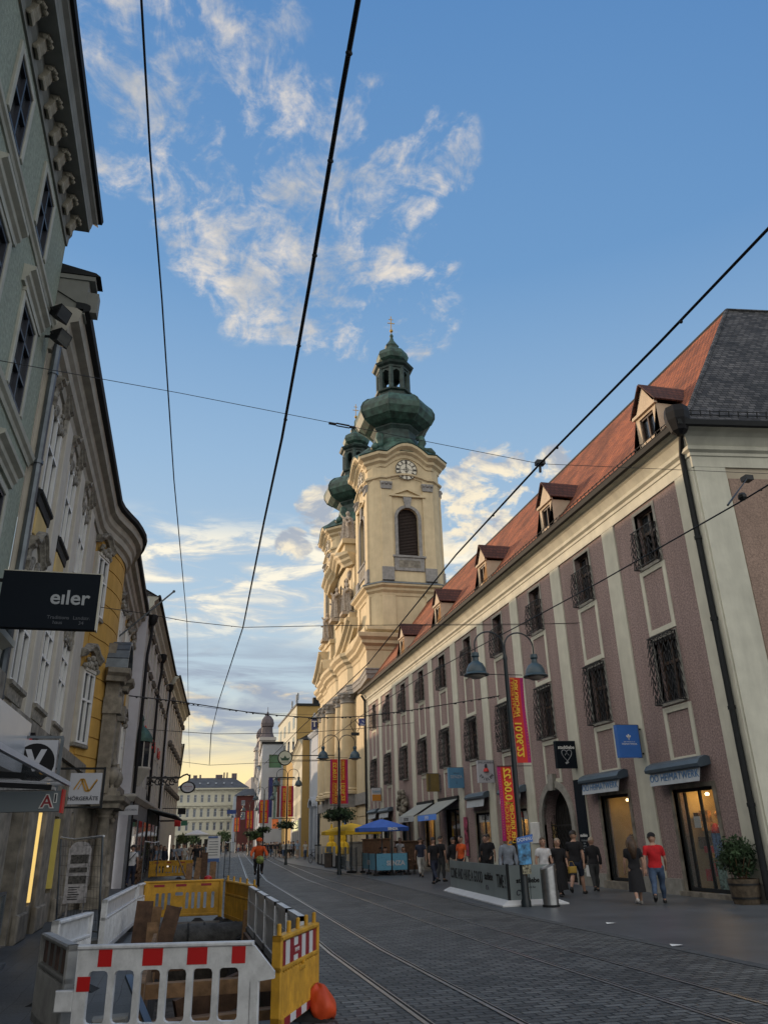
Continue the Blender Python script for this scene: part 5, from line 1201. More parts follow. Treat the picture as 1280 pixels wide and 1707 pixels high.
# twin domed church far off
tc = thing('church', 'distant church with two dark bell domes above the white houses', 'church', (20.6, 215, 0))
DOMB = mat('brown_dome', (.10, .08, .085), .7, .15, .8)
def belfry(x, y):
    q = MB(); q.box(x - 1.9, x + 1.9, y - 1.9, y + 1.9, 0, 27.2); q.box(x - 2.25, x + 2.25, y - 2.25, y + 2.25, 26.6, 27.4); q.box(x - 2.1, x + 2.1, y - 2.1, y + 2.1, 24, 24.3)
    o = q.build('tower', mat('distant_stone', (.40, .37, .34), .9, .05, .5), tc)
    q = MB(); q.lathe([(2.4, 27.3), (1.9, 27.8), (1.55, 28.8), (1.45, 30.2), (1.75, 30.4), (1.85, 31.2), (1.6, 32.2), (1.0, 33), (.4, 33.4), (.25, 33.8), (.3, 34.1), (.08, 34.4), (.06, 35.6)], (x, y, 0), 8, rot=R(22.5)); q.build('dome', DOMB, o)
    MB().box(x - .6, x + .6, y - 1.96, y - 1.9, 24.8, 26.2).build('belfry_opening', INTER, o)
    return o
belfry(20.7, 215); belfry(21.6, 240)
MB().box(18.6, 26, 236, 260, 0, 19).build('nave', mat('distant_nave', (.35, .32, .3), .9, .05, .5), tc)
# cream palace across the end, red house beside it
pa = thing('palace', 'cream four storey palace with a slate hipped roof closing the street', 'building', (6, 190, 0))
Fp = Frame((-1.5, 190, 0), (1, 0, 0), (0, -1, 0)); PW = 15.8
cols = [1.1 + 1.52 * i for i in range(10)]
hs = [(c - .3, c + .3, a, b) for c in cols for a, b in ((10.3, 11.9), (7.2, 8.9), (4.4, 6.0))] + [(c - .5, c + .5, 0, 2.6) for c in cols]
MB().wall(Fp, 0, PW, 0, 13.3, hs, .25).build('wall', FCR, pa)
for a, b in ((10.3, 11.9), (7.2, 8.9), (4.4, 6.0)):
    w0 = win(Fp, cols[0], a, b, .3, pa, FWH, FGL, dep=.15, fw=.07, rows=(.65,))
    for c in cols[1:]: dup(w0, pa, (c - cols[0], 0, 0))
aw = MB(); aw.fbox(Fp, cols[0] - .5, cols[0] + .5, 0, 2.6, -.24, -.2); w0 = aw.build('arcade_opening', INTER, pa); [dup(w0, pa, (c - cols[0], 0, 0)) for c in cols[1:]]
q = MB()
for z, d in ((13.0, .55), (9.5, .25), (6.7, .2), (3.4, .35)): q.fbox(Fp, -.2, PW + .2, z, z + .35, 0, d)
for c in cols: q.fbox(Fp, c - .14, c + .14, 12.5, 13.0, 0, .3); q.fprism(Fp, [(c - .5, 9.1), (c + .5, 9.1), (c, 9.45)], 0, .2); q.fbox(Fp, c - .45, c + .45, 6.15, 6.3, 0, .2)
q.build('cornice', FCR, pa)
q = MB(); q.add([Fp(-.3, 13.35, .6), Fp(PW + .3, 13.35, .6), Fp(PW - 3, 15.8, -4), Fp(3, 15.8, -4), Fp(PW + .3, 13.35, -9), Fp(-.3, 13.35, -9)], [(0, 1, 2, 3), (3, 2, 4, 5), (0, 3, 5), (1, 4, 2)]); q.build('roof', DSL, pa)
for k in range(6): MB().fbox(Fp, 3 + 1.8 * k, 3.35 + 1.8 * k, 14.3, 14.6, -1.2, -.9).build('skylight', FWH, pa)
for u, w_, h in ((3.4, .9, .5), (4.8, .4, .6), (8.5, 1.6, .6), (10.3, .3, 1.1), (11.0, .3, 1.1), (12.2, 1.2, .9), (2.4, .4, .7)): MB().fbox(Fp, u, u + w_, 15.5, 15.9 + h, -4.4, -3.8).build('chimney', DOMB, pa)
rd = thing('red_house', 'narrow dark red house at the far right of the square', 'building', (13, 184, 0))
Fr = Frame((11.45, 184, 0), (1, 0, 0), (0, -1, 0))
MB().wall(Fr, 0, 4, 0, 11.3, [(1.1, 1.9, 9.3, 10.3), (1.1, 2.0, 6.4, 7.9)], .2).build('wall', FRD, rd)
for a, b in ((9.3, 10.3), (6.4, 7.9)): win(Fr, 1.5, a, b, .42, rd, FWH, FGL, dep=.1, fw=.12, rows=())
q = MB(); q.add([Fr(-.6, 11.3, .4), Fr(4.4, 11.3, .4), Fr(4, 13.0, -4), Fr(2, 13.0, -4)], [(0, 1, 2, 3)]); q.build('roof', DSL, rd)
q = MB(); q.fbox(Fr, -.6, -.05, 0, 11.2, -2, .05); q.build('pier', FWH, rd)
# ------------------------------------------------------------------ roadworks: barriers, fences, timber
REDF = mat('red_film', (.50, .012, .012), .4, .05, 3, dirt=.1); WHF = mat('white_film', (.72, .72, .72), .4, .04, 3, dirt=.15); DRED = mat('dark_red_film', (.28, .02, .03), .4, .1, 4)
RUB = mat('black_rubber', (.02, .02, .02), .9, .3, 8); ORNG = mat('orange_red_bag', (.62, .07, .015), .55, .15, 3, .4, 9)
GREYW = mat('dirty_white_plastic', (.42, .42, .41), .6, .15, 6, dirt=.6)
def slots_panel(mb, F, u0, u1, v0, v1, holes, t, r=.03, k=None):
    """plate with rounded slots, both skins and the slot rims"""
    mb.wall(F, u0, u1, v0, v1, holes, t, k); G = Frame(F(0, 0, -t), F.u, F.n); mb.wall(G, u0, u1, v0, v1, holes, 0, k)
    a, b = [F(u0, v0), F(u1, v0), F(u1, v1), F(u0, v1)], [F(u0, v0, -t), F(u1, v0, -t), F(u1, v1, -t), F(u0, v1, -t)]
    mb.add(a + b, [(0, 1, 5, 4), (1, 2, 6, 5), (2, 3, 7, 6), (3, 0, 4, 7)], k)
    for h in holes:
        for (cu_, su), (cv, sv) in [((h[0], 1), (h[2], 1)), ((h[1], -1), (h[2], 1)), ((h[1], -1), (h[3], -1)), ((h[0], 1), (h[3], -1))]:
            mb.fprism(F, [(cu_, cv), (cu_ + su * r, cv), (cu_ + su * r * .3, cv + sv * r * .3), (cu_, cv + sv * r)], -t + .001, -.001, k)
def barrier(label, A, B, style, H=.88, group=None, flip=1):
    A = Vector((A.x, A.y, 0)); B = Vector((B.x, B.y, 0)); u = (B - A).normalized(); n = Vector((u.y, -u.x, 0)) * flip; Lg = (B - A).length
    t = thing('barrier', label, 'barrier', tuple(A), group); F = Frame(A, u, n)
    main = {'w': WPL, 'y': YEL, 'd': GREYW}[style[0]]
    if style[1:] == 'front':
        m = MB(); n_ = 6; p_ = (Lg - .16) / n_; hs = [(.08 + p_ * i + p_ * .12, .08 + p_ * i + p_ * .88, .31, .70) for i in range(n_)]
        slots_panel(m, F, 0, Lg, .06, H, hs, .055, .035); m.cbox(F, -.01, Lg + .01, H - .02, H + .015, -.07, .015, .01); m.cbox(F, -.01, Lg + .01, .04, .1, -.08, .025, .02)
        m.fprism(F, [(Lg, H - .02), (Lg + .02, H - .02), (Lg + .2, H - .22), (Lg + .2, H - .27), (Lg + .05, H - .29), (Lg, H - .29)], -.05, -.0); m.cbox(F, Lg - .02, Lg + .07, .05, H - .28, -.05, .0, .01)
        m.cbox(F, -.16, .0, .40, .56, -.05, .0, .01); m.cbox(F, -.13, -.02, .02, .24, -.05, .0, .01)
        b = m.build('panel', main, t)
        m = MB(); w = Lg / 9.2
        for i in range(4): m.fbox(F, .18 + i * w * 2.35, .18 + i * w * 2.35 + (w * 1.05 if i in (1, 2) else w * .72), H - .15, H - .02, 0, .003)
        m.build_each('red_stripe', REDF, b)
        m = MB(); m.fbox(F, .02, .13, .55, .66, .0, .003); s_ = m.build('sticker', REDF, b)
        m = MB(); m.fbox(F, .03, .12, .60, .635, .003, .005); m.build('sticker_print', WHITE, s_) if False else None
        for q_ in (.08, Lg - .05): MB().lathe([(.001, 0), (.022, 0), (.026, .008), (.001, .01)], F(q_, .35, .0), 10).build('bolt_boss', main, b) if False else None
    elif style[1:] == 'slots':
        m = MB(); hs = []
        xs = [.1, .165, .23, .30, .5, .57, .64, .71, .80, .87]
        for i, x in enumerate((.17, .245, .32, .55, .625, .70, .78, .88)): hs.append((x * Lg - .035 - .0, x * Lg + .035, .3 if i else .34, .64))
        hs += [(.395 * Lg, .495 * Lg, .58, .65), (.39 * Lg, .43 * Lg, .29, .34), (.455 * Lg, .5 * Lg, .29, .34)]
        slots_panel(m, F, 0, Lg, .16, H, hs, .05, .02)
        m.cbox(F, -.02, Lg + .02, H - .03, H + .02, -.07, .02, .015); m.cbox(F, -.01, .08, .1, H, -.07, .02, .02); m.cbox(F, Lg - .08, Lg + .01, .1, H, -.07, .02, .02); m.cbox(F, 0, Lg, .14, .2, -.06, .015, .01)
        b = m.build('panel', main, t); m = MB()
        for x in (.12, .4, .72): m.fbox(F, x * Lg, x * Lg + .24, H - .11, H - .06, 0, .004)
        m.build_each('red_print', DRED, b)
    else:  # ribbed
        m = MB(); m.fbox(F, .02, Lg - .02, .12, H - .03, -.035, -.01); nr = max(4, int(Lg / .085))
        top = H - .3
        for i in range(nr): c = .05 + (Lg - .1) * (i + .5) / nr; m.cbox(F, c - .024, c + .024, .18, top, -.02, .034, .02)
        m.cbox(F, 0, Lg, H - .05, H, -.06, .035, .015); m.cbox(F, 0, Lg, top, top + .04, -.05, .03, .01); m.cbox(F, 0, Lg, .1, .2, -.06, .035, .015)
        m.cbox(F, 0, .05, .1, H, -.06, .035, .015); m.cbox(F, Lg - .05, Lg, .1, H, -.06, .035, .015)
        if style[0] == 'y':
            for i in range(5): m.lathe([(.022, 0), (.022, .09), (.014, .1)], F(.06 + (Lg - .12) * i / 4, H, -.015), 8)
        b = m.build('panel', main, t)
        if style[1:] == 'striped':
            q = MB(); n_ = 9
            for i in range(n_): q.k = i % 2; q.fbox(F, .06 + (Lg - .12) * i / n_, .06 + (Lg - .12) * (i + 1) / n_, H - .27, H - .06, -.01, .012)
            q.k = 0; q.fbox(F, Lg * .33, Lg * .52, H - .21, H - .13, .012, .015)
            q.build('striped_sheet', [DRED, WHF], t)
            q = MB()
            for i in range(6): q.k = i % 2; q.fbox(F, .12 + (Lg - .24) * i / 6, .12 + (Lg - .24) * (i + 1) / 6, .115, .185, .035, .038)
            q.build('striped_sheet', [DRED, WHF], t)
            q = MB(); q.cbox(F, Lg * .44, Lg * .56, .5, .54, .02, .05, .01); q.cbox(F, Lg * .54, Lg * .57, .5, .58, .02, .05, .01); q.build('hook', YEL, t)
            text('SPERRE', 'lettering', .05, TM(F(Lg * .425, H - .17, .016), F.u * (1 if flip > 0 else -1), (0, 0, 1)), WHF, t, .001)
        if style[0] == 'd': 
            q = MB()
            for i in range(4): q.fbox(F, .07 + (Lg - .14) * (i + .1) / 4, .07 + (Lg - .14) * (i + .55) / 4, H - .25, H - .06, -.009, .0)
            q.build_each('faded_stripe', mat('faded_stripe', (.20, .13, .11), .7, .3, 6), t)
    for x in ((.25, Lg - .25) if style != 'yslots' else (.7 * Lg, Lg - .05)):
        q = MB(); q.hexa([F(x - .16, 0, -.28), F(x + .16, 0, -.28), F(x + .16, 0, .24), F(x - .16, 0, .24), F(x - .06, .1, -.06), F(x + .06, .1, -.06), F(x + .06, .1, .05), F(x - .06, .1, .05)]); q.build('foot', RUB, t)
    return t
def m_(x, y): return (30 + x / 2.37, 1350 + y / 2.37)
def g_(x, y): return (200 + x / 4.923, 1380 + y / 4.923)
def w_(x, y): return (420 + x / 6.4, 1500 + y / 6.4)
def l_(x, y): return (x / 4.267, 1540 + y / 4.267)
Zb = .88
barrier('white plastic barrier with four red blocks along its top, closest to the viewer', PZ(*m_(240, 546), Zb), PZ(*m_(925, 528), Zb), 'wfront')
barrier('yellow barrier with a dark red and white striped sheet beside the red bag', PZ(*w_(285, 395), .86), PZ(*w_(690, 238), .86), 'ystriped', .86)
barrier('dirty white barrier with faded brown stripes leaning by the front barrier', PZ(*l_(320, 62), Zb), PZ(*l_(510, 155), Zb), 'dribs', group=None)
barrier('clean white barrier standing just behind the faded striped one', PZ(*m_(155, 440), Zb), PZ(*m_(292, 403), Zb), 'wribs')
barrier('long white barrier on the pavement side of the trench', Vector((-1.1, 14.6, 0)), Vector((-.86, 19.6, 0)), 'wribs')
barrier('short white barrier meeting the slotted yellow one at the trench corner', Vector((-.84, 19.7, 0)), Vector((-.72, 20.75, 0)), 'wribs')
barrier('yellow barrier with pale slots across the far end of the trench', PZ(*g_(205, 452), Zb), PZ(*g_(845, 430), Zb), 'yslots')
barrier('yellow ribbed barrier turned towards the tram rails at the far trench corner', Vector((1.13, 20.3, 0)), Vector((1.52, 17.4, 0)), 'yribs')
rowy = [17.3, 15.5, 13.9, 12.4, 11.1, 9.85]
rowl = ['farthest', 'second farthest', 'middle', 'second nearest', 'nearest']
for i in range(5): barrier('white barrier in the row along the rails, %s of the five' % rowl[i], Vector((1.45, rowy[i] - .07, 0)), Vector((1.45, rowy[i + 1] + .07, 0)), 'wribs', group='white barriers along the rails', flip=-1)
barrier('distant yellow slotted barrier near the man with the shoulder bag', Vector((-1.5, 46.5, 0)), Vector((.72, 46.2, 0)), 'yslots')
def plank(label, base, top, w_, t_=.04, tw=0.0):
    b, c = Vector(base), Vector(top); o = thing('plank', label, 'plank', tuple(b), 'timber at the roadworks'); m = MB(); m.bar(b, c, w_, t_, up=(0, 1, 0)); m.build('board', random.choice((PLK1, PLK2)), o); return o
PLK1 = mat('raw_timber', (.26, .15, .075), .85, .3, 7, .2, 30, dirt=.4); PLK2 = mat('dark_timber', (.11, .06, .035), .85, .3, 7, .2, 30, dirt=.4)
plank('tall dark plank standing upright at the left of the trench', (-.62, 16.6, -.4), (-.55, 16.7, .72), .30)
plank('pale short plank standing in front of the tall dark one', (-.36, 15.8, -.5), (-.36, 15.9, .42), .2)
plank('wide plank leaning to the right by the trench', (-.28, 16.3, -.5), (-.02, 16.5, .62), .28)
plank('plank between the two upright ones, partly hidden', (-.42, 16.9, -.4), (-.34, 16.95, .6), .2)
plank('yellow painted batten upright at the trench corner', (1.2, 15.8, -.3), (1.24, 15.8, .55), .06, .06)
for i, (x, h, lab) in enumerate(((.95, 1.0, 'thin plank leaning beside the white notice board'), (1.3, 1.25, 'tall rounded plank beside the white notice board'), (1.75, .8, 'short plank right of the white notice board'), (.55, .75, 'low plank behind the distant yellow barrier'))):
    plank(lab, (x, 45, 0), (x + (.12 if i == 0 else .02), 45.2, h), .32, .06)
plank('long pale pole leaning over the distant yellow barrier', (.35, 40, .3), (-.2, 46, 1.3), .07, .05)
# shoring and lumber in the trench
o = thing('timber_shoring', 'brown timber boards and beams lining the open trench', 'shoring', (.4, 10, 0)); 
for i, (a, b, w__, t__) in enumerate((((-.28, 9.5, .12), (-.28, 14.5, .12), .05, .5), ((1.18, 9.5, .05), (1.18, 15, .05), .05, .45), ((-.28, 10.2, .2), (1.18, 10.2, .2), .16, .14), ((-.28, 12.6, .15), (1.18, 12.6, .15), .16, .14), ((0, 9.5, -.3), (.9, 9.7, -.28), .08, .5), ((.1, 11, -.2), (1.0, 11.3, .05), .1, .35))):
    q = MB(); q.bar(a, b, w__, t__); q.build('board', (PLK1, PLK2)[i % 2], o)
o = thing('pallet', 'stack of sawn boards lying in the near end of the trench', 'lumber', (.3, 9.5, 0))
for i in range(4): q = MB(); q.bar((-.2 + .0 * i, 9.45 + .14 * i, -.1), (1.1, 9.5 + .14 * i, -.06), .12, .26 - .04 * i); q.build('board', (PLK1, PLK2, PLK1, PLK2)[i], o)
o = thing('concrete_pipe', 'rough dark concrete pipe lying across the trench', 'pipe', (.5, 17.6, 0)); q = MB(); q.tube([(-.5, 17.3, .02), (1.3, 17.2, .02)], .24, 18); q.build('pipe', mat('rough_concrete', (.085, .083, .08), .95, .35, 6, .8, 18, dirt=.4), o, True, auto=40)
q = MB()
for i in range(6): q.tube([(-.35 + .3 * i, 17.26, .02), (-.31 + .3 * i, 17.26, .02)], .25, 18)
q.build('pipe_band', RUB, o)
o = thing('slab', 'pale concrete slab between the pipe and the slotted yellow barrier', 'slab', (.3, 19.2, 0)); MB().box(-.6, 1.0, 18.85, 20.3, 0, .05).build('slab', PAVL, o)
o = thing('level_tool', 'grey aluminium straightedge propped in the trench behind the front barrier', 'tool', (-.3, 9, 0)); MB().bar((-.42, 9.5, .45), (-.12, 8.9, .02), .07, .03).build('rail', ZINC, o)
for i, (x, y) in enumerate(((-.55, 9.4), (-.45, 8.6))):
    o = thing('kerbstone', ('loose pale kerbstone behind the front barrier', 'smaller loose stone close behind the front barrier')[i], 'stone', (x, y, 0)); MB().cbox(Frame((x, y, 0), (1, .2, 0), (0, -1, 0)), -.17, .17, 0, .12, -.1, .1, .02).build('block', STONE, o)
# red bag
o = thing('sandbag', 'orange red plastic bag slumped against the striped barrier foot', 'bag', (1.57, 9.2, 0))
q = MB(); q.sphere((1.66, 9.15, .12), .165, 26, 16, sc=(.8, 1.15, 1.1)); rg = random.Random(3)
for v in q.v:
    a = math.atan2(v.y - 9.15, v.x - 1.68); k_ = (1 + .07 * math.sin(a * 5 + v.z * 17) + .05 * math.sin(a * 9 - v.z * 23)) * (1.15 - 1.1 * max(0, v.z - .1)); v.x = 1.66 - .2 * max(0, v.z - .05) + (v.x - 1.66) * k_; v.y = 9.15 + (v.y - 9.15) * k_; v.z = max(.0, v.z) + .02 * math.sin(a * 4)
q.xf(Matrix.Translation((-.11, .05, 0))); q.build('bag', ORNG, o, True)
# mesh site fence panels
def mesh_fence(label, A, B, h, lean=(0, 0), wires=14, zb=.05):
    A, B = Vector(A), Vector(B); o = thing('mesh_fence', label, 'fence', tuple(A)); lv = Vector((lean[0], lean[1], h))
    q = MB()
    for p in (A, B): q.tube([p + Vector((0, 0, zb)), p + lv], .02, 8)
    q.tube([A + lv * .12, B + lv * .12], .016, 6); q.build('post', ZINC, o)
    q = MB(); md = (A + B) / 2 + lv * 1.0 + Vector((-.06, 0, -.02)); q.tube([A + lv + Vector((0, 0, .02)), A.lerp(B, .35) + lv - Vector((0, 0, .03)), B + lv + Vector((.02, 0, .01))], .022, 8); q.build('top_rail', WPL, o)
    q = MB()
    for i in range(1, wires): p = A.lerp(B, i / wires); q.bar(p + lv * .12, p + lv * .97, .004)
    for i in range(1, 9): q.bar(A + lv * (.12 + i * .1), B + lv * (.12 + i * .1), .004)
    q.build('wire_mesh', DARK, o)
    q = MB()
    for p in (A, B): q.box(p.x - .13, p.x + .13, p.y - .3, p.y + .3, 0, .11)
    q.build('foot', STONE, o); return o
mesh_fence('mesh site fence with a bent white top rail in front of the picture display', tuple(PZ(92, 1562)), tuple(PZ(163, 1577)), 1.85, (-.1, -.25))
mesh_fence('narrow bundle of upright mesh fence panels beyond the slotted yellow barrier', (2.16, 41.6, 0), (2.4, 41.5, 0), 1.72, (0, 0), 5)
mesh_fence('mesh site fence round the far part of the roadworks', (-.95, 40.2, 0), (-1.3, 33.0, 0), 1.8, (0, 0), 16)
o = thing('notice_board', 'white notice board with a blue lower edge among the far roadworks', 'notice board', (1.7, 45.5, 0))
q = MB(); q.hexa([(1.35, 45.5, .78), (2.1, 45.5, .78), (2.1, 45.55, .78), (1.35, 45.55, .78), (1.45, 45.5, 2.05), (2.1, 45.5, 2.05), (2.1, 45.55, 2.05), (1.45, 45.55, 2.05)]); q.build('board', WHITE, o)
q = MB(); q.box(1.36, 2.08, 45.46, 45.5, .76, .95); q.box(1.45, 1.95, 45.46, 45.5, 1.95, 2.03); q.build('blue_strip', mat('blue_strip', (.05, .13, .35), .5, .1, 2), o)
q = MB(); q.bar((1.4, 45.6, 0), (1.5, 45.6, 1.9), .05); q.bar((2.05, 45.6, 0), (2.05, 45.6, 1.9), .05)
for i in range(6): q.box(1.5, 1.98, 45.49, 45.499, 1.1 + .13 * i, 1.13 + .13 * i)
q.build('stand', ZINC, o)
o = thing('warning_lamp', 'red round warning lamp behind the slotted yellow barrier', 'lamp', (1.3, 38, 0)); q = MB(); q.lathe([(.14, .0), (.14, .06), (.17, .08), (.2, .2), (.16, .34), (.06, .4)], (1.3, 38, 0), 12); q.build('lamp', RED, o, True, auto=40)
# framed glass panel and picture display on the left pavement
o = thing('glass_screen', 'low framed glass screen standing at the left edge of the pavement', 'screen', (-2.6, 14.4, 0))
q = MB(); F = Frame((-2.6, 13.2, 0), (-.05, 1, 0), (1, .05, 0)); q.fbox(F, 0, 1.7, .1, 1.0, -.02, .0); q.build('pane', CLEAR, o)
q = MB(); q.fbox(F, -.04, 0, 0, 1.04, -.035, .015); q.fbox(F, 1.7, 1.74, 0, 1.04, -.035, .015); q.fbox(F, -.04, 1.74, 1.0, 1.04, -.035, .015); q.fbox(F, -.04, 1.74, .06, .1, -.035, .015); q.fbox(F, 0.2, 1.5, 0, .06, -.2, .18); q.build('frame', ZINC, o)
o = thing('picture_display', 'tall board of photographs and papers behind the mesh fence', 'display', (-1.95, 17.5, 0))
F = Frame((-2.1, 17.6, 0), (1, 0, 0), (0, -1, 0)); q = MB(); q.fbox(F, -.02, .4, .68, 1.66, -.03, 0); q.bar(F(.05, 0, -.15), F(.05, 1.6, -.03), .03); q.bar(F(.35, 0, -.15), F(.35, 1.6, -.03), .03)
n = 8
q.fprism(F, [(.02 + .17 + .19 * math.cos(math.pi * i / n), 1.66 + .12 * math.sin(math.pi * i / n)) for i in range(n + 1)], -.03, 0); q.build('board', mat('grey_paper', (.40, .38, .38), .8, .25, 16, dirt=.3), o)
q = MB(); rg = random.Random(4)
for z0, h in ((1.38, .16), (1.22, .09), (1.02, .14)): q.fbox(F, .03, .36, z0, z0 + h, 0, .006)
q.build('photo', mat('dark_photos', (.06, .055, .05), .5, .9, 22), o)
q = MB()
for k in range(6): q.fbox(F, .05, .2 + .15 * rg.random(), .74 + k * .042, .755 + k * .042, 0, .003)
q.build('print', BLACK, o)
q = MB(); q.bar((-1.75, 17.0, .95), (-1.1, 17.3, 1.05), .012); q.bar((-1.8, 17.0, .45), (-1.1, 17.3, .58), .012)
# ------------------------------------------------------------------ signs on the left side
SIGNB = mat('sign_navy_black', (.006, .010, .016), .7, .05, 2, spec=.15); SGREY = mat('sign_grey_white', (.45, .46, .50), .5, .04, 1.5); LETG = mat('letter_grey', (.34, .36, .38), .5, .05, 2); LETD = mat('letter_dim', (.09, .10, .12), .5, .05, 2)
AMB = mat('amber_ink', (.42, .22, .02), .5, .05, 2); INK = mat('dark_ink', (.03, .035, .05), .5, .05, 2)
def facing(y, x0, x1, z0, z1): return TM(((x0 + x1) / 2, y, (z0 + z1) / 2), (1, 0, 0), (0, 0, 1))
s = thing('shop_sign', 'large black box sign with pale lower case lettering on the green house', 'sign', (-3.1, 13, 5.4))
Fh = Frame((0, 13.0, 0), (1, 0, 0), (0, -1, 0))
q = MB(); q.fbox(Fh, -3.1, -1.6, 4.93, 5.87, -.16, 0); q.build('box', SIGNB, s); q = MB(); q.fbox(Fh, -1.6, -1.575, 4.92, 5.88, -.17, .005); q.fbox(Fh, -3.1, -1.6, 5.87, 5.885, -.17, .005); q.build('edge', mat('sign_edge', (.5, .48, .40), .4, .05, 2), s)
q = MB(); q.bar((-3.3, 13.08, 5.72), (-3.1, 13.08, 5.72), .05); q.bar((-3.3, 13.08, 5.1), (-3.1, 13.08, 5.1), .05); q.box(-3.3, -3.26, 12.95, 13.2, 5.0, 5.95); q.build('bracket', DARK, s)
text('eıler', 'lettering', .34, facing(12.996, -2.33, -1.75, 5.3, 5.58), LETG, s, .003, bold=.006); text('Traditions\nhaus', 'lettering', .082, facing(12.996, -2.36, -2.0, 5.02, 5.12), LETD, s, .002); text('Landstr.\n34', 'lettering', .082, facing(12.996, -1.96, -1.68, 5.02, 5.12), LETD, s, .002)
s = thing('shop_sign', 'square white sign with a black disc, white V and amber dot', 'sign', (-2.6, 14.2, 3.4))
yv = 13.4
a, b = PY(52, 1236, yv), PY(100, 1300, yv); x0, x1, z1, z0 = -2.75, PY(97, 1240, yv).x, PY(70, 1234, yv).z, PY(85, 1300, yv).z - .02
q = MB(); q.box(x0, x1, yv, yv + .12, z0, z1); q.build('board', SGREY, s); cx, cz, rr = PY(57, 1276, yv).x, PY(57, 1272, yv).z, .29
q = MB(); q.prism([(cx + rr * math.cos(2 * math.pi * i / 32), yv, cz + rr * math.sin(2 * math.pi * i / 32)) for i in range(32)], (0, -.006, 0)); q.build('disc', BLACK, s)
text('V', 'lettering', .42, TM((cx, yv - .008, cz + .02), (1, 0, 0), (0, 0, 1)), SGREY, s, .002, bold=.02)
q = MB(); q.prism([(cx + .13 + .045 * math.cos(2 * math.pi * i / 16), yv - .008, cz - .13 + .045 * math.sin(2 * math.pi * i / 16)) for i in range(16)], (0, -.004, 0)); q.build('dot', AMB, s)
q = MB(); q.bar((-3.05, yv + .06, z1 + .05), (x1 + .06, yv + .06, z1 + .05), .04); q.bar((x1 + .05, yv + .06, z1 + .05), (x1 + .05, yv + .06, z0 - .2), .05); q.build('bracket', ZINC, s)
s = thing('shop_sign', 'white sign with an amber zigzag emblem and dark capital lettering', 'sign', (-2, 15, 2.6)); yv = 15.2
P = lambda x, y: PY(x, y, yv)
x0, x1, z0, z1 = P(112, 1340).x, P(171, 1289).x, P(140, 1341).z, P(145, 1289).z
q = MB(); q.box(x0, x1, yv, yv + .1, z0, z1); q.build('board', SGREY, s); q = MB(); q.box(x1 + .012, x1 + .05, yv + .02, yv + .08, z0 - .08, z1 + .1); q.bar((x1 + .03, yv + .05, z1 + .08), (-3.05, yv + .05, z1 + .08), .035); q.bar((x1 + .03, yv + .05, z0 - .05), (-3.05, yv + .05, z0 - .05), .03); q.build('bracket', DARK, s)
W_s = x1 - x0; text('HÖRGERÄTE', 'lettering', .088, TM((x0 + W_s * .47, yv - .004, z0 + .09), (1, 0, 0), (0, 0, 1)), INK, s, .002, bold=.002)
q = MB(); zz = lambda u, v: Vector((x0 + W_s * u, yv - .006, z0 + (z1 - z0) * v))
for pts, w__ in ((((.15, .46), (.34, .8), (.44, .8)), .022), (((.28, .47), (.43, .8)), .014), (((.36, .8), (.52, .42), (.64, .42), (.86, .78)), .03), (((.44, .8), (.62, .42)), .03), (((.68, .44), (.84, .72)), .012)):
    for p_, r_ in zip(pts[:-1], pts[1:]): q.bar(zz(*p_), zz(*r_), w__, .006, up=(0, 1, 0))
q.build('emblem', AMB, s)
# canopy shop: fascia with two-letter emblem, glass canopy, white light panel
s = thing('shop_canopy', 'glass shop canopy with a grey fascia carrying a red letter and numeral', 'canopy', (-3, 9, 2.2))
q = MB(); q.hexa([(-1.45, 3, 2.40), (-1.45, 11, 2.40), (-2.95, 11, 2.52), (-2.95, 3, 2.52), (-1.45, 3, 2.42), (-1.45, 11, 2.42), (-2.95, 11, 2.54), (-2.95, 3, 2.54)]); q.build('glass_roof', CLEAR, s)
q = MB(); q.bar((-1.43, 3, 2.42), (-1.43, 11.05, 2.42), .045, .05); q.bar((-2.95, 11.02, 2.5), (-1.43, 11.02, 2.42), .03, .04); q.build('edge_rail', SGREY, s)
q = MB(); 
for y in (5, 7, 9, 10.8): q.bar((-1.6, y, 2.37), (-2.95, y, 2.45), .04, .06)
q.build_each('rafter', DARK, s)
q = MB(); q.box(-3.0, -1.5, 11.0, 11.22, 2.10, 2.34); q.build('fascia', mat('fascia_grey', (.16, .19, .21), .4, .05, 2), s); q = MB(); q.box(-1.5, -1.48, 10.99, 11.23, 2.08, 2.36); q.build('red_edge', RED, s)
q = MB(); q.box(-3.0, -1.6, 11.02, 11.2, 2.355, 2.39); q.build('light_strip', mat('pale_strip', (.5, .5, .5), .4, .3, 30), s)
text('A', 'lettering', .2, TM((-1.66, 10.994, 2.21), (1, 0, 0), (0, 0, 1)), WHITE, s, .003, bold=.016); text('A', 'lettering', .2, TM((-1.66, 10.99, 2.21), (1, 0, 0), (0, 0, 1)), DRED, s, .003, bold=.003)
text('1', 'lettering', .13, TM((-1.565, 10.994, 2.25), (1, 0, 0), (0, 0, 1)), WHITE, s, .003, bold=.014); text('1', 'lettering', .13, TM((-1.565, 10.99, 2.25), (1, 0, 0), (0, 0, 1)), INK, s, .003, bold=.003)
s = thing('shop_sign', 'big pale blank shop panel with a red and black end strip above the canopy', 'sign', (-2.6, 8, 3.2))
pb = lambda px, py: PX(px, py, -2.45)
y1 = pb(48, 1240).y; zt0 = pb(0, 1165).z; q = MB(); q.box(-2.62, -2.45, 4, y1, 2.72, 3.52); q.build('panel', mat('pale_light_panel', (.50, .52, .55), .25, .05, .8), s)
q = MB(); q.box(-2.62, -2.43, y1, y1 + .12, 2.75, 3.32); q.build('red_strip', RED, s); q = MB(); q.box(-2.62, -2.40, y1 + .12, y1 + .22, 2.75, 3.4); q.build('black_strip', BLACK, s)
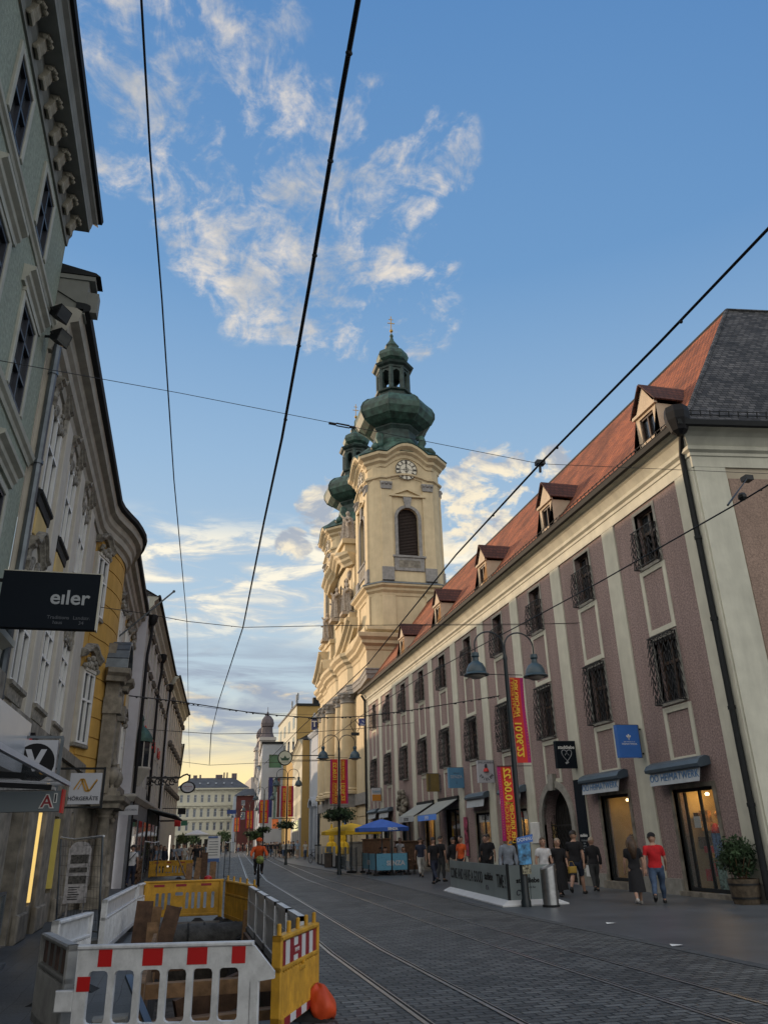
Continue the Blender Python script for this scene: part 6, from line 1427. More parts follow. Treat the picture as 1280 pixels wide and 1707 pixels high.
# items farther along the left side
s = thing('wrought_sign', 'oval shop sign hanging from a long wrought iron bracket', 'sign', (-2.0, 47, 5)); yv = 47.0
P = lambda x, y: PY(x, y, yv)
q = MB(); q.bar(P(236, 1297), P(300, 1297), .1); q.tube([P(300, 1297), P(306, 1293), P(312, 1291), P(316, 1294), P(315, 1302)], .05, 6)
for k in range(9): 
    p = P(245 + 6 * k, 1303 + 3 * math.sin(k * 2.2)); q.tube([p + Vector((.16 * math.cos(t), 0, .16 * math.sin(t))) for t in [i * .7 for i in range(9)]], .035, 5)
q.bar(P(240, 1290), P(246, 1345), .09); q.build('bracket', IRON, s)
q = MB(); c_ = P(313, 1313); q.lathe([(.001, -.05), (.36, -.05), (.40, 0), (.36, .05), (.001, .05)], (0, 0, 0), 24); q.xf(Matrix.Translation(c_) @ Matrix.Rotation(R(90), 4, 'X') @ Matrix.Diagonal((1.05, .8, 1, 1))); q.build('oval_rim', BLACK, s)
q = MB(); q.prism([c_ + Vector((.33 * math.cos(2 * math.pi * i / 24), -.06, .25 * math.sin(2 * math.pi * i / 24))) for i in range(24)], (0, -.01, 0)); q.build('oval_face', SGREY, s)
text('WIRTSHAUS', 'lettering', .09, TM(c_ + Vector((0, -.075, .03)), (1, 0, 0), (0, 0, 1)), DRED, s, .002); text('am Eck', 'lettering', .08, TM(c_ + Vector((0, -.075, -.08)), (1, 0, 0), (0, 0, 1)), DRED, s, .002)
s = thing('shop_sign', 'small white board sign with thin grey lettering on the white house corner', 'sign', (-2.3, 37, 3)); yv = 36.9
P = lambda x, y: PY(x, y, yv); x0, x1, z0, z1 = P(198, 1360).x, P(231, 1342).x, P(214, 1359).z, P(214, 1342.5).z
q = MB(); q.box(x0, x1, yv, yv + .08, z0, z1); q.build('board', SGREY, s); q = MB(); q.bar((-3.2, yv + .04, z1), (x1, yv + .04, z1 + .0), .03); q.build('bracket', DARK, s)
text('GOLDSTÜBERL', 'lettering', .105, TM(((x0 + x1) / 2, yv - .005, (z0 + z1) / 2), (1, 0, 0), (0, 0, 1)), INK, s, .002)
s = thing('flagpole', 'thin slanting flagpole jutting from the ochre house over the street', 'flagpole', tuple(PY(198, 1062, 31)))
q = MB(); q.tube([PY(196, 1063, 31), PY(290, 986, 31)], .035, 8); q.sphere(PY(290, 986, 31), .06, 8, 6); q.build('pole', ZINC, s)
s = thing('shrine', 'glazed shrine with a green copper canopy on the white house corner', 'shrine', (-2.35, 38.6, 5))
cx, cy = -2.15, 39.2
q = MB(); q.lathe([(.62, 6.15), (.60, 6.3), (.5, 6.5), (.3, 6.75), (.1, 6.9), (.06, 7.1), (.1, 7.2), (.02, 7.4)], (cx, cy, 0), 8, rot=R(22.5)); q.build('canopy', COPPER, s)
q = MB(); q.lathe([(.5, 5.0), (.5, 6.15)], (cx, cy, 0), 8, rot=R(22.5)); q.build('glazing', GLASS, s)
q = MB(); q.lathe([(.15, 4.2), (.45, 4.7), (.6, 4.95), (.6, 5.02)], (cx, cy, 0), 8, rot=R(22.5))
for i in range(8): a = R(22.5 + 45 * i); q.bar((cx + .51 * math.cos(a), cy + .51 * math.sin(a), 5), (cx + .51 * math.cos(a), cy + .51 * math.sin(a), 6.16), .05)
q.build('frame', LWF, s)
# red script lettering and clutter of small hanging signs on the white houses
t_ = TM(F3(4.4, 6.95, .08), F3.u, (0, 0, 1)); text('Mode', 'lettering', .8, t_, RED, h3, .03); text('Schuhe', 'lettering', .8, TM(F3(10.2, 6.95, .08), F3.u, (0, 0, 1)), RED, h3, .03); text('Textil', 'lettering', .8, TM(F3(14.6, 6.95, .08), F3.u, (0, 0, 1)), RED, h3, .03)
for lab, px, py, w__, h__, yv, mt in (('dark hanging sign over the left pavement near the far square', 303, 1353, .55, .4, 60, BLACK), ('red cross box sign low over the left pavement', 296, 1373, .42, .4, 58, RED), ('green pharmacy style box sign beside the red one', 307, 1373, .4, .3, 58, mat('green_sign', (.02, .14, .07), .5, .1, 2)), ('blue far street sign hanging in front of the palace', 386, 1354, .75, .45, 105, mat('blue_sign', (.02, .06, .25), .5, .05, 2))):
    c_ = PY(px, py, yv); s = thing('hanging_sign', lab, 'sign', tuple(c_)); MB().box(c_.x - w__ / 2 - (.2 if yv > 90 else 0), c_.x + w__ / 2 + (.2 if yv > 90 else 0), yv, yv + .1, c_.z - h__ / 2, c_.z + h__ / 2).build('board', mt, s); MB().bar((c_.x - 1.6, yv + .05, c_.z + h__ / 2), (c_.x + .2, yv + .05, c_.z + h__ / 2), .05).build('bracket', DARK, s)
s = thing('canopy', 'dark glazed shop canopy along the white houses on the left', 'canopy', (-1.8, 50, 3.3))
q = MB(); q.hexa([F3(9, 3.5, .1), F3(19.5, 3.5, .1), F3(19.5, 3.1, 1.7), F3(9, 3.1, 1.7), F3(9, 3.55, .1), F3(19.5, 3.55, .1), F3(19.5, 3.15, 1.7), F3(9, 3.15, 1.7)]); q.build('roof', DARK, s)
for k in range(8): MB().bar(F3(9.2 + 1.4 * k, 3.56, .12), F3(9.2 + 1.4 * k, 3.16, 1.7), .06).build('rib', ZINC, s)
s = thing('light_column', 'thin bright white lit column on the left pavement ahead', 'light', (-.9, 52, 0)); c_ = PY(283, 1402, 52); MB().box(c_.x - .05, c_.x + .05, 52, 52.1, .3, 2.2).build('tube', mat('lit_tube', (1, .95, .85), .5, 0, 1, emit=(1, .9, .75), es=.9), s)
s = thing('canopy', 'long white market umbrella roof over the left side far away', 'parasol', (0, 75, 2.6)); q = MB(); c_ = PY(328, 1389, 78); q.lathe([(1.5, 0), (1.5, .08), (.1, .45)], (c_.x, 78, c_.z - .2), 4, rot=R(45)); q.build('canopy', WHF, s); MB().tube([(c_.x, 78, 0), (c_.x, 78, c_.z)], .05, 6).build('pole', ZINC, s)
# ------------------------------------------------------------------ right side: box signs, awnings, banner
def box_sign(label, px0, px1, py0, py1, y, mt, edge_=ZINC):
    P = lambda x, yy: PY(x, yy, y); x0, x1 = P(px0, (py0 + py1) / 2).x, P(px1, (py0 + py1) / 2).x; z0, z1 = P((px0 + px1) / 2, py1).z, P((px0 + px1) / 2, py0).z
    s = thing('box_sign', label, 'sign', (x1, y, z0)); q = MB(); q.box(x0, x1, y, y + .2, z0, z1); q.build('face', mt, s)
    q = MB(); q.box(x1, x1 + .03, y - .01, y + .21, z0 - .01, z1 + .01); q.box(x0, x1, y - .004, y + .204, z1, z1 + .015); q.build('edge', edge_, s)
    q = MB()
    for z in (z0 + .12, z1 - .12): q.bar((x1 + .03, y + .1, z), (14.02, y + .1, z), .05)
    q.build('bracket', DARK, s)
    return s, x0, x1, z0, z1
BLU1 = mat('royal_blue_sign', (.03, .11, .34), .35, .1, 1.5, emit=(.03, .12, .4), es=.12); LBLU = mat('light_blue_sign', (.09, .24, .40), .45, .05, 2); GLD = mat('dull_gold_sign', (.17, .12, .035), .45, .1, 3)
tx = lambda x, y, z: TM((x, y, z), (1, 0, 0), (0, 0, 1))
s, x0, x1, z0, z1 = box_sign('blue box sign with a small white emblem above the second lit shop', 1031, 1066, 1209, 1263, 22.4, BLU1)
xm = (x0 + x1) / 2; text('OBERÖSTERREICHISCHES', 'lettering', .035, tx(xm, 22.395, z0 + .47), WHITE, s, .001); text('HEIMATWERK', 'lettering', .085, tx(xm, 22.395, z0 + .4), WHITE, s, .002)
q = MB()
for a in (90, 40, 140): q.bar((xm, 22.396, z0 + .58), (xm + .09 * math.cos(R(a)), 22.396, z0 + .58 + .12 * math.sin(R(a))), .045, .004, up=(0, 1, 0))
q.bar((xm, 22.396, z0 + .52), (xm, 22.396, z0 + .6), .02, .004, up=(0, 1, 0)); q.build('emblem', WHITE, s)
s, x0, x1, z0, z1 = box_sign('black box sign with white lettering and a heart outline over the gateway', 928, 961, 1236, 1281, 27.0, SIGNB)
xm = (x0 + x1) / 2; text('stadtliebe', 'lettering', .17, tx(xm, 26.995, z1 - .22), WHITE, s, .002, bold=.004)
q = MB(); hp = [Vector((xm + .2 * math.sin(t) ** 3, 26.995, z0 + .48 + .2 * (math.cos(t) - .38 * math.cos(2 * t) - .15 * math.cos(3 * t)) * .95)) for t in [2 * math.pi * i / 24 for i in range(25)]]
q.tube(hp, .012, 4); q.tube([(xm - .08, 26.995, z0 + .45), (xm, 26.995, z0 + .55), (xm + .08, 26.995, z0 + .45)], .01, 4); q.bar((xm - .08, 26.995, z0 + .17), (xm + .04, 26.995, z0 + .22), .07, .004, up=(0, 1, 0)); q.build('heart', LETG, s)
s, x0, x1, z0, z1 = box_sign('white box sign with a small dark figure and curved lettering', 797, 823, 1268, 1305, 35.4, SGREY)
xm = (x0 + x1) / 2; text('SPIELWAREN', 'lettering', .13, tx(xm, 35.39, z1 - .1), INK, s, .002)
for i, ch_ in enumerate('SPIELEN'):
    a = R(215 + 110 * i / 6); text(ch_, 'lettering', .16, TM((xm + .34 * math.cos(a), 35.39, z0 + .52 + .38 * math.sin(a)), (-math.sin(a), 0, math.cos(a)), (-math.cos(a), 0, -math.sin(a))), INK, s, .002, bold=.004)
q = MB(); q.lathe([(.13, 0), (.1, .12), (.05, .16)], (xm, 35.38, z0 + .48), 8); q.build('figure_body', RED, s); q = MB(); q.sphere((xm, 35.38, z0 + .72), .07, 8, 6); q.sphere((xm + .0, 35.37, z0 + .77), .06, 8, 6); q.build('figure_head', INK, s)
s, x0, x1, z0, z1 = box_sign('light blue box sign with pale lettering over the awnings', 748, 773, 1280, 1314, 39.7, LBLU)
xm = (x0 + x1) / 2; text('TEEHAUS', 'lettering', .08, tx(xm, 39.69, z1 - .28), INK, s, .002); text('SENZA', 'lettering', .21, tx(xm, 39.69, z1 - .46), SGREY, s, .003); text('i', 'lettering', .25, tx(xm, 39.69, z0 + .27), INK, s, .002)
s, x0, x1, z0, z1 = box_sign('dull gold box sign with upright dark lettering at its edge', 712, 732, 1290, 1320, 43.6, GLD); text('MODERN', 'lettering', .2, TM((x0 + .14, 43.59, (z0 + z1) / 2), (0, 0, 1), (-1, 0, 0)), INK, s, .003)
s, x0, x1, z0, z1 = box_sign('white and orange box sign at the far end of the mauve building', 620, 635, 1314, 1336, 57.5, SGREY); MB().box(x0 + .01, x1 - .01, 57.48, 57.5, z0 + .02, (z0 + z1) / 2).build('orange_half', mat('orange_sign', (.5, .2, .02), .5, .05, 2), s); text('TABAK', 'lettering', .2, tx((x0 + x1) / 2, 57.48, z1 - .25), LBLU, s, .003)
s = thing('wall_banner', 'tall black banner with white heading flat on the wall beside the gateway', 'banner', (14, 27.1, .7))
q = MB(); q.fbox(RF, 26.72, 27.46, .75, 3.5, .062, .085); q.build('cloth', SIGNB, s)
wt_ = lambda u, v, d=.088: TM(RF(u, v, d), (0, -1, 0), (0, 0, 1))
text('stadtliebe', 'lettering', .14, wt_(27.09, 1.62), WHITE, s, .002, bold=.004)
for k in range(5): text(('KÜCHE & BAR', 'täglich', 'geöffnet', 'Innenhof', 'Gastgarten')[k], 'lettering', .07, wt_(27.09, 1.45 - .085 * k), LETG, s, .001)
q = MB(); q.fbox(RF, 26.85, 27.3, .55, .98, .087, .09); q.build('print', mat('banner_picture', (.10, .08, .07), .6, .9, 12), s)
s = thing('notice', 'white paper notice under the black wall banner', 'notice', (14, 27, .3)); MB().fbox(RF, 26.55, 27.2, .3, .66, .092, .1).build('paper', WHITE, s)
AWC = mat('awning_case_blue_grey', (.07, .10, .13), .45, .1, 3, dirt=.2); AWW = mat('awning_valance', (.42, .46, .50), .8, .05, 3, dirt=.2); AWG = mat('awning_grey_cloth', (.30, .32, .31), .9, .06, 2, dirt=.25); LBT = mat('blue_letter', (.06, .17, .36), .5, .05, 3)
def cassette(label, u0, u1, v, txt=None, drop=.42):
    s = thing('awning', label, 'awning', (13.9, (u0 + u1) / 2, v))
    q = MB(); pr = [(0, .02), (.0, .22), (.14, .25), (.34, .16), (.42, .04), (.40, -.04), (.30, -.06), (.1, -.02)]
    q.prism([RF(u0, v + b, a) for a, b in pr], RF.u * (u1 - u0)); q.build('case', AWC, s)
    q = MB(); q.hexa([RF(u0 + .1, v - .04, .28), RF(u1 - .1, v - .04, .28), RF(u1 - .1, v - .04, .3), RF(u0 + .1, v - .04, .3), RF(u0 + .14, v - drop, .34), RF(u1 - .14, v - drop, .34), RF(u1 - .14, v - drop, .36), RF(u0 + .14, v - drop, .36)]); q.build('valance', AWW, s)
    if txt: text(txt, 'lettering', .3, TM(RF((u0 + u1) / 2, v - .22, .345), (0, -1, 0), (0, 0, 1)), LBT, s, .004, bold=.0, sx=.95, sp=1.06)
    return s
cassette('blue grey awning case with lettered valance over the corner shop by the barrel plant', 19.35, 22.05, 3.35, 'OÖ HEIMATWERK'); cassette('blue grey awning case with lettered valance over the yellow lit shop', 23.7, 26.45, 3.35, 'OÖ HEIMATWERK')
cassette('closed grey awning case behind the nearest lamp post', 31.8, 34.3, 3.4); cassette('closed grey awning case over the orange lit doorway', 36.1, 38.7, 3.4)
cassette('closed grey awning case third from the far end of the mauve wing', 54.6, 57.5, 3.45); cassette('closed grey awning case at the far end of the mauve wing', 58.4, 61, 3.5)
def open_awning(label, u0, u1, v, out, dz, sign, smat):
    s = thing('awning', label, 'awning', (13.9, (u0 + u1) / 2, v)); q = MB()
    q.hexa([RF(u0, v, .05), RF(u1, v, .05), RF(u1, v - dz, out), RF(u0, v - dz, out), RF(u0, v + .03, .05), RF(u1, v + .03, .05), RF(u1, v - dz + .03, out), RF(u0, v - dz + .03, out)]); q.build('cloth', AWG, s)
    q = MB(); q.fbox(RF, u0, u1, v - dz - .28, v - dz, out - .01, out + .005); q.build('valance', smat, s); text(sign, 'lettering', .24, TM(RF((u0 + u1) / 2, v - dz - .15, out + .01), (0, -1, 0), (0, 0, 1)), WHITE if smat is BLU2 else INK, s, .003)
    q = MB(); q.fbox(RF, u0 - .04, u1 + .04, v - .1, v + .12, 0, .16)
    for u in (u0 + .15, u1 - .15): q.bar(RF(u, v - .1, .1), RF(u, v - dz - .02, out - .05), .04)
    q.build('arm', DARK, s); return s
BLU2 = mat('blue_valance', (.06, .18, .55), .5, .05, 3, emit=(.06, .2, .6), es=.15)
open_awning('grey cloth awning folded out with a bright blue valance', 40.5, 43.9, 3.55, 1.35, .75, 'SENZA', BLU2); open_awning('grey cloth awning folded out with a pale lettered valance', 44.9, 48.2, 3.55, 1.3, .72, 'TEESTUBE', AWW)
s = thing('wall_poster', 'tall pink and dark poster on the pilaster by the orange lit doorway', 'poster', (14, 40, 1.5)); MB().fbox(RF, 39.45, 39.95, .8, 2.6, .062, .08).build('sheet', mat('pink_poster', (.34, .06, .12), .6, .9, 5), s)
for lab, u, t_ in (('white fascia with dark lettering over the orange lit doorway', 37.3, 'KUNST'), ('white fascia with red lettering over the lit toy window', 33.0, 'SPIEL')):
    s = thing('fascia_sign', lab, 'sign', (13.9, u, 2.6)); MB().fbox(RF, u - .9, u + .9, 2.3, 2.68, -.18, -.12).build('board', WHITE, s); text(t_, 'lettering', .3, TM(RF(u, 2.49, -.115), (0, -1, 0), (0, 0, 1)), RED if 'red' in lab else INK, s, .004)
# ------------------------------------------------------------------ street lamps with banners
LBL = mat('lamp_blue_green', (.03, .06, .08), .4, .12, 3); LPOST = mat('lamp_post_dark', (.012, .02, .026), .45, .1, 3); DIFF = mat('lamp_diffuser', (.32, .28, .24), .3, .05, 2)
BANR = mat('banner_red', (.52, .03, .02), .8, .08, 2); BANM = mat('banner_magenta', (.35, .01, .12), .8, .08, 2); BANO = mat('banner_orange', (.62, .26, .03), .8, .05, 2); BANY = mat('banner_yellow', (.72, .45, .04), .8, .05, 2)
def make_lamp():
    t = thing('street_lamp', '', 'street lamp', (0, 0, 0), 'two armed street lamps'); q = MB()
    q.lathe([(.13, 0), (.13, .12), (.10, .2), (.095, 1.0), (.075, 1.1), (.07, 3.0), (.055, 6.3), (.07, 6.36), (.04, 6.5), (.035, 6.62)], (0, 0, 0), 14); q.build('post', LPOST, t, True, auto=40)
    for s in (-1, 1):
        q = MB(); q.tube([(s * .02, 0, 6.3)] + [(s * (.46 - .44 * math.cos(a)), 0, 6.72 + .41 * math.sin(a)) for a in [math.pi * i / 12 for i in range(13)]] + [(s * .9, 0, 6.5)], .022, 8); ar = q.build('arm', LPOST, t, True, auto=50)
        q = MB(); q.lathe([(.03, 6.52), (.1, 6.5), (.11, 6.4), (.08, 6.36), (.09, 6.26), (.2, 6.18), (.27, 6.05), (.29, 5.93), (.36, 5.88), (.36, 5.86), (.26, 5.87)], (s * .9, 0, 0), 20); q.build('lamp_shade', LBL, t, True, auto=35)
        q = MB(); q.lathe([(.25, 5.88), (.22, 5.82), (.12, 5.77), (.01, 5.75)], (s * .9, 0, 0), 16); q.build('diffuser', DIFF, t, True)
    q = MB(); q.bar((-.52, 0, 5.9), (.48, 0, 5.9), .018); q.bar((-.5, 0, 3.42), (.5, 0, 3.42), .018); q.bar((0, 0, 5.9), (0, 0, 5.9), .02); q.build('banner_rod', DARK, t)
    return t
WHO = ['nearest', 'second', 'third', 'fourth', 'fifth', 'sixth']
LPOS = [(8.68, 20.46), (8.26, 44), (8.14, 66), (8.4, 88), (9.3, 118), (9.6, 150)]
lamp0 = make_lamp()
for k, (x, y) in enumerate(LPOS):
    lb = ('two armed blue green street lamp standing by the grey hoarding', 'two armed street lamp behind the parasols at the café', 'two armed street lamp in front of the ochre gabled house', 'two armed street lamp before the glass fronted house', 'two armed street lamp in front of the long white house', 'two armed street lamp by the far end of the long white house')[k]
    if k == 0: lamp0.location = (x, y, 0); lamp0['label'] = lb
    else: dup(lamp0, None, loc=(x, y, 0), label=lb, rz=.0)
def banner(label, x, y, z0, z1, side, sc=1.0):
    t = thing('banner', label, 'banner', (x, y, z1), 'red festival banners on the lamp posts'); a, b = (.09, .50) if side > 0 else (-.50, -.09); n = 14
    q = MB()
    for i in range(n):
        za, zb_ = z0 + (z1 - z0) * i / n, z0 + (z1 - z0) * (i + 1) / n; f = lambda z: y + .035 * math.sin(z * 2.3 + x) * (1 if side > 0 else -1)
        for xa, xb_, k in ((a, a + .10, 1) if side < 0 else (b - .10, b, 1), (a + .10, b, 0) if side < 0 else (a, b - .10, 0)):
            q.hexa([(x + xa, f(za), za), (x + xb_, f(za), za), (x + xb_, f(za) + .004, za), (x + xa, f(za) + .004, za), (x + xa, f(zb_), zb_), (x + xb_, f(zb_), zb_), (x + xb_, f(zb_) + .004, zb_), (x + xa, f(zb_) + .004, zb_)], k)
    c = q.build('cloth', [BANR, BANM], t)
    xd = (0, 0, -1) if side > 0 else (0, 0, 1); yd = (-1, 0, 0) if side > 0 else (1, 0, 0); H = z1 - z0; yy = y - .042
    zt, zd = (z1 - H * .24, z0 + H * .3) if side > 0 else (z1 - H * .76, z0 + H * .72)
    zt, zd = (z1 - H * .25, z0 + H * .27) if side > 0 else (z0 + H * .27, z1 - H * .27)
    if side < 0: zt, zd = zd, zt; zt, zd = z0 + H * .24, z1 - H * .28
    text('DER KIRCHEN', 'lettering', .16 * sc, TM((x + (.24 if side > 0 else -.2), yy, zt), xd, yd), BANY, c, .002, bold=.004); text('LANGE NACHT', 'lettering', .16 * sc, TM((x + (.38 if side > 0 else -.33), yy, zt) if False else (x + (.15 if side > 0 else -.34), yy, zt), xd, yd), BANO, c, .002, bold=.004)
    text('10.06.22', 'lettering', .28 * sc, TM((x + (.22 if side > 0 else -.26), yy, zd), xd, yd), BANY, c, .002, bold=.008)
    q = MB()
    for i in range(26): zz_ = z0 + .15 + (H - .3) * i / 25; xm = b - .04 if side > 0 else a + .04; q.box(x + xm - .008, x + xm + .008, yy, yy + .004, zz_ - .008, zz_ + .008)
    d = q.build('dotted_edge', BANO, c); return t
for k, (x, y) in enumerate(LPOS):
    for s in (1, -1):
        z0, z1 = (3.5, 5.82) if k or s > 0 else (1.55, 3.41)
        banner('red and magenta banner with yellow date on the %s side of the %s lamp post' % ('shop' if s > 0 else 'tram', WHO[k] if k else 'nearest'), x, y, z0, z1, s)
# flower baskets and small trees in the lamp row
LEAF = mat('dark_leaves', (.028, .06, .02), .7, .5, 3); LEAF2 = mat('green_leaves', (.045, .085, .025), .7, .5, 3)
for k, (x, y, z, lab) in enumerate(((8.26, 44, 2.95, 'dark green hanging basket round the lamp post behind the yellow parasol'), (8.14, 66, 2.9, 'hanging basket round the third lamp post'), (8.4, 88, 2.9, 'hanging basket round the fourth lamp post'), (9.3, 118, 2.8, 'hanging basket round the fifth lamp post'))):
    t = thing('hanging_basket', lab, 'plant', (x, y, z), 'hanging baskets on the lamp posts'); q = MB(); leaves(q, (x, y, z), (.95, .85, .36), 900 if k == 0 else 320, .10 if k == 0 else .13, k, shell=.25); q.build('foliage', LEAF, t); q = MB(); q.lathe([(.15, -.28), (.4, -.2), (.5, -.05), (.5, 0)], (x, y, z), 10); q.build('basket', DARK, t)
for x, y, z, r, lab in ((10.6, 128, 2.6, .85, 'dark clipped street tree before the long white house'), (9.6, 108, 2.6, .75, 'bushy street tree in front of the glass fronted house'), (8.2, 165, 3.0, 1.5, 'small far street tree near the red house'), (2.6, 170, 2.6, 1.3, 'small tree standing before the palace'), (0.4, 120, 2.4, .9, 'slim tree beside the brown house')):
    t = thing('street_tree', lab, 'tree', (x, y, 0)); q = MB(); 
    for i in range(6): a = i * 1.05; leaves(q, (x + r * .45 * math.cos(a), y + r * .45 * math.sin(a), z + .25 * r * math.sin(a * 2)), (r * .6, r * .6, r * .5), 110, .2, i, shell=.4)
    q.build('crown', LEAF2, t); q = MB(); q.tube([(x, y, 0), (x + .05, y, z * .5), (x, y, z)], [.11, .08, .04], 7)
    for i in range(4): a = i * 1.6; q.tube([(x, y, z * .7), (x + .5 * r * math.cos(a), y + .5 * r * math.sin(a), z)], [.04, .015], 5)
    q.build('trunk', WOOD, t)
# potted shrub in a half barrel at the right
t = thing('barrel_planter', 'wooden half barrel planter by the corner shop', 'planter', (13.55, 18.3, 0)); bx, by = 13.55, 18.3
q = MB(); q.lathe([(.30, 0), (.335, .2), (.36, .45), (.37, .56), (.34, .56), (.33, .48)], (bx, by, 0), 22); q.build('tub', mat('barrel_oak', (.10, .075, .05), .8, .35, 9, .4, 24, dirt=.4), t, True, auto=30)
for z, r in ((.12, .33), (.42, .365)): q = MB(); q.lathe([(r - .01, z), (r + .006, z), (r + .01, z + .045), (r - .008, z + .045)], (bx, by, 0), 22); q.build('hoop', IRON, t)
t = thing('potted_shrub', 'dense dark green shrub growing in the half barrel', 'shrub', (bx, by, .5)); q = MB(); rg = random.Random(8)
for k in range(16):
    a = rg.random() * 6.28; r = rg.random() * .36; leaves(q, (bx + 1.15 * r * math.cos(a), by + r * math.sin(a), .75 + rg.random() * .6), (.26, .26, .24), 230, .05, k, shell=.15)
q.build('foliage', LEAF, t); q = MB()
for k in range(9): a = k * .7; q.tube([(bx, by, .45), (bx + .15 * math.cos(a), by + .15 * math.sin(a), .7), (bx + .3 * math.cos(a + .3), by + .3 * math.sin(a + .3), 1.05)], [.018, .014, .006], 5)
q.build('stem', WOOD, t)
# grey hoarding with lettering
HRD = mat('hoarding_grey', (.21, .25, .255), .55, .06, 1.5, dirt=.15)
t = thing('hoarding', 'grey terrace hoarding with black lettering on a white skirt', 'hoarding', (8.5, 21, 0))
A_, B_ = Vector((9.02, 27.6, 0)), Vector((8.40, 20.9, 0)); u = (B_ - A_).normalized(); FH1 = Frame(A_, u, Vector((u.y, -u.x, 0))); L1 = (B_ - A_).length; FH2 = Frame(B_, (1, .0, 0), (0, -1, 0))
q = MB(); n = 5
for i in range(n): q.fbox(FH1, L1 * i / n + .008, L1 * (i + 1) / n - .008, .1, .95, -.04, 0)
for i in range(2): q.fbox(FH2, .62 * i + .01, .62 * (i + 1) - .008, .1, .95, -.04, 0)
q.build('panel', HRD, t)
q = MB(); pr = [(-.06, 0), (.26, 0), (.26, .03), (.03, .13), (-.06, .13)]; q.sweep([A_, B_, B_ + Vector((1.3, 0, 0)), B_ + Vector((1.3, 1.2, 0))], pr) ; q.build('skirt', mat('white_skirt', (.62, .63, .64), .5, .05, 2, dirt=.15), t)
q = MB(); q.fbox(FH1, L1 - .03, L1 + .015, .1, .99, -.05, .02); q.build('corner_post', DARK, t)
tm = lambda F, a, v: TM(F(a, v, .004), F.u, (0, 0, 1))
text('COME AND HAVE A GOOD', 'lettering', .44, tm(FH1, L1 * .325, .56), BLACK, t, .003, sx=.72, bold=.004, sp=1.05); text('stadtliebe', 'lettering', .28, tm(FH1, L1 * .725, .62), BLACK, t, .003, bold=.004, sx=.8); text('TIME !', 'lettering', .46, tm(FH1, L1 * .91, .54), BLACK, t, .003, sx=.66, bold=.004, sp=1.05)
text('stadtliebe', 'lettering', .17, TM(FH2(.57, .58, .004), (1, 0, 0), (0, 0, 1)), BLACK, t, .003, bold=.005); text('Küche & Bar', 'lettering', .07, TM(FH2(.6, .42, .004), (1, 0, 0), (0, 0, 1)), INK, t, .002)
q = MB()
for F, a, v in ((FH1, L1 * .7, .34), (FH2, .35, .3)):
    q.tube([F(a + .12 * math.sin(k), v + .06 * math.cos(k * 1.7), .006) for k in [i * .5 for i in range(13)]], .012, 4)
q.build('scribble', INK, t)
t = thing('litter_bin', 'brushed steel cylinder bin with a slanted top beside the hoarding', 'bin', (9.2, 20.1, 0)); q = MB(); r = .2; n = 24
q.add([(9.2 + r * math.cos(2 * math.pi * i / n), 20.1 + r * math.sin(2 * math.pi * i / n), .0) for i in range(n)] + [(9.2 + r * math.cos(2 * math.pi * i / n), 20.1 + r * math.sin(2 * math.pi * i / n), .93 + .35 * r * math.cos(2 * math.pi * i / n)) for i in range(n)], [[i, (i + 1) % n, n + (i + 1) % n, n + i] for i in range(n)])
q.add([(9.2 + r * .96 * math.cos(2 * math.pi * i / n), 20.1 + r * .96 * math.sin(2 * math.pi * i / n), .915 + .35 * r * math.cos(2 * math.pi * i / n)) for i in range(n)], [list(range(n))]); q.build('body', mat('brushed_steel', (.42, .43, .44), .35, .12, 12, metal=1), t, True, auto=30)
q = MB(); q.lathe([(.19, 0), (.215, .0), (.215, .05), (.19, .05)], (9.2, 20.1, 0), 20); q.build('base_ring', DARK, t)
t = thing('poster_board', 'blue and white picture poster tied round the nearest lamp post', 'poster', (8.7, 20.38, 1)); q = MB(); q.box(8.52, 8.86, 20.3, 20.34, .98, 1.5); q.build('picture', mat('sky_poster', (.06, .22, .42), .5, .9, 7), t)
q = MB(); q.hexa([(8.5, 20.29, 1.46), (8.95, 20.29, 1.52), (8.95, 20.33, 1.52), (8.5, 20.33, 1.46), (8.5, 20.29, 1.62), (8.95, 20.29, 1.70), (8.95, 20.33, 1.70), (8.5, 20.33, 1.62)]); q.build('heading', BLU1, t); text('DONAU', 'lettering', .12, TM((8.72, 20.285, 1.58), (1, 0, .13), (0, 0, 1)), WHITE, t, .002); q = MB(); q.box(8.6, 8.83, 20.3, 20.34, .76, .97); q.build('card', mat('buff_card', (.3, .28, .2), .8, .6, 20), t)
for i, (px, py) in enumerate(((1018, 1541), (1127, 1578))):
    p = PZ(px, py); t = thing('paper_scrap', ('white paper scrap on the paving left of the other one', 'white paper scrap on the paving nearer the tram rails')[i], 'litter', tuple(p)); MB().add([p + Vector(v) for v in ((-.11, -.05, .012), (.1, -.06, .02), (.12, .05, .012), (-.08, .06, .03))], [(0, 1, 2, 3)]).build('paper', WHITE, t)
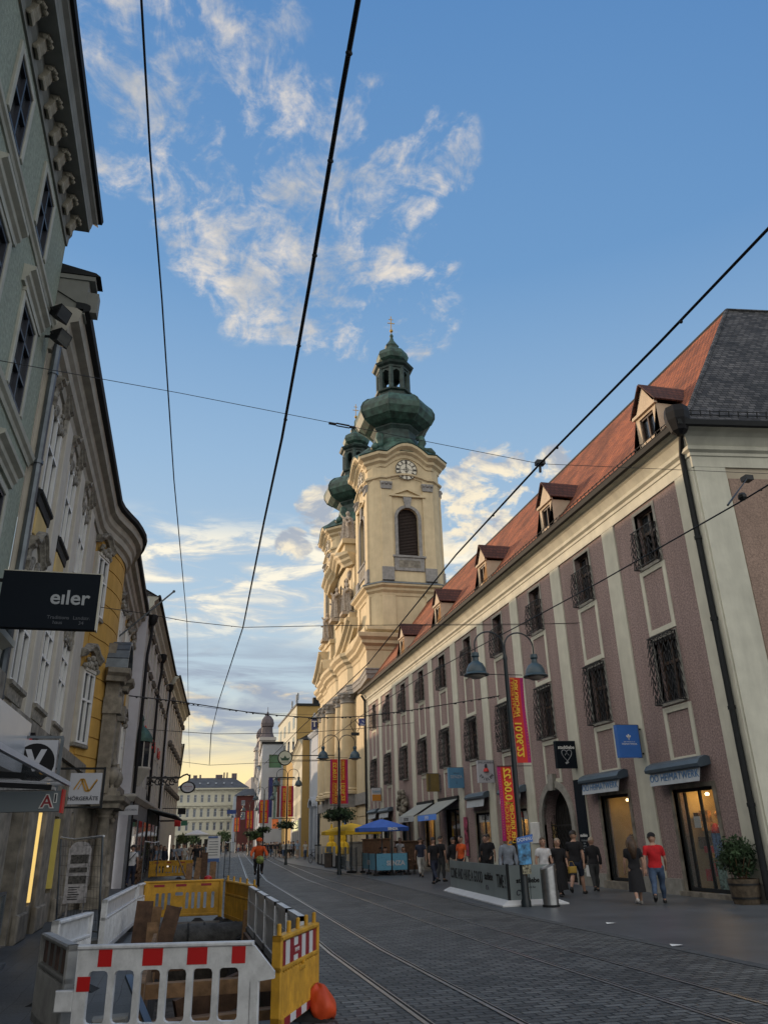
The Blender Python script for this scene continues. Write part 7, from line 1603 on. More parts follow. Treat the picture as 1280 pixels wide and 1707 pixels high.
# café terrace: panels, parasols, screens, planters, bicycle
SPB = spot_mat('spotted_blue_sheet', (.10, .30, .44), (.02, .06, .12), 13, .17)
t = thing('terrace_screen', 'light blue spotted terrace screen with pale lettering', 'screen', (9.6, 41.3, 0)); C0, C1, C2 = Vector((9.78, 45.2, 0)), Vector((9.55, 41.0, 0)), Vector((11.15, 40.8, 0))
for a, b in ((C0, C1), (C1, C2)):
    u = (b - a).normalized(); F = Frame(a, u, Vector((u.y, -u.x, 0))); q = MB(); q.fbox(F, .02, (b - a).length - .02, .24, 1.0, -.03, 0); q.build('panel', SPB, t); text('SENZA', 'lettering', .3, TM(F((b - a).length * .5 if a is C0 else (b - a).length * .62, .55, .006), F.u, (0, 0, 1)), SGREY, t, .004, bold=.012)
q = MB()
for p in (C0, C1, C2, (C0 + C1) / 2, (C1 + C2) / 2): q.box(p.x - .03, p.x + .03, p.y - .03, p.y + .03, 0, 1.02); q.box(p.x - .12, p.x + .12, p.y - .12, p.y + .12, 0, .1)
q.build('post', DARK, t)
def parasol(label, x, y, z, r, mt, sq=.35, txt=None, n=8):
    t = thing('parasol', label, 'parasol', (x, y, 0)); q = MB()
    q.lathe([(r, z - .18), (r * 1.01, z), (r * .66, z + .17), (r * .33, z + .31), (.04, z + .42)], (x, y, 0), n, rot=R(22.5)); c = q.build('canopy', mt, t)
    q = MB(); q.tube([(x, y, 0), (x, y, z + .5)], .035, 8)
    for i in range(n): a = R(22.5 + 360 / n * i); q.bar((x, y, z - .1), (x + r * .95 * math.cos(a), y + r * .95 * math.sin(a), z - .02), .025)
    q.build('pole', ZINC, t); MB().lathe([(.28, 0), (.28, .1), (.06, .14)], (x, y, 0), 14).build('foot', DARK, t)
    if txt: text(txt, 'lettering', .17, TM((x + r * .18, y - r * .94, z - .08), (1, .0, 0), (0, 0, 1)), WHITE, t, .004, bold=.008)
    return t
BLUP = mat('blue_parasol_cloth', (.05, .14, .52), .85, .08, 2); YELP = mat('yellow_parasol_cloth', (.80, .50, .03), .85, .08, 2)
parasol('open blue parasol with white lettering over the terrace', 10.2, 42.3, 2.22, 1.42, BLUP, txt='SENZA'); parasol('open yellow parasol beyond the blue one', 9.25, 45.6, 2.12, 1.7, YELP)
for x, y, lab in ((10.25, 57.5, 'folded yellow parasol, left of the two closed ones'), (10.4, 54, 'folded yellow parasol next to the open yellow one')):
    t = thing('folded_parasol', lab, 'parasol', (x, y, 0)); q = MB(); n = 14; pr = [(.06, .75), (.42, .85), (.40, 1.2), (.30, 1.5), (.16, 1.6), (.2, 1.75), (.13, 2.3), (.04, 2.75)]; q.lathe(pr, (x, y, 0), n)
    for i, v in enumerate(q.v): k_ = .78 if (i % n) % 2 else 1.08; v.x = x + (v.x - x) * k_; v.y = y + (v.y - y) * k_
    q.build('cloth', YELP, t); MB().tube([(x, y, 0), (x, y, 2.8)], .04, 8).build('pole', ZINC, t)
for i, y in enumerate((47.0, 49.2, 51.4)):
    t = thing('glass_windbreak', 'clear terrace windbreak panel, %s beyond the blue screen' % ('first', 'second', 'third')[i], 'screen', (9.75 + .12 * i, y, 0), 'glass windbreaks'); x = 9.8 + .12 * i; q = MB(); q.box(x, x + .03, y, y + 1.7, .1, 1.25); q.build('pane', CLEAR, t); q = MB(); q.box(x - .02, x + .05, y - .05, y, 0, 1.28); q.box(x - .02, x + .05, y + 1.7, y + 1.75, 0, 1.28); q.build('post', ZINC, t)
for i, y in enumerate((53.5, 55.5, 57.5, 59.5, 61.5, 64)):
    x = 10.1 + .1 * i; t = thing('planter_box', ('dark terrace planter box holding low shrubs, %s along the terrace edge' % ('first', 'second', 'third', 'fourth', 'fifth', 'last')[i]), 'planter', (x, y, 0), 'terrace planters'); q = MB(); q.box(x - .2, x + .2, y - .5, y + .5, 0, .72); q.build('box', DARK, t)
    q = MB(); q.box(x - .24, x - .21, y + .55, y + 1.35, .1, 1.3); q.build('slatted_panel', GREYW, t)
t = thing('litter_bin', 'brown box litter bin at the edge of the terrace planters', 'bin', (9.85, 56.3, 0)); q = MB(); q.box(9.6, 10.0, 56.0, 56.6, 0, .85); q.build('body', mat('brown_bin', (.07, .055, .045), .7, .2, 4), t); q = MB(); q.box(9.55, 10.05, 55.95, 56.65, .85, .92); q.box(9.62, 9.98, 55.98, 56.0, .95, 1.25); q.box(9.6, 10.0, 56.0, 56.6, 1.25, 1.3); q.build('lid', ZINC, t)
for i, (x, y, w__, h) in enumerate(((11.4, 48.5, 1.6, 1.65), (12.3, 44.4, 1.5, 1.5), (11.2, 53, 1.0, 1.5))):
    t = thing('serving_counter', ('brown timber counter under the yellow parasol', 'dark timber counter under the blue parasol', 'grey timber cupboard behind the folded parasols')[i], 'counter', (x, y, 0)); q = MB(); q.cbox(Frame((x, y, 0), (1, 0, 0), (0, -1, 0)), -w__ / 2, w__ / 2, .1, h, -.5, 0, .02); q.fbox(Frame((x, y, 0), (1, 0, 0), (0, -1, 0)), -w__ / 2 - .06, w__ / 2 + .06, h, h + .06, -.55, .06); q.build('body', (WOOD, PLK2, mat('grey_boards', (.2, .19, .17), .8, .2, 5))[i], t)
def chair(x, y, rz, label):
    t = thing('terrace_chair', label, 'chair', (0, 0, 0), 'terrace chairs'); q = MB(); q.box(-.22, .22, -.22, .22, .43, .46); q.build('seat', PLK2, t); q = MB(); q.box(-.22, .22, -.24, -.21, .55, .9); q.build('backrest', PLK2, t)
    for a in (-.2, .2):
        for b in (-.2, .2): q = MB(); q.bar((a, b, 0), (a, b, .43 if b > 0 else .9), .03); q.build('leg', DARK, t)
    t.location = (x, y, 0); t.rotation_euler = (0, 0, rz); return t
c0 = chair(10.3, 42.0, 0, 'wooden terrace chair nearest the corner of the spotted screen')
for i, (x, y, a) in enumerate(((10.9, 42.3, 1.6), (10.4, 43.6, .4), (11.2, 43.8, 2.8), (11.65, 41.4, -1.2))): dup(c0, None, loc=(x, y, 0), rz=a, label='wooden terrace chair ' + ('under the middle of the blue parasol', 'behind the tram side of the spotted screen', 'in the back row of the terrace', 'alone outside the spotted screen by the wall')[i])
t = thing('cafe_table', 'small round table under the blue parasol', 'table', (10.6, 43, 0)); MB().lathe([(.02, .72), (.4, .72), (.4, .75), (.02, .75)], (10.6, 43, 0), 18).build('table_top', PLK1, t); MB().lathe([(.22, 0), (.2, .03), (.03, .05), (.03, .72)], (10.6, 43, 0), 10).build('pedestal', DARK, t)
t = thing('plant_pot', 'pale round pot standing at the end of the spotted screen', 'pot', (11.75, 44.6, 0)); MB().lathe([(.22, .35), (.3, .7), (.32, .95), (.27, .95)], (11.75, 44.6, 0), 14).build('pot', WPL, t); MB().lathe([(.2, 0), (.05, .05), (.05, .36)], (11.75, 44.6, 0), 8).build('stand', DARK, t)
def ringxz(q, c, r, th, n=22, ax='y'):
    c = Vector(c); q.tube([c + (Vector((r * math.cos(t), 0, r * math.sin(t))) if ax == 'y' else Vector((0, r * math.cos(t), r * math.sin(t)))) for t in [2 * math.pi * i / n for i in range(n + 1)]], th, 6, cap=False)
def bicycle(label, M, fat=1.0):
    """local: rides along +Y"""
    t = thing('bicycle', label, 'bicycle', (0, 0, 0))
    for y in (-.52, .52):
        q = MB(); ringxz(q, (0, y, .34), .33, .022 * fat, ax='x'); w = q.build('wheel', RUB, t); q = MB(); ringxz(q, (0, y, .34), .295, .008, ax='x')
        for i in range(12): a = i * math.pi / 6; q.bar((0, y, .34), (0, y + .29 * math.cos(a), .34 + .29 * math.sin(a)), .005)
        q.build('rim', ZINC, w)
    q = MB(); P = [Vector(p) for p in ((0, -.52, .34), (0, -.1, .3), (0, -.22, .82), (0, .36, .78), (0, .33, .92), (0, .52, .34))]
    for a, b in ((0, 1), (1, 2), (0, 2), (2, 3), (1, 3), (3, 5), (3, 4)): q.tube([P[a], P[b]], .02, 7)
    q.build('frame', BLACK, t); q = MB(); q.tube([(-.3, .26, 1.0), (-.12, .34, 1.0), (.12, .34, 1.0), (.3, .26, 1.0)], .014, 6); q.tube([(0, .33, .9), (0, .34, 1.0)], .016, 6); q.build('handlebar', DARK, t)
    q = MB(); q.sphere((0, -.25, .9), .13, 10, 6, sc=(.7, 1.1, .35)); q.build('saddle', RUB, t); q = MB(); q.tube([(-.1, -.1, .3), (.1, -.1, .3)], .02, 6); q.bar((.1, -.1, .3), (.1, .05, .2), .02); q.bar((-.1, -.1, .3), (-.1, -.25, .4), .02); q.build('pedal_crank', ZINC, t)
    t.matrix_world = M; return t
bicycle('bicycle parked at the far end of the terrace planters', Matrix.Translation((10.6, 67.5, 0)) @ Matrix.Rotation(R(24), 4, 'Z') )
for i, (x, y, h, r) in enumerate(((13.6, 84, 1.25, .3), (10.9, 176, 1.8, .5))):
    t = thing('info_pillar', ('slim steel info pillar by the group in pale shirts', 'pale upright info pillar before the red house')[i], 'pillar', (x, y, 0)); q = MB(); q.cbox(Frame((x, y, 0), (1, 0, 0), (0, -1, 0)), -r, r, 0, h, -.2, 0, .03); q.build('body', (ZINC, mat('pale_pillar', (.3, .33, .36), .5, .05, 1))[i], t); q = MB(); q.box(x - r - .03, x + r + .03, y - .06, y + .26, h, h + .06); q.build('cap', DARK, t)
# far shop signs: round crown sign, tall store banners, orange screen
t = thing('round_sign', 'round white hanging sign with a dark crown emblem', 'sign', (9, 76, 8.9)); c_ = PY(475, 1264, 76); r = PY(487, 1264, 76).x - c_.x
q = MB(); q.prism([c_ + Vector((r * math.cos(2 * math.pi * i / 28), -.1, r * math.sin(2 * math.pi * i / 28))) for i in range(28)], (0, .2, 0)); q.build('rim', BLACK, t); q = MB(); q.prism([c_ + Vector((r * .88 * math.cos(2 * math.pi * i / 28), -.11, r * .88 * math.sin(2 * math.pi * i / 28))) for i in range(28)], (0, -.01, 0)); q.build('face', mat('sign_pale_green', (.42, .46, .40), .5, .05, 2), t)
cr_ = [(-.7, .12), (-.42, -.05), (-.2, -.0), (0, .35), (.2, 0), (.42, -.05), (.7, .12), (.45, -.35), (-.45, -.35)]; q = MB(); q.prism([c_ + Vector((a * r, -.125, b * r)) for a, b in cr_], (0, -.01, 0)); q.build('emblem', mat('dark_green_ink', (.01, .05, .03), .5, .05, 2), t)
q = MB(); q.bar(c_ + Vector((r, 0, .2)), c_ + Vector((5.4, 0, .25)), .08); q.bar(c_ + Vector((r, 0, -.2)), c_ + Vector((5.4, 0, -.2)), .06); q.build('bracket', DARK, t)
for lab, px0, px1, py0, py1, yv, m_c in (('tall dark red and navy store banner beyond the third lamp post', 446, 455, 1297, 1363, 112, mat('navy_banner', (.015, .02, .12), .7, .1, 2)), ('narrow teal and white store banner beside the navy one', 455, 461, 1300, 1364, 113, mat('teal_banner', (.12, .20, .19), .7, .3, 3)), ('maroon store banner on the shop side of the teal one', 461, 467, 1298, 1363, 114, mat('maroon_banner', (.09, .015, .02), .7, .1, 2)), ('orange red picture screen over the far shop fronts', 453, 464, 1366, 1382, 116, mat('orange_screen', (.5, .12, .04), .6, .8, .8, emit=(.7, .2, .06), es=.25))):
    P0, P1 = PY(px0, py1, yv), PY(px1, py0, yv); t = thing('store_banner', lab, 'banner', (P0.x, yv, P0.z)); MB().box(P0.x, P1.x, yv, yv + .1, P0.z, P1.z).build('cloth', m_c, t); MB().bar((P0.x, yv + .05, P1.z + .05), (P1.x + 3, yv + .05, P1.z + .05), .08).build('bracket', DARK, t)
# terrace clutter on the left beyond the bay: timber decking rail, plants
t = thing('terrace_fence', 'dark timber terrace rail with plants on the left pavement', 'fence', (-1.5, 44, 0)); q = MB()
for k in range(5): q.box(-1.95, -1.85, 42 + 2 * k, 42.1 + 2 * k, 0, 1.0)
for z in (.2, .45, .7, .95): q.box(-1.94, -1.86, 42, 50.1, z, z + .1)
q.build('rail', WOOD, t)
for k, (x, y, z, r) in enumerate(((-2.35, 43.0, 1.4, .4), (-2.2, 46, 1.5, .5), (-2.0, 49.5, 1.7, .5))):
    t = thing('potted_bush', ('tall slim potted bush by the grey shop front', 'round potted bush in the left terrace', 'leafy potted bush at the end of the left terrace')[k], 'plant', (x, y, 0)); q = MB(); leaves(q, (x, y, z), (r * .7, r * .7, r * 1.6), 500, .09, k, shell=.2); q.build('foliage', LEAF2, t); MB().lathe([(.2, 0), (.28, .5), (.25, .5)], (x, y, 0), 10).build('pot', DARK, t)
# ------------------------------------------------------------------ people
SKIN = mat('skin', (.42, .25, .18), .6, .08, 8); EYE = mat('eye_dark', (.015, .012, .01), .3, .05, 5); LIP = mat('lips', (.30, .10, .09), .5, .05, 5)
def cl(n, c): return mat('cloth_' + n, c, .9, .15, 9, .35, 45)
CK = cl('black', (.010, .010, .013)); CNV = cl('navy', (.02, .026, .05)); CJN = cl('denim', (.055, .09, .16)); CWH = cl('white', (.60, .60, .62)); CRD = cl('red', (.50, .012, .018)); CGR = cl('grey', (.22, .25, .30)); COR = cl('orange', (.62, .10, .02)); CBG = cl('beige', (.34, .30, .25)); CDG = cl('dark_grey', (.035, .037, .04)); CBL = cl('pale_blue', (.24, .32, .44)); COL_ = cl('olive', (.09, .09, .06)); CWT = cl('off_white', (.42, .42, .40))
HDK = mat('hair_dark', (.018, .012, .009), .55, .3, 20, .4, 60); HBR = mat('hair_brown', (.07, .04, .022), .55, .3, 20, .4, 60); HBL = mat('hair_grey_blond', (.32, .26, .19), .6, .25, 20, .4, 60); SHO = mat('shoe_black', (.012, .012, .012), .5, .1, 6); SHW = mat('shoe_pale', (.4, .38, .36), .6, .1, 6)
def seg_d(P, a, b):
    ab = b - a; t = np.clip(((P - a) @ ab) / max(1e-9, ab @ ab), 0, 1); return np.linalg.norm(P - (a + t[:, None] * ab), axis=1), t
def person(label, x, y, face, h=1.7, stride=0.0, arm=(.25, -.25), elbow=(.3, .3), lean=0.0, sit=False, w=1.0, top=CK, sleeve=.55, bottom=CJN, leg=.95, skirt=None, hem=.3, hair=HDK, long_hair=0.0, shoe=SHO, hat=None, vox=.02, group=None, name_z=0, abd=.06, fwd=0.0, z=0.0):
    """arm: swing forward (rad) left/right; elbow bend; leg: how far the trousers reach (1 ankle, .5 knee); sleeve .55 short, 1 long"""
    t = thing('person', label, 'person', (0, 0, 0), group); A = lambda *p: np.array(p, float) * h
    hipz = .515 if not sit else .27; J = {}; sn, cs = math.sin, math.cos
    J['pelv'] = A(0, 0, hipz); J['chest'] = A(0, lean * .22, hipz + .215); J['neck'] = A(0, lean * .34 + .0, hipz + .325); J['head'] = A(0, lean * .36 + .012 + fwd, hipz + .41)
    for i, s in ((0, -1), (1, 1)):
        st = stride * (1 if i else -1); hp = A(s * .05 * w, 0, hipz - .01)
        if sit: kn = hp + A(s * .02, .235, .0); an = kn + A(0, .02 + .02 * s, -.245)
        else:
            kb = .08 + (.75 * max(0, -st) + .1 * abs(stride)); kn = hp + A(s * .004, sn(st) * .235, -cs(st) * .235); an = kn + A(0, sn(st - kb) * .235, -cs(st - kb) * .235)
        tt = .0 if st >= 0 else min(.9, -st * 1.2)
        J['hip%d' % i], J['kn%d' % i], J['an%d' % i] = hp, kn, an; J['toe%d' % i] = an + A(s * .012, .105 * cs(tt), -.022 - .10 * sn(tt)); J['heel%d' % i] = an + A(0, -.03, -.018 + .04 * sn(tt))
        sh = A(s * .098 * w, lean * .3 - .004, hipz + .277); a = arm[i]; el = sh + A(s * abd * .7, sn(a) * .165, -cs(a) * .165); b = a + elbow[i]; wr = el + A(s * (abd * .1) - s * .02 * max(0, elbow[i]), sn(b) * .145, -cs(b) * .145); dr = (wr - el) / np.linalg.norm(wr - el)
        J['sh%d' % i], J['el%d' % i], J['wr%d' % i], J['ha%d' % i] = sh, el, wr, wr + dr * .055 * h
    if not sit:
        mz_ = min(J[k][2] for k in ('toe0', 'toe1', 'heel0', 'heel1')) - .017 * h
        for k in J: J[k] = J[k] - np.array([0, 0, mz_])
    m = MB(); V = lambda k: Vector(J[k]); hs_ = h
    tor = [(-.055, .07, .055), (-.02, .088, .066), (.03, .09, .068), (.085, .078, .058), (.15, .084, .06), (.22, .1, .064), (.265, .098, .056), (.302, .062, .045), (.33, .036, .036)]
    base = len(m.v); n = 14
    for dz, rx, ry in tor:
        c = J['pelv'] + (J['neck'] - J['pelv']) * (dz / .325)
        for j in range(n): a = 2 * math.pi * j / n; m.v.append(Vector((c[0] + rx * hs_ * w * cs(a), c[1] + ry * hs_ * w * sn(a), c[2])))
    for i in range(len(tor) - 1):
        for j in range(n): a = base + i * n + j; b = base + i * n + (j + 1) % n; m.f.append([a, b, b + n, a + n]); m.m.append(0)
    m.f.append([base + j for j in range(n)][::-1]); m.m.append(0); e = base + (len(tor) - 1) * n; m.f.append([e + j for j in range(n)]); m.m.append(0)
    m.tube([V('neck') - Vector((0, 0, .02 * h)), V('head')], .031 * h, 10); hc = V('head')
    m.sphere(hc + Vector((0, 0, .008 * h)), .068 * h, 14, 10, sc=(.84, 1.0, 1.06)); m.sphere(hc + Vector((0, .012 * h, -.035 * h)), .046 * h, 10, 8, sc=(.95, 1.0, .9))
    m.tube([hc + Vector((0, .062 * h, .008 * h)), hc + Vector((0, .076 * h, -.012 * h))], [.007 * h, .011 * h], 6)
    for s in (-1, 1): m.sphere(hc + Vector((s * .058 * h, -.004 * h, -.004 * h)), .015 * h, 6, 5, sc=(.5, .8, 1.2))
    for i, s in ((0, -1), (1, 1)):
        m.tube([V('hip%d' % i) + Vector((0, 0, .03 * h)), V('hip%d' % i).lerp(V('kn%d' % i), .3), V('kn%d' % i)], [.055 * h * w, .052 * h * w, .035 * h], 10); k_, a_ = V('kn%d' % i), V('an%d' % i); m.tube([k_, k_.lerp(a_, .3) + Vector((0, -.006 * h, 0)), a_], [.035 * h, .036 * h, .021 * h], 10); m.sphere(k_, .036 * h, 8, 6)
        m.tube([V('heel%d' % i), a_.lerp(V('toe%d' % i), .45) - Vector((0, 0, .004 * h)), V('toe%d' % i)], [.021 * h, .024 * h, .014 * h], 8); m.tube([a_, a_ - Vector((0, 0, .02 * h))], .021 * h, 8)
        m.tube([V('sh%d' % i) + Vector((-s * .02 * h, 0, .0)), V('sh%d' % i), V('sh%d' % i).lerp(V('el%d' % i), .4), V('el%d' % i)], [.030 * h, .0315 * h, .028 * h, .0225 * h], 9); m.sphere(V('el%d' % i), .0245 * h, 8, 6); m.tube([V('el%d' % i), V('el%d' % i).lerp(V('wr%d' % i), .3), V('wr%d' % i)], [.024 * h, .025 * h, .016 * h], 9)
        wv, hv = V('wr%d' % i), V('ha%d' % i); m.tube([wv, wv.lerp(hv, .5), hv], [.017 * h, .022 * h, .02 * h], 7)
    me = bpy.data.meshes.new('b'); me.from_pydata([tuple(v) for v in m.v], [], m.f); ob = bpy.data.objects.new('b', me); COL.objects.link(ob)
    md = ob.modifiers.new('r', 'REMESH'); md.mode = 'VOXEL'; md.voxel_size = vox; md.use_smooth_shade = True; sm = ob.modifiers.new('s', 'SMOOTH'); sm.factor = .5; sm.iterations = 3 if vox < .03 else 1
    dg = bpy.context.evaluated_depsgraph_get(); dg.update(); em = bpy.data.meshes.new_from_object(ob.evaluated_get(dg)); bpy.data.objects.remove(ob); bpy.data.meshes.remove(me)
    nv = len(em.vertices); P = np.empty(nv * 3); em.vertices.foreach_get('co', P); P = P.reshape(-1, 3); N = np.array([v.normal for v in em.vertices]).reshape(-1, 3); F = [list(p.vertices) for p in em.polygons]; bpy.data.meshes.remove(em)
    bones = [('torso', 'pelv', 'neck', .085), ('head', 'neck', 'head', .05)] + [(nm + str(i), a + str(i), b + str(i), r) for i in (0, 1) for nm, a, b, r in (('ua', 'sh', 'el', .033), ('fa', 'el', 'wr', .022), ('hand', 'wr', 'ha', .02), ('th', 'hip', 'kn', .05), ('ca', 'kn', 'an', .033), ('ft', 'an', 'toe', .023))]
    D = []; T_ = []
    for nm, a, b, r in bones: d, t_ = seg_d(P, J[a], J[b]); D.append(d / (r * h)); T_.append(t_)
    D = np.array(D); T_ = np.array(T_); ix = D.argmin(0); tv = T_[ix, np.arange(nv)]; nm = np.array([b[0] for b in bones])[ix]
    isn = lambda p: np.char.startswith(nm, p); zr = (P[:, 2] - J['pelv'][2]) / h
    q = MB(); q.v = [Vector(p) for p in P]; q.f = list(F); q.m = [0] * len(F)
    for s in (-1, 1): q.sphere(hc + Vector((s * .024 * h, .0625 * h, .012 * h)), .0085 * h, 6, 5, k=1)
    q.tube([hc + Vector((-.018 * h, .062 * h, -.032 * h)), hc + Vector((0, .068 * h, -.033 * h)), hc + Vector((.018 * h, .062 * h, -.032 * h))], .0045 * h, 5, k=2)
    if vox < .03:   # five separate fingers rooted in each palm
        for i, s in ((0, -1), (1, 1)):
            wv, hv = V('wr%d' % i), V('ha%d' % i); d = (hv - wv).normalized(); sd_ = Vector((0, 1, 0)); sd_ = (sd_ - d * sd_.dot(d)).normalized(); pn = d.cross(sd_)
            if pn.x * s > 0: pn = -pn
            for f_, (o_, l_) in enumerate(((.015, .036), (.005, .041), (-.005, .038), (-.015, .030))):
                b0_ = hv + sd_ * o_ * h - d * .006 * h; k1 = b0_ + d * l_ * .5 * h + pn * .004 * h; q.tube([b0_, k1, k1 + d * l_ * .38 * h + pn * .016 * h], [.0062 * h, .0056 * h, .0045 * h], 6, k=0)
            b0_ = wv.lerp(hv, .35) + sd_ * .016 * h; q.tube([b0_, b0_ + d * .02 * h + sd_ * .014 * h, b0_ + d * .036 * h + sd_ * .015 * h + pn * .01 * h], [.0068 * h, .006 * h, .005 * h], 6, k=0)
    body = q.build('body', [SKIN, EYE, LIP], t, True)
    def garment(name, mask, d, mt, extra=None):
        keep = [f for f in F if all(mask[v] for v in f)]
        if not keep: return None
        used = sorted({v for f in keep for v in f}); mp = {v: i for i, v in enumerate(used)}; g = MB(); fold = np.sin(P[used, 2] * 31 / h + P[used, 0] * 17) * .0045 * h
        g.v = [Vector(P[v] + N[v] * (d * h + fold[i])) for i, v in enumerate(used)]; g.f = [[mp[v] for v in f] for f in keep]; g.m = [0] * len(g.f); return g.build(name, mt, t, True)
    waist = .035
    tm_ = (isn('torso') & (zr > waist - .045) & (zr < .335)) | (isn('ua') & (tv <= max(.05, sleeve * 1.0 if sleeve < 1 else 2))) | ((sleeve >= 1) & isn('fa') & (tv < .97))
    if sleeve < 1: tm_ = (isn('torso') & (zr > waist - .045) & (zr < .315)) | (isn('ua') & (tv <= sleeve)) 
    garment('top', tm_, .009 if sleeve < 1 else .011, top)
    if bottom: garment('trousers', (isn('torso') & (zr < waist + .03)) | isn('th') | (isn('ca') & (tv < (leg - .5) * 2)) if leg > .5 else (isn('torso') & (zr < waist + .03)) | (isn('th') & (tv < leg * 2)), .008, bottom)
    garment('shoes', isn('ft') | (isn('ca') & (tv > .95)), .006, shoe)
    if skirt:
        g = MB(); ctr = (J['an0'] + J['an1']) / 2; pv = J['pelv']; rr = [(.075, .066, .05), (.098, .076, .0), (.112, .085, -.06), (.118, .105, -.15), (.128, .12, hem - .515 + .0)]
        rr = sorted(rr, key=lambda a: -a[2]); base = 0
        for rx, ry, dz in rr:
            k_ = max(0, -dz / .5); c = pv + (np.array([ctr[0], ctr[1], pv[2]]) - pv) * k_
            for j in range(18): a = 2 * math.pi * j / 18; f_ = 1 + .06 * sn(a * 5) * k_ * 2; g.v.append(Vector((c[0] + rx * h * w * f_ * cs(a), c[1] + (ry + abs(stride) * .12 * k_) * h * f_ * sn(a), pv[2] + dz * h)))
        for i in range(len(rr) - 1):
            for j in range(18): a = i * 18 + j; b = i * 18 + (j + 1) % 18; g.f.append([a, b, b + 18, a + 18]); g.m.append(0)
        g.build('skirt', skirt, t, True)
    hz = (P[:, 2] - J['head'][2]) / h; hy = (P[:, 1] - J['head'][1]) / h
    if hair: garment('hair', isn('head') & ((hz > .035 - .25 * hy) | ((hy < -.01) & (hz > -.05))) & (hz > -.06) & ((hy < .055) | (hz > .05)), .008, hair)
    if long_hair:
        g = MB(); g.tube([hc + Vector((0, -.03 * h, .03 * h)), hc + Vector((0, -.06 * h, -.03 * h)), hc + Vector((0, -.075 * h, -.1 * h)), hc + Vector((0, -.075 * h, -long_hair * h))], [.05 * h, .066 * h, .066 * h, .03 * h], 12)
        for v in g.v: v.y = hc.y + (v.y - hc.y) * .9; v.x = v.x * 1.12
        g.build('long_hair', hair, t, True)
    if hat == 'cap':
        g = MB(); g.sphere(hc + Vector((0, -.002 * h, .03 * h)), .068 * h, 14, 8, sc=(.92, 1.06, .85)); g.v = [Vector((v.x, v.y, max(v.z, hc.z + .028 * h))) for v in g.v]; g.hexa([hc + Vector(p) * h for p in ((-.045, .05, .03), (.045, .05, .03), (.035, .125, .022), (-.035, .125, .022), (-.045, .05, .038), (.045, .05, .038), (.035, .125, .028), (-.035, .125, .028))]); g.build('cap', CK, t, True, auto=40)
    if hat == 'helmet':
        g = MB(); g.sphere(hc + Vector((0, 0, .03 * h)), .085 * h, 16, 10, sc=(.92, 1.12, .82)); g.v = [Vector((v.x, v.y, max(v.z, hc.z + .012 * h))) for v in g.v]; g.build('helmet', COR, t, True, auto=50)
    t.location = (x, y, z); t.rotation_euler = (0, 0, R(face)); t['_j'] = 0; del t['_j']
    return t
def pos(px, py, y=None): p = PZ(px, py, 0); return (p.x, p.y) if y is None else (p.x * y / p.y, y)
# near group on the right pavement
person('man in a red polo shirt, jeans and dark cap walking along the shop fronts', 11.9, 19.45, -32, 1.70, .42, (-.35, .25), (.25, .5), w=1.1, top=CRD, sleeve=.75, bottom=CJN, hair=HDK, hat='cap')
person('woman with long dark hair in a black dress beside the man in red', 11.35, 19.55, -20, 1.60, .28, (.15, -.1), (.3, .25), top=CK, sleeve=.7, bottom=None, skirt=CK, hem=.19, hair=HBR, long_hair=.26, shoe=SHW)
person('woman in dark leggings and jacket walking ahead by the yellow lit shop', 12.75, 24.4, -15, 1.58, .25, (.2, -.15), (.4, .3), top=CK, sleeve=1, bottom=CDG, hair=HBL, shoe=SHO)
person('man in a black T-shirt and dark shorts by the black wall banner', 11.75, 23.6, -40, 1.82, .4, (.3, -.3), (.4, .3), w=1.05, top=CK, sleeve=.7, bottom=CNV, leg=.46, hair=HDK, shoe=SHO)
person('fair haired woman in loose black clothes with a yellow bag', 10.95, 23.1, 172, 1.58, .25, (.15, -.2), (.3, .9), top=CK, sleeve=.9, bottom=CK, skirt=CK, hem=.12, hair=HBL, shoe=SHO)
o = thing('handbag', 'small mustard yellow bag carried by the woman in black', 'bag', (11.2, 22.85, .75)); q = MB(); q.cbox(Frame((11.22, 22.8, 0), (1, 0, 0), (0, -1, 0)), -.12, .12, .62, .80, -.06, .05, .02); q.build('pouch', mat('mustard_leather', (.38, .24, .04), .5, .1, 5), o); q = MB(); q.tube([(11.12, 22.82, .8), (11.16, 22.84, .93), (11.26, 22.84, .93), (11.32, 22.82, .8)], .01, 5); q.build('handle', mat('mustard_strap', (.3, .18, .03), .5, .1, 5), o)
person('woman in a white printed T-shirt coming towards the viewer past the bin', 10.25, 22.6, 176, 1.60, .2, (.1, -.1), (.35, .25), top=CWH, sleeve=.6, bottom=CWT, hair=HBR, shoe=SHW)
person('man in a grey long sleeved shirt standing behind the hoarding', 9.55, 23.6, 165, 1.70, .08, (.05, .1), (.2, .2), top=CGR, sleeve=1, bottom=CDG, hair=HDK)
person('dark clothed person half hidden behind the lamp post poster', 10.1, 25.0, 5, 1.66, .15, (.1, -.1), (.3, .3), top=CK, sleeve=1, bottom=CK, hair=HDK)
person('man in black at the lit toy window with a bag strap', 11.75, 31.0, -25, 1.76, .2, (.1, -.1), (.6, .3), top=CK, sleeve=.7, bottom=CDG, hair=HDK); person('person in black close beside the man at the lit toy window', 11.35, 30.2, 150, 1.7, .1, (.1, .1), (.9, .7), top=CK, sleeve=1, bottom=CK, hair=HDK)
person('man in an orange red shirt by the pink poster', 11.05, 32.2, 120, 1.70, .1, (.1, 0), (.3, .3), top=COR, sleeve=.7, bottom=CDG, hair=HDK); person('person in a black jacket and pale trousers before the dark doorway', 10.85, 32.6, 10, 1.66, .15, (.1, -.1), (.3, .3), top=CK, sleeve=1, bottom=CBG, hair=HDK); person('man in dark clothes standing at the grey awning', 10.55, 33.4, -60, 1.72, .1, (.15, 0), (.7, .2), top=CK, sleeve=.7, bottom=CDG, hair=HDK)
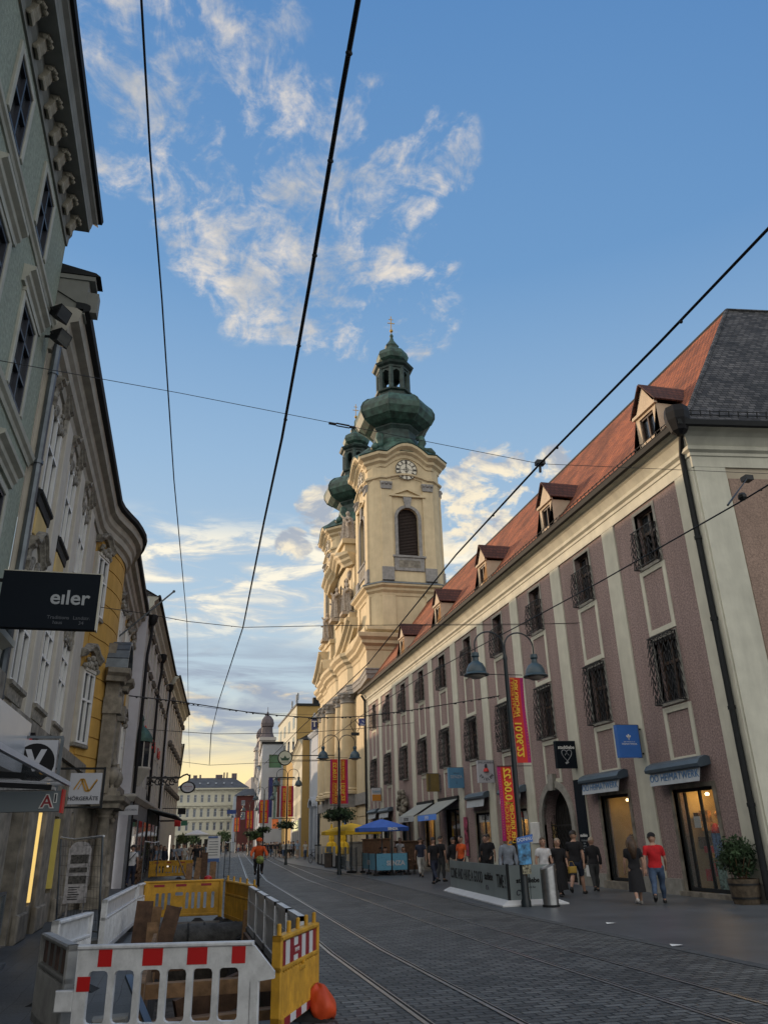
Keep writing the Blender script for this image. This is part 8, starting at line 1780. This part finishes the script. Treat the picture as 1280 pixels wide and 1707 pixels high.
person('man in dark jeans and black shirt walking up the middle of the pavement', 9.75, 31.8, 8, 1.74, .42, (-.3, .3), (.25, .35), top=CK, sleeve=.8, bottom=CNV, hair=HDK)
person('man in a dark shirt and pale trousers walking past the open awnings', 10.9, 37.6, -8, 1.72, .35, (.25, -.25), (.3, .3), top=CNV, sleeve=.6, bottom=CWT, hair=HDK)
person('person in a white T-shirt standing by the end of the blue screen', 11.5, 43.6, 175, 1.70, .1, (.1, 0), (.3, .5), top=CWH, sleeve=.6, bottom=CBL, hair=HDK)
person('man in a white T-shirt with a dark shoulder strap walking on the left pavement', -2.0, 38.7, -4, 1.71, .2, (.1, -.1), (.3, .4), w=1.05, top=CWH, sleeve=.6, bottom=CNV, hair=HDK)
o = thing('shoulder_bag', 'dark shoulder bag worn by the man in the white T-shirt on the left', 'bag', (-2.3, 38.7, .9)); q = MB(); q.tube([(-1.82, 38.66, 1.42), (-2.0, 38.53, 1.2), (-2.22, 38.58, .98)], .018, 5); q.box(-2.36, -2.2, 38.55, 38.75, .78, 1.0); q.build('bag', CNV, o)
# cyclist coming down the tracks
by_ = 36.0; bxx = PZ(430, 1475).x * by_ / PZ(430, 1475).y
bk = bicycle('dark bicycle ridden by the courier in orange', Matrix.Translation((bxx, by_, 0)) @ Matrix.Rotation(R(177), 4, 'Z'), 1.5)
cyc = person('courier in an orange jacket and helmet riding a bicycle towards the viewer', bxx, by_ + .18, 177, 1.78, .0, (.75, .75), (.35, .35), lean=.35, sit=True, w=1.12, top=COR, sleeve=1, bottom=CK, leg=1, hair=None, hat='helmet', abd=.1, z=.48)
o = thing('bike_basket', 'pale green bundle fixed in front of the courier bicycle', 'basket', (bxx, by_ - .5, 1)); q = MB(); q.sphere((bxx, by_ - .5, 1.0), .17, 10, 7, sc=(1, .9, 1)); q.build('bundle', mat('lime_cloth', (.22, .28, .08), .8, .5, 9), o)
# seated guests behind the blue screen
for lab, x, y, f, tp, hr in (('seated guest in a grey top at the left of the spotted screen', 10.25, 42.0, 200, CGR, HDK), ('seated guest in a dark top under the blue parasol', 10.9, 42.25, 150, COL_, HBR), ('seated guest with dark hair facing the wall', 10.4, 43.6, -60, CK, HDK), ('seated guest in pink at the end of the spotted screen', 11.15, 41.7, 185, cl('pink', (.42, .24, .26)), HDK)):
    person(lab, x, y, f, 1.68, 0, (.5, .5), (1.0, 1.0), lean=.1, sit=True, top=tp, sleeve=.6, bottom=CDG, hair=hr, vox=.03, z=.02)
# strollers farther off: a few figures built once and copied with other clothes
proto = [person('', 0, 0, 0, 1.72, .35, (.25, -.25), (.3, .3), top=CK, sleeve=.6, bottom=CJN, vox=.034), person('', 0, 0, 0, 1.66, .2, (.1, -.15), (.3, .6), top=CWH, sleeve=.6, bottom=CDG, hair=HBR, vox=.034), person('', 0, 0, 0, 1.62, .25, (.2, -.1), (.3, .3), top=CNV, sleeve=1, bottom=None, skirt=CK, hem=.25, hair=HBR, long_hair=.16, vox=.034), person('', 0, 0, 0, 1.75, .1, (.05, .05), (.5, .2), top=CBL, sleeve=.6, bottom=CBG, leg=.5, vox=.034)]
TOPS = [(CK, 'black top'), (CNV, 'navy top'), (CWT, 'off white shirt'), (CDG, 'dark grey jacket'), (CBL, 'pale blue shirt'), (CBG, 'beige top'), (COL_, 'olive jacket'), (CGR, 'grey top')]
used_ = [False] * 4
def stroller(px, y, k, ti, lab, f, bt=None):
    x = PY(px, 1405, y).x
    if not used_[k]: o = proto[k]; used_[k] = True; o.location = (x, y, 0); o.rotation_euler = (0, 0, R(f)); 
    else: o = dup(proto[k], None, loc=(x, y, 0), rz=R(f))
    o['label'] = lab; o['group'] = 'people strolling farther up the street'
    for c in o.children:
        nm_ = c.name.split('.')[0]
        if nm_ in ('top', 'trousers'):
            c.material_slots[0].link = 'OBJECT'; c.material_slots[0].material = TOPS[ti][0] if nm_ == 'top' else (bt or CDG)
    return o
WH = {'rs': 'before the shops on the right far up the street', 'lp': 'on the left pavement beyond the roadworks', 'mid': 'in the middle distance of the left pavement'}
rows = [(473, 92, 0, 2, 5), (481, 90, 3, 2, 170), (485, 93, 1, 4, 0), (496, 86, 3, 4, 175), (509, 82, 1, 2, 180), (477, 96, 0, 0, 0), (466, 100, 2, 0, 10), (459, 97, 0, 3, 175), (452, 102, 0, 0, 5), (447, 104, 2, 1, 170), (441, 98, 0, 0, -10), (437, 108, 1, 3, 180), (456, 112, 0, 6, 0), (412, 140, 1, 7, 180), (405, 150, 0, 0, 0), (419, 145, 2, 3, 10), (398, 155, 0, 5, 170), (433, 118, 0, 1, 0), (444, 110, 2, 3, 5), (462, 107, 0, 1, 178), (469, 95, 2, 6, 170), (489, 97, 0, 3, 0),
        (300, 66, 0, 7, 0), (309, 70, 1, 2, 5), (306, 74, 0, 1, 175), (329, 62, 0, 0, 178), (334, 66, 0, 3, 0), (326, 70, 2, 0, 0), (346, 80, 1, 4, 180), (340, 90, 0, 6, 0), (352, 96, 2, 1, 175), (318, 84, 0, 5, 0), (368, 125, 0, 3, 0), (290, 63, 1, 7, 170), (283, 60, 0, 3, 0), (275, 52, 2, 1, 180), (377, 120, 1, 0, 0), (262, 50, 1, 4, 90), (268, 51, 0, 7, -80), (361, 110, 0, 0, 180)]
cnt = {}
for i, (px, y, k, ti, f) in enumerate(rows):
    ref = 'left pavement' if px < 395 else 'right pavement'
    pose = {0: 'walking person', 1: 'standing person', 2: 'long haired walker', 3: 'person in shorts'}[k]
    land = ('before the grey shop front' if px < 280 else 'by the white lit column' if px < 296 else 'below the oval hanging sign' if px < 315 else 'left of the white notice board' if px < 338 else 'behind the white notice board' if px < 356 else 'in front of the palace' if px < 395 else 'near the red house' if px < 425 else 'below the fifth lamp banners' if px < 446 else 'under the store banners' if px < 465 else 'below the round crown sign' if px < 480 else 'by the steel info pillar' if px < 492 else 'by the ochre house')
    side = 'seen from behind' if abs(f) < 60 else 'facing the viewer' if abs(f) > 120 else 'in profile'
    stroller(px, y, k, ti, '%s in %s %s, %s' % (pose, TOPS[ti][1], land, side), f, bt=(CJN, CDG, CK, CBG)[i % 4])
# ------------------------------------------------------------------ overhead wires
WIRE = mat('wire_black', (.01, .01, .011), .6, .1, 5)
def wire(name, label, pts, r, cat='wire', knots=0, group='overhead wires', n=6, krad=1.4):
    t = thing(name, label, cat, tuple(pts[0]), group); P = [Vector(p) for p in pts]
    fine = []
    for a, b in zip(P[:-1], P[1:]):
        for i in range(6): fine.append(a.lerp(b, i / 6))
    fine.append(P[-1]); q = MB(); q.tube(fine, r, n); q.build('cable', WIRE, t, True)
    if knots:
        rg = random.Random(knots); k_ = MB()
        tot = [(a, b) for a, b in zip(P[:-1], P[1:])]
        for i in range(knots):
            a, b = tot[i % len(tot)] if len(tot) > 1 else tot[0]; p = a.lerp(b, rg.random() if len(tot) > 1 else (i + .5) / knots); k_.sphere(p + Vector((0, 0, -r)), r * krad, 6, 5)
        k_.build('clamp', WIRE, t)
    return t
mz = lambda px, py, z: PZ(px, py, z)
wire('overhead_cable', 'thick black overhead cable running up the middle of the sky', [mz(604, -40, 5.0), mz(570, 150, 5.0), mz(545, 300, 5.0), mz(520, 450, 5.0), mz(497, 580, 5.05), mz(470, 730, 5.15), mz(440, 870, 5.3), mz(405, 1046, 5.6), Vector((.9, 26, 5.95)), mz(352, 1222, 6.2)], .0125, knots=5)
wire('overhead_cable', 'thin dangling continuation of the middle cable down to the lower span', [mz(352, 1222, 6.2), mz(349, 1275, 6.3)], .02)
wire('contact_wire', 'black tram contact wire sloping down from the right edge past the roof', [mz(1300, 360, 5.0), mz(1100, 570, 5.0), mz(900, 773, 5.0), mz(760, 925, 5.05), mz(615, 1105, 5.2), mz(500, 1215, 5.3), mz(440, 1275, 5.4)], .0105, knots=6)
wire('contact_wire', 'lower tram contact wire crossing in front of the mauve wing', [mz(1310, 790, 5.0), mz(1245, 830, 5.0), mz(1000, 970, 5.0), mz(880, 1035, 5.05), mz(700, 1130, 5.2), mz(600, 1195, 5.3), mz(520, 1255, 5.4)], .009, knots=5)
wire('overhead_cable', 'thin black wire at the left of the sky, roughly vertical', [mz(234, -30, 5.6), mz(250, 250, 5.6), mz(270, 500, 5.6), mz(290, 800, 5.6), mz(312, 1040, 5.6), mz(314, 1180, 5.8), mz(316, 1280, 6)], .0065)
A_, B_ = Vector((-3.3, 14.1, 9.55)), Vector((14, 14.9, 10.05))
p1, p2, p3 = PY(300, 655, 14.4), PY(590, 712, 14.4), PY(900, 773, 14.5)
wire('span_wire', 'thin span wire from the left house to the right corner across the tower', [PX(-5, 600, -3.3), p1, p2, p3, PX(1290, 790, 13.9)], .0065)
q = MB(); t = thing('turnbuckle', 'black turnbuckle in the span wire left of the tower domes', 'turnbuckle', tuple(PY(570, 708, 14.4))); a, b = PY(548, 705, 14.4), PY(592, 713, 14.4)
up = Vector((0, 0, .032)); m1, m2 = a.lerp(b, .28), a.lerp(b, .78); q.tube([a, m1], .03, 6); q.tube([m1 + up, m2 + up], .014, 6); q.tube([m1 - up, m2 - up], .014, 6); q.tube([m2, b], .03, 6); q.build('body', WIRE, t)
t = thing('wire_clamp', 'black wire clamp where the span wire meets the sloping contact wire', 'clamp', tuple(p3)); q = MB(); q.box(p3.x - .1, p3.x + .1, p3.y - .08, p3.y + .08, p3.z - .03, p3.z + .07); q.tube([p3, p3 + Vector((-.02, 0, -.22))], .03, 6); q.build('body', WIRE, t)
p4 = PX(1245, 798, 12.2); t = thing('wire_clamp', 'black double clamp on the lower contact wire near the right edge', 'clamp', tuple(p4)); q = MB(); q.box(p4.x - .1, p4.x + .1, p4.y - .1, p4.y + .1, p4.z - .06, p4.z + .06); q.tube([p4, mz(1213, 842, 5.02)], .012, 6); q.sphere(mz(1237, 828, 5.02), .05, 6, 5); q.build('body', WIRE, t)
wire('span_wire', 'span wire knotted to the middle cable above the far street', [PX(165, 1012, -2.9), PY(236, 1022, 25), PY(312, 1036, 25), PY(405, 1046, 25), PY(560, 1043, 25), PY(760, 1041, 25), PX(963, 1040, 14)], .011, knots=5)
wire('span_wire', 'knobbly span wire with many clamps in front of the mauve facade', [PX(833, 1160, 13.95), PY(760, 1172, 36), PY(680, 1185, 36), PY(600, 1195, 36), PY(520, 1197, 36), PY(430, 1190, 36), PY(300, 1170, 36), PX(215, 1160, -2.4)], .022, knots=64, krad=2.0)
wire('span_wire', 'lower plain span wire crossing from the church front to the left houses', [PX(690, 1205, 13.9), PY(600, 1215, 42), PY(500, 1222, 42), PY(358, 1224, 42), PX(240, 1216, -2.2)], .016)
wire('span_wire', 'faint span wire over the far street below the twin domes', [PX(560, 1268, 13.6), PY(440, 1272, 70), PY(349, 1276, 70), PY(300, 1270, 70)], .02)
wire('span_wire', 'faint double span wire high over the far street', [PX(540, 1192, 13.6), PY(450, 1190, 60), PY(380, 1184, 60), PX(290, 1172, -1.2)], .016, knots=6)
wire('span_wire', 'short bracket wire ending on the mauve facade between the windows', [PX(968, 1038, 14), PX(862, 1042, 11), PY(700, 1043, 25)], .007)
t = thing('tram_signal', 'small tram wire switch box with looped leads before the church columns', 'signal', tuple(PY(592, 1222, 40))); c_ = PY(592, 1224, 40); q = MB(); q.box(c_.x - .2, c_.x + .2, 39.9, 40.1, c_.z - .07, c_.z + .07); q.tube([PY(586, 1200, 40), PY(584, 1210, 40), PY(590, 1220, 40)], .02, 5); q.tube([PY(592, 1200, 40), PY(600, 1212, 40), PY(596, 1220, 40)], .02, 5); q.build('box', WIRE, t)
t = thing('tram_signal', 'blue and white dotted tram sign hanging at the church corner', 'sign', tuple(PY(603, 1206, 40))); a, b = PY(598, 1210, 40), PY(608, 1198, 40); MB().box(a.x, b.x, 40, 40.06, a.z, b.z).build('board', spot_mat('dotted_board', (.05, .06, .2), (.6, .6, .6), 9, .3), t)
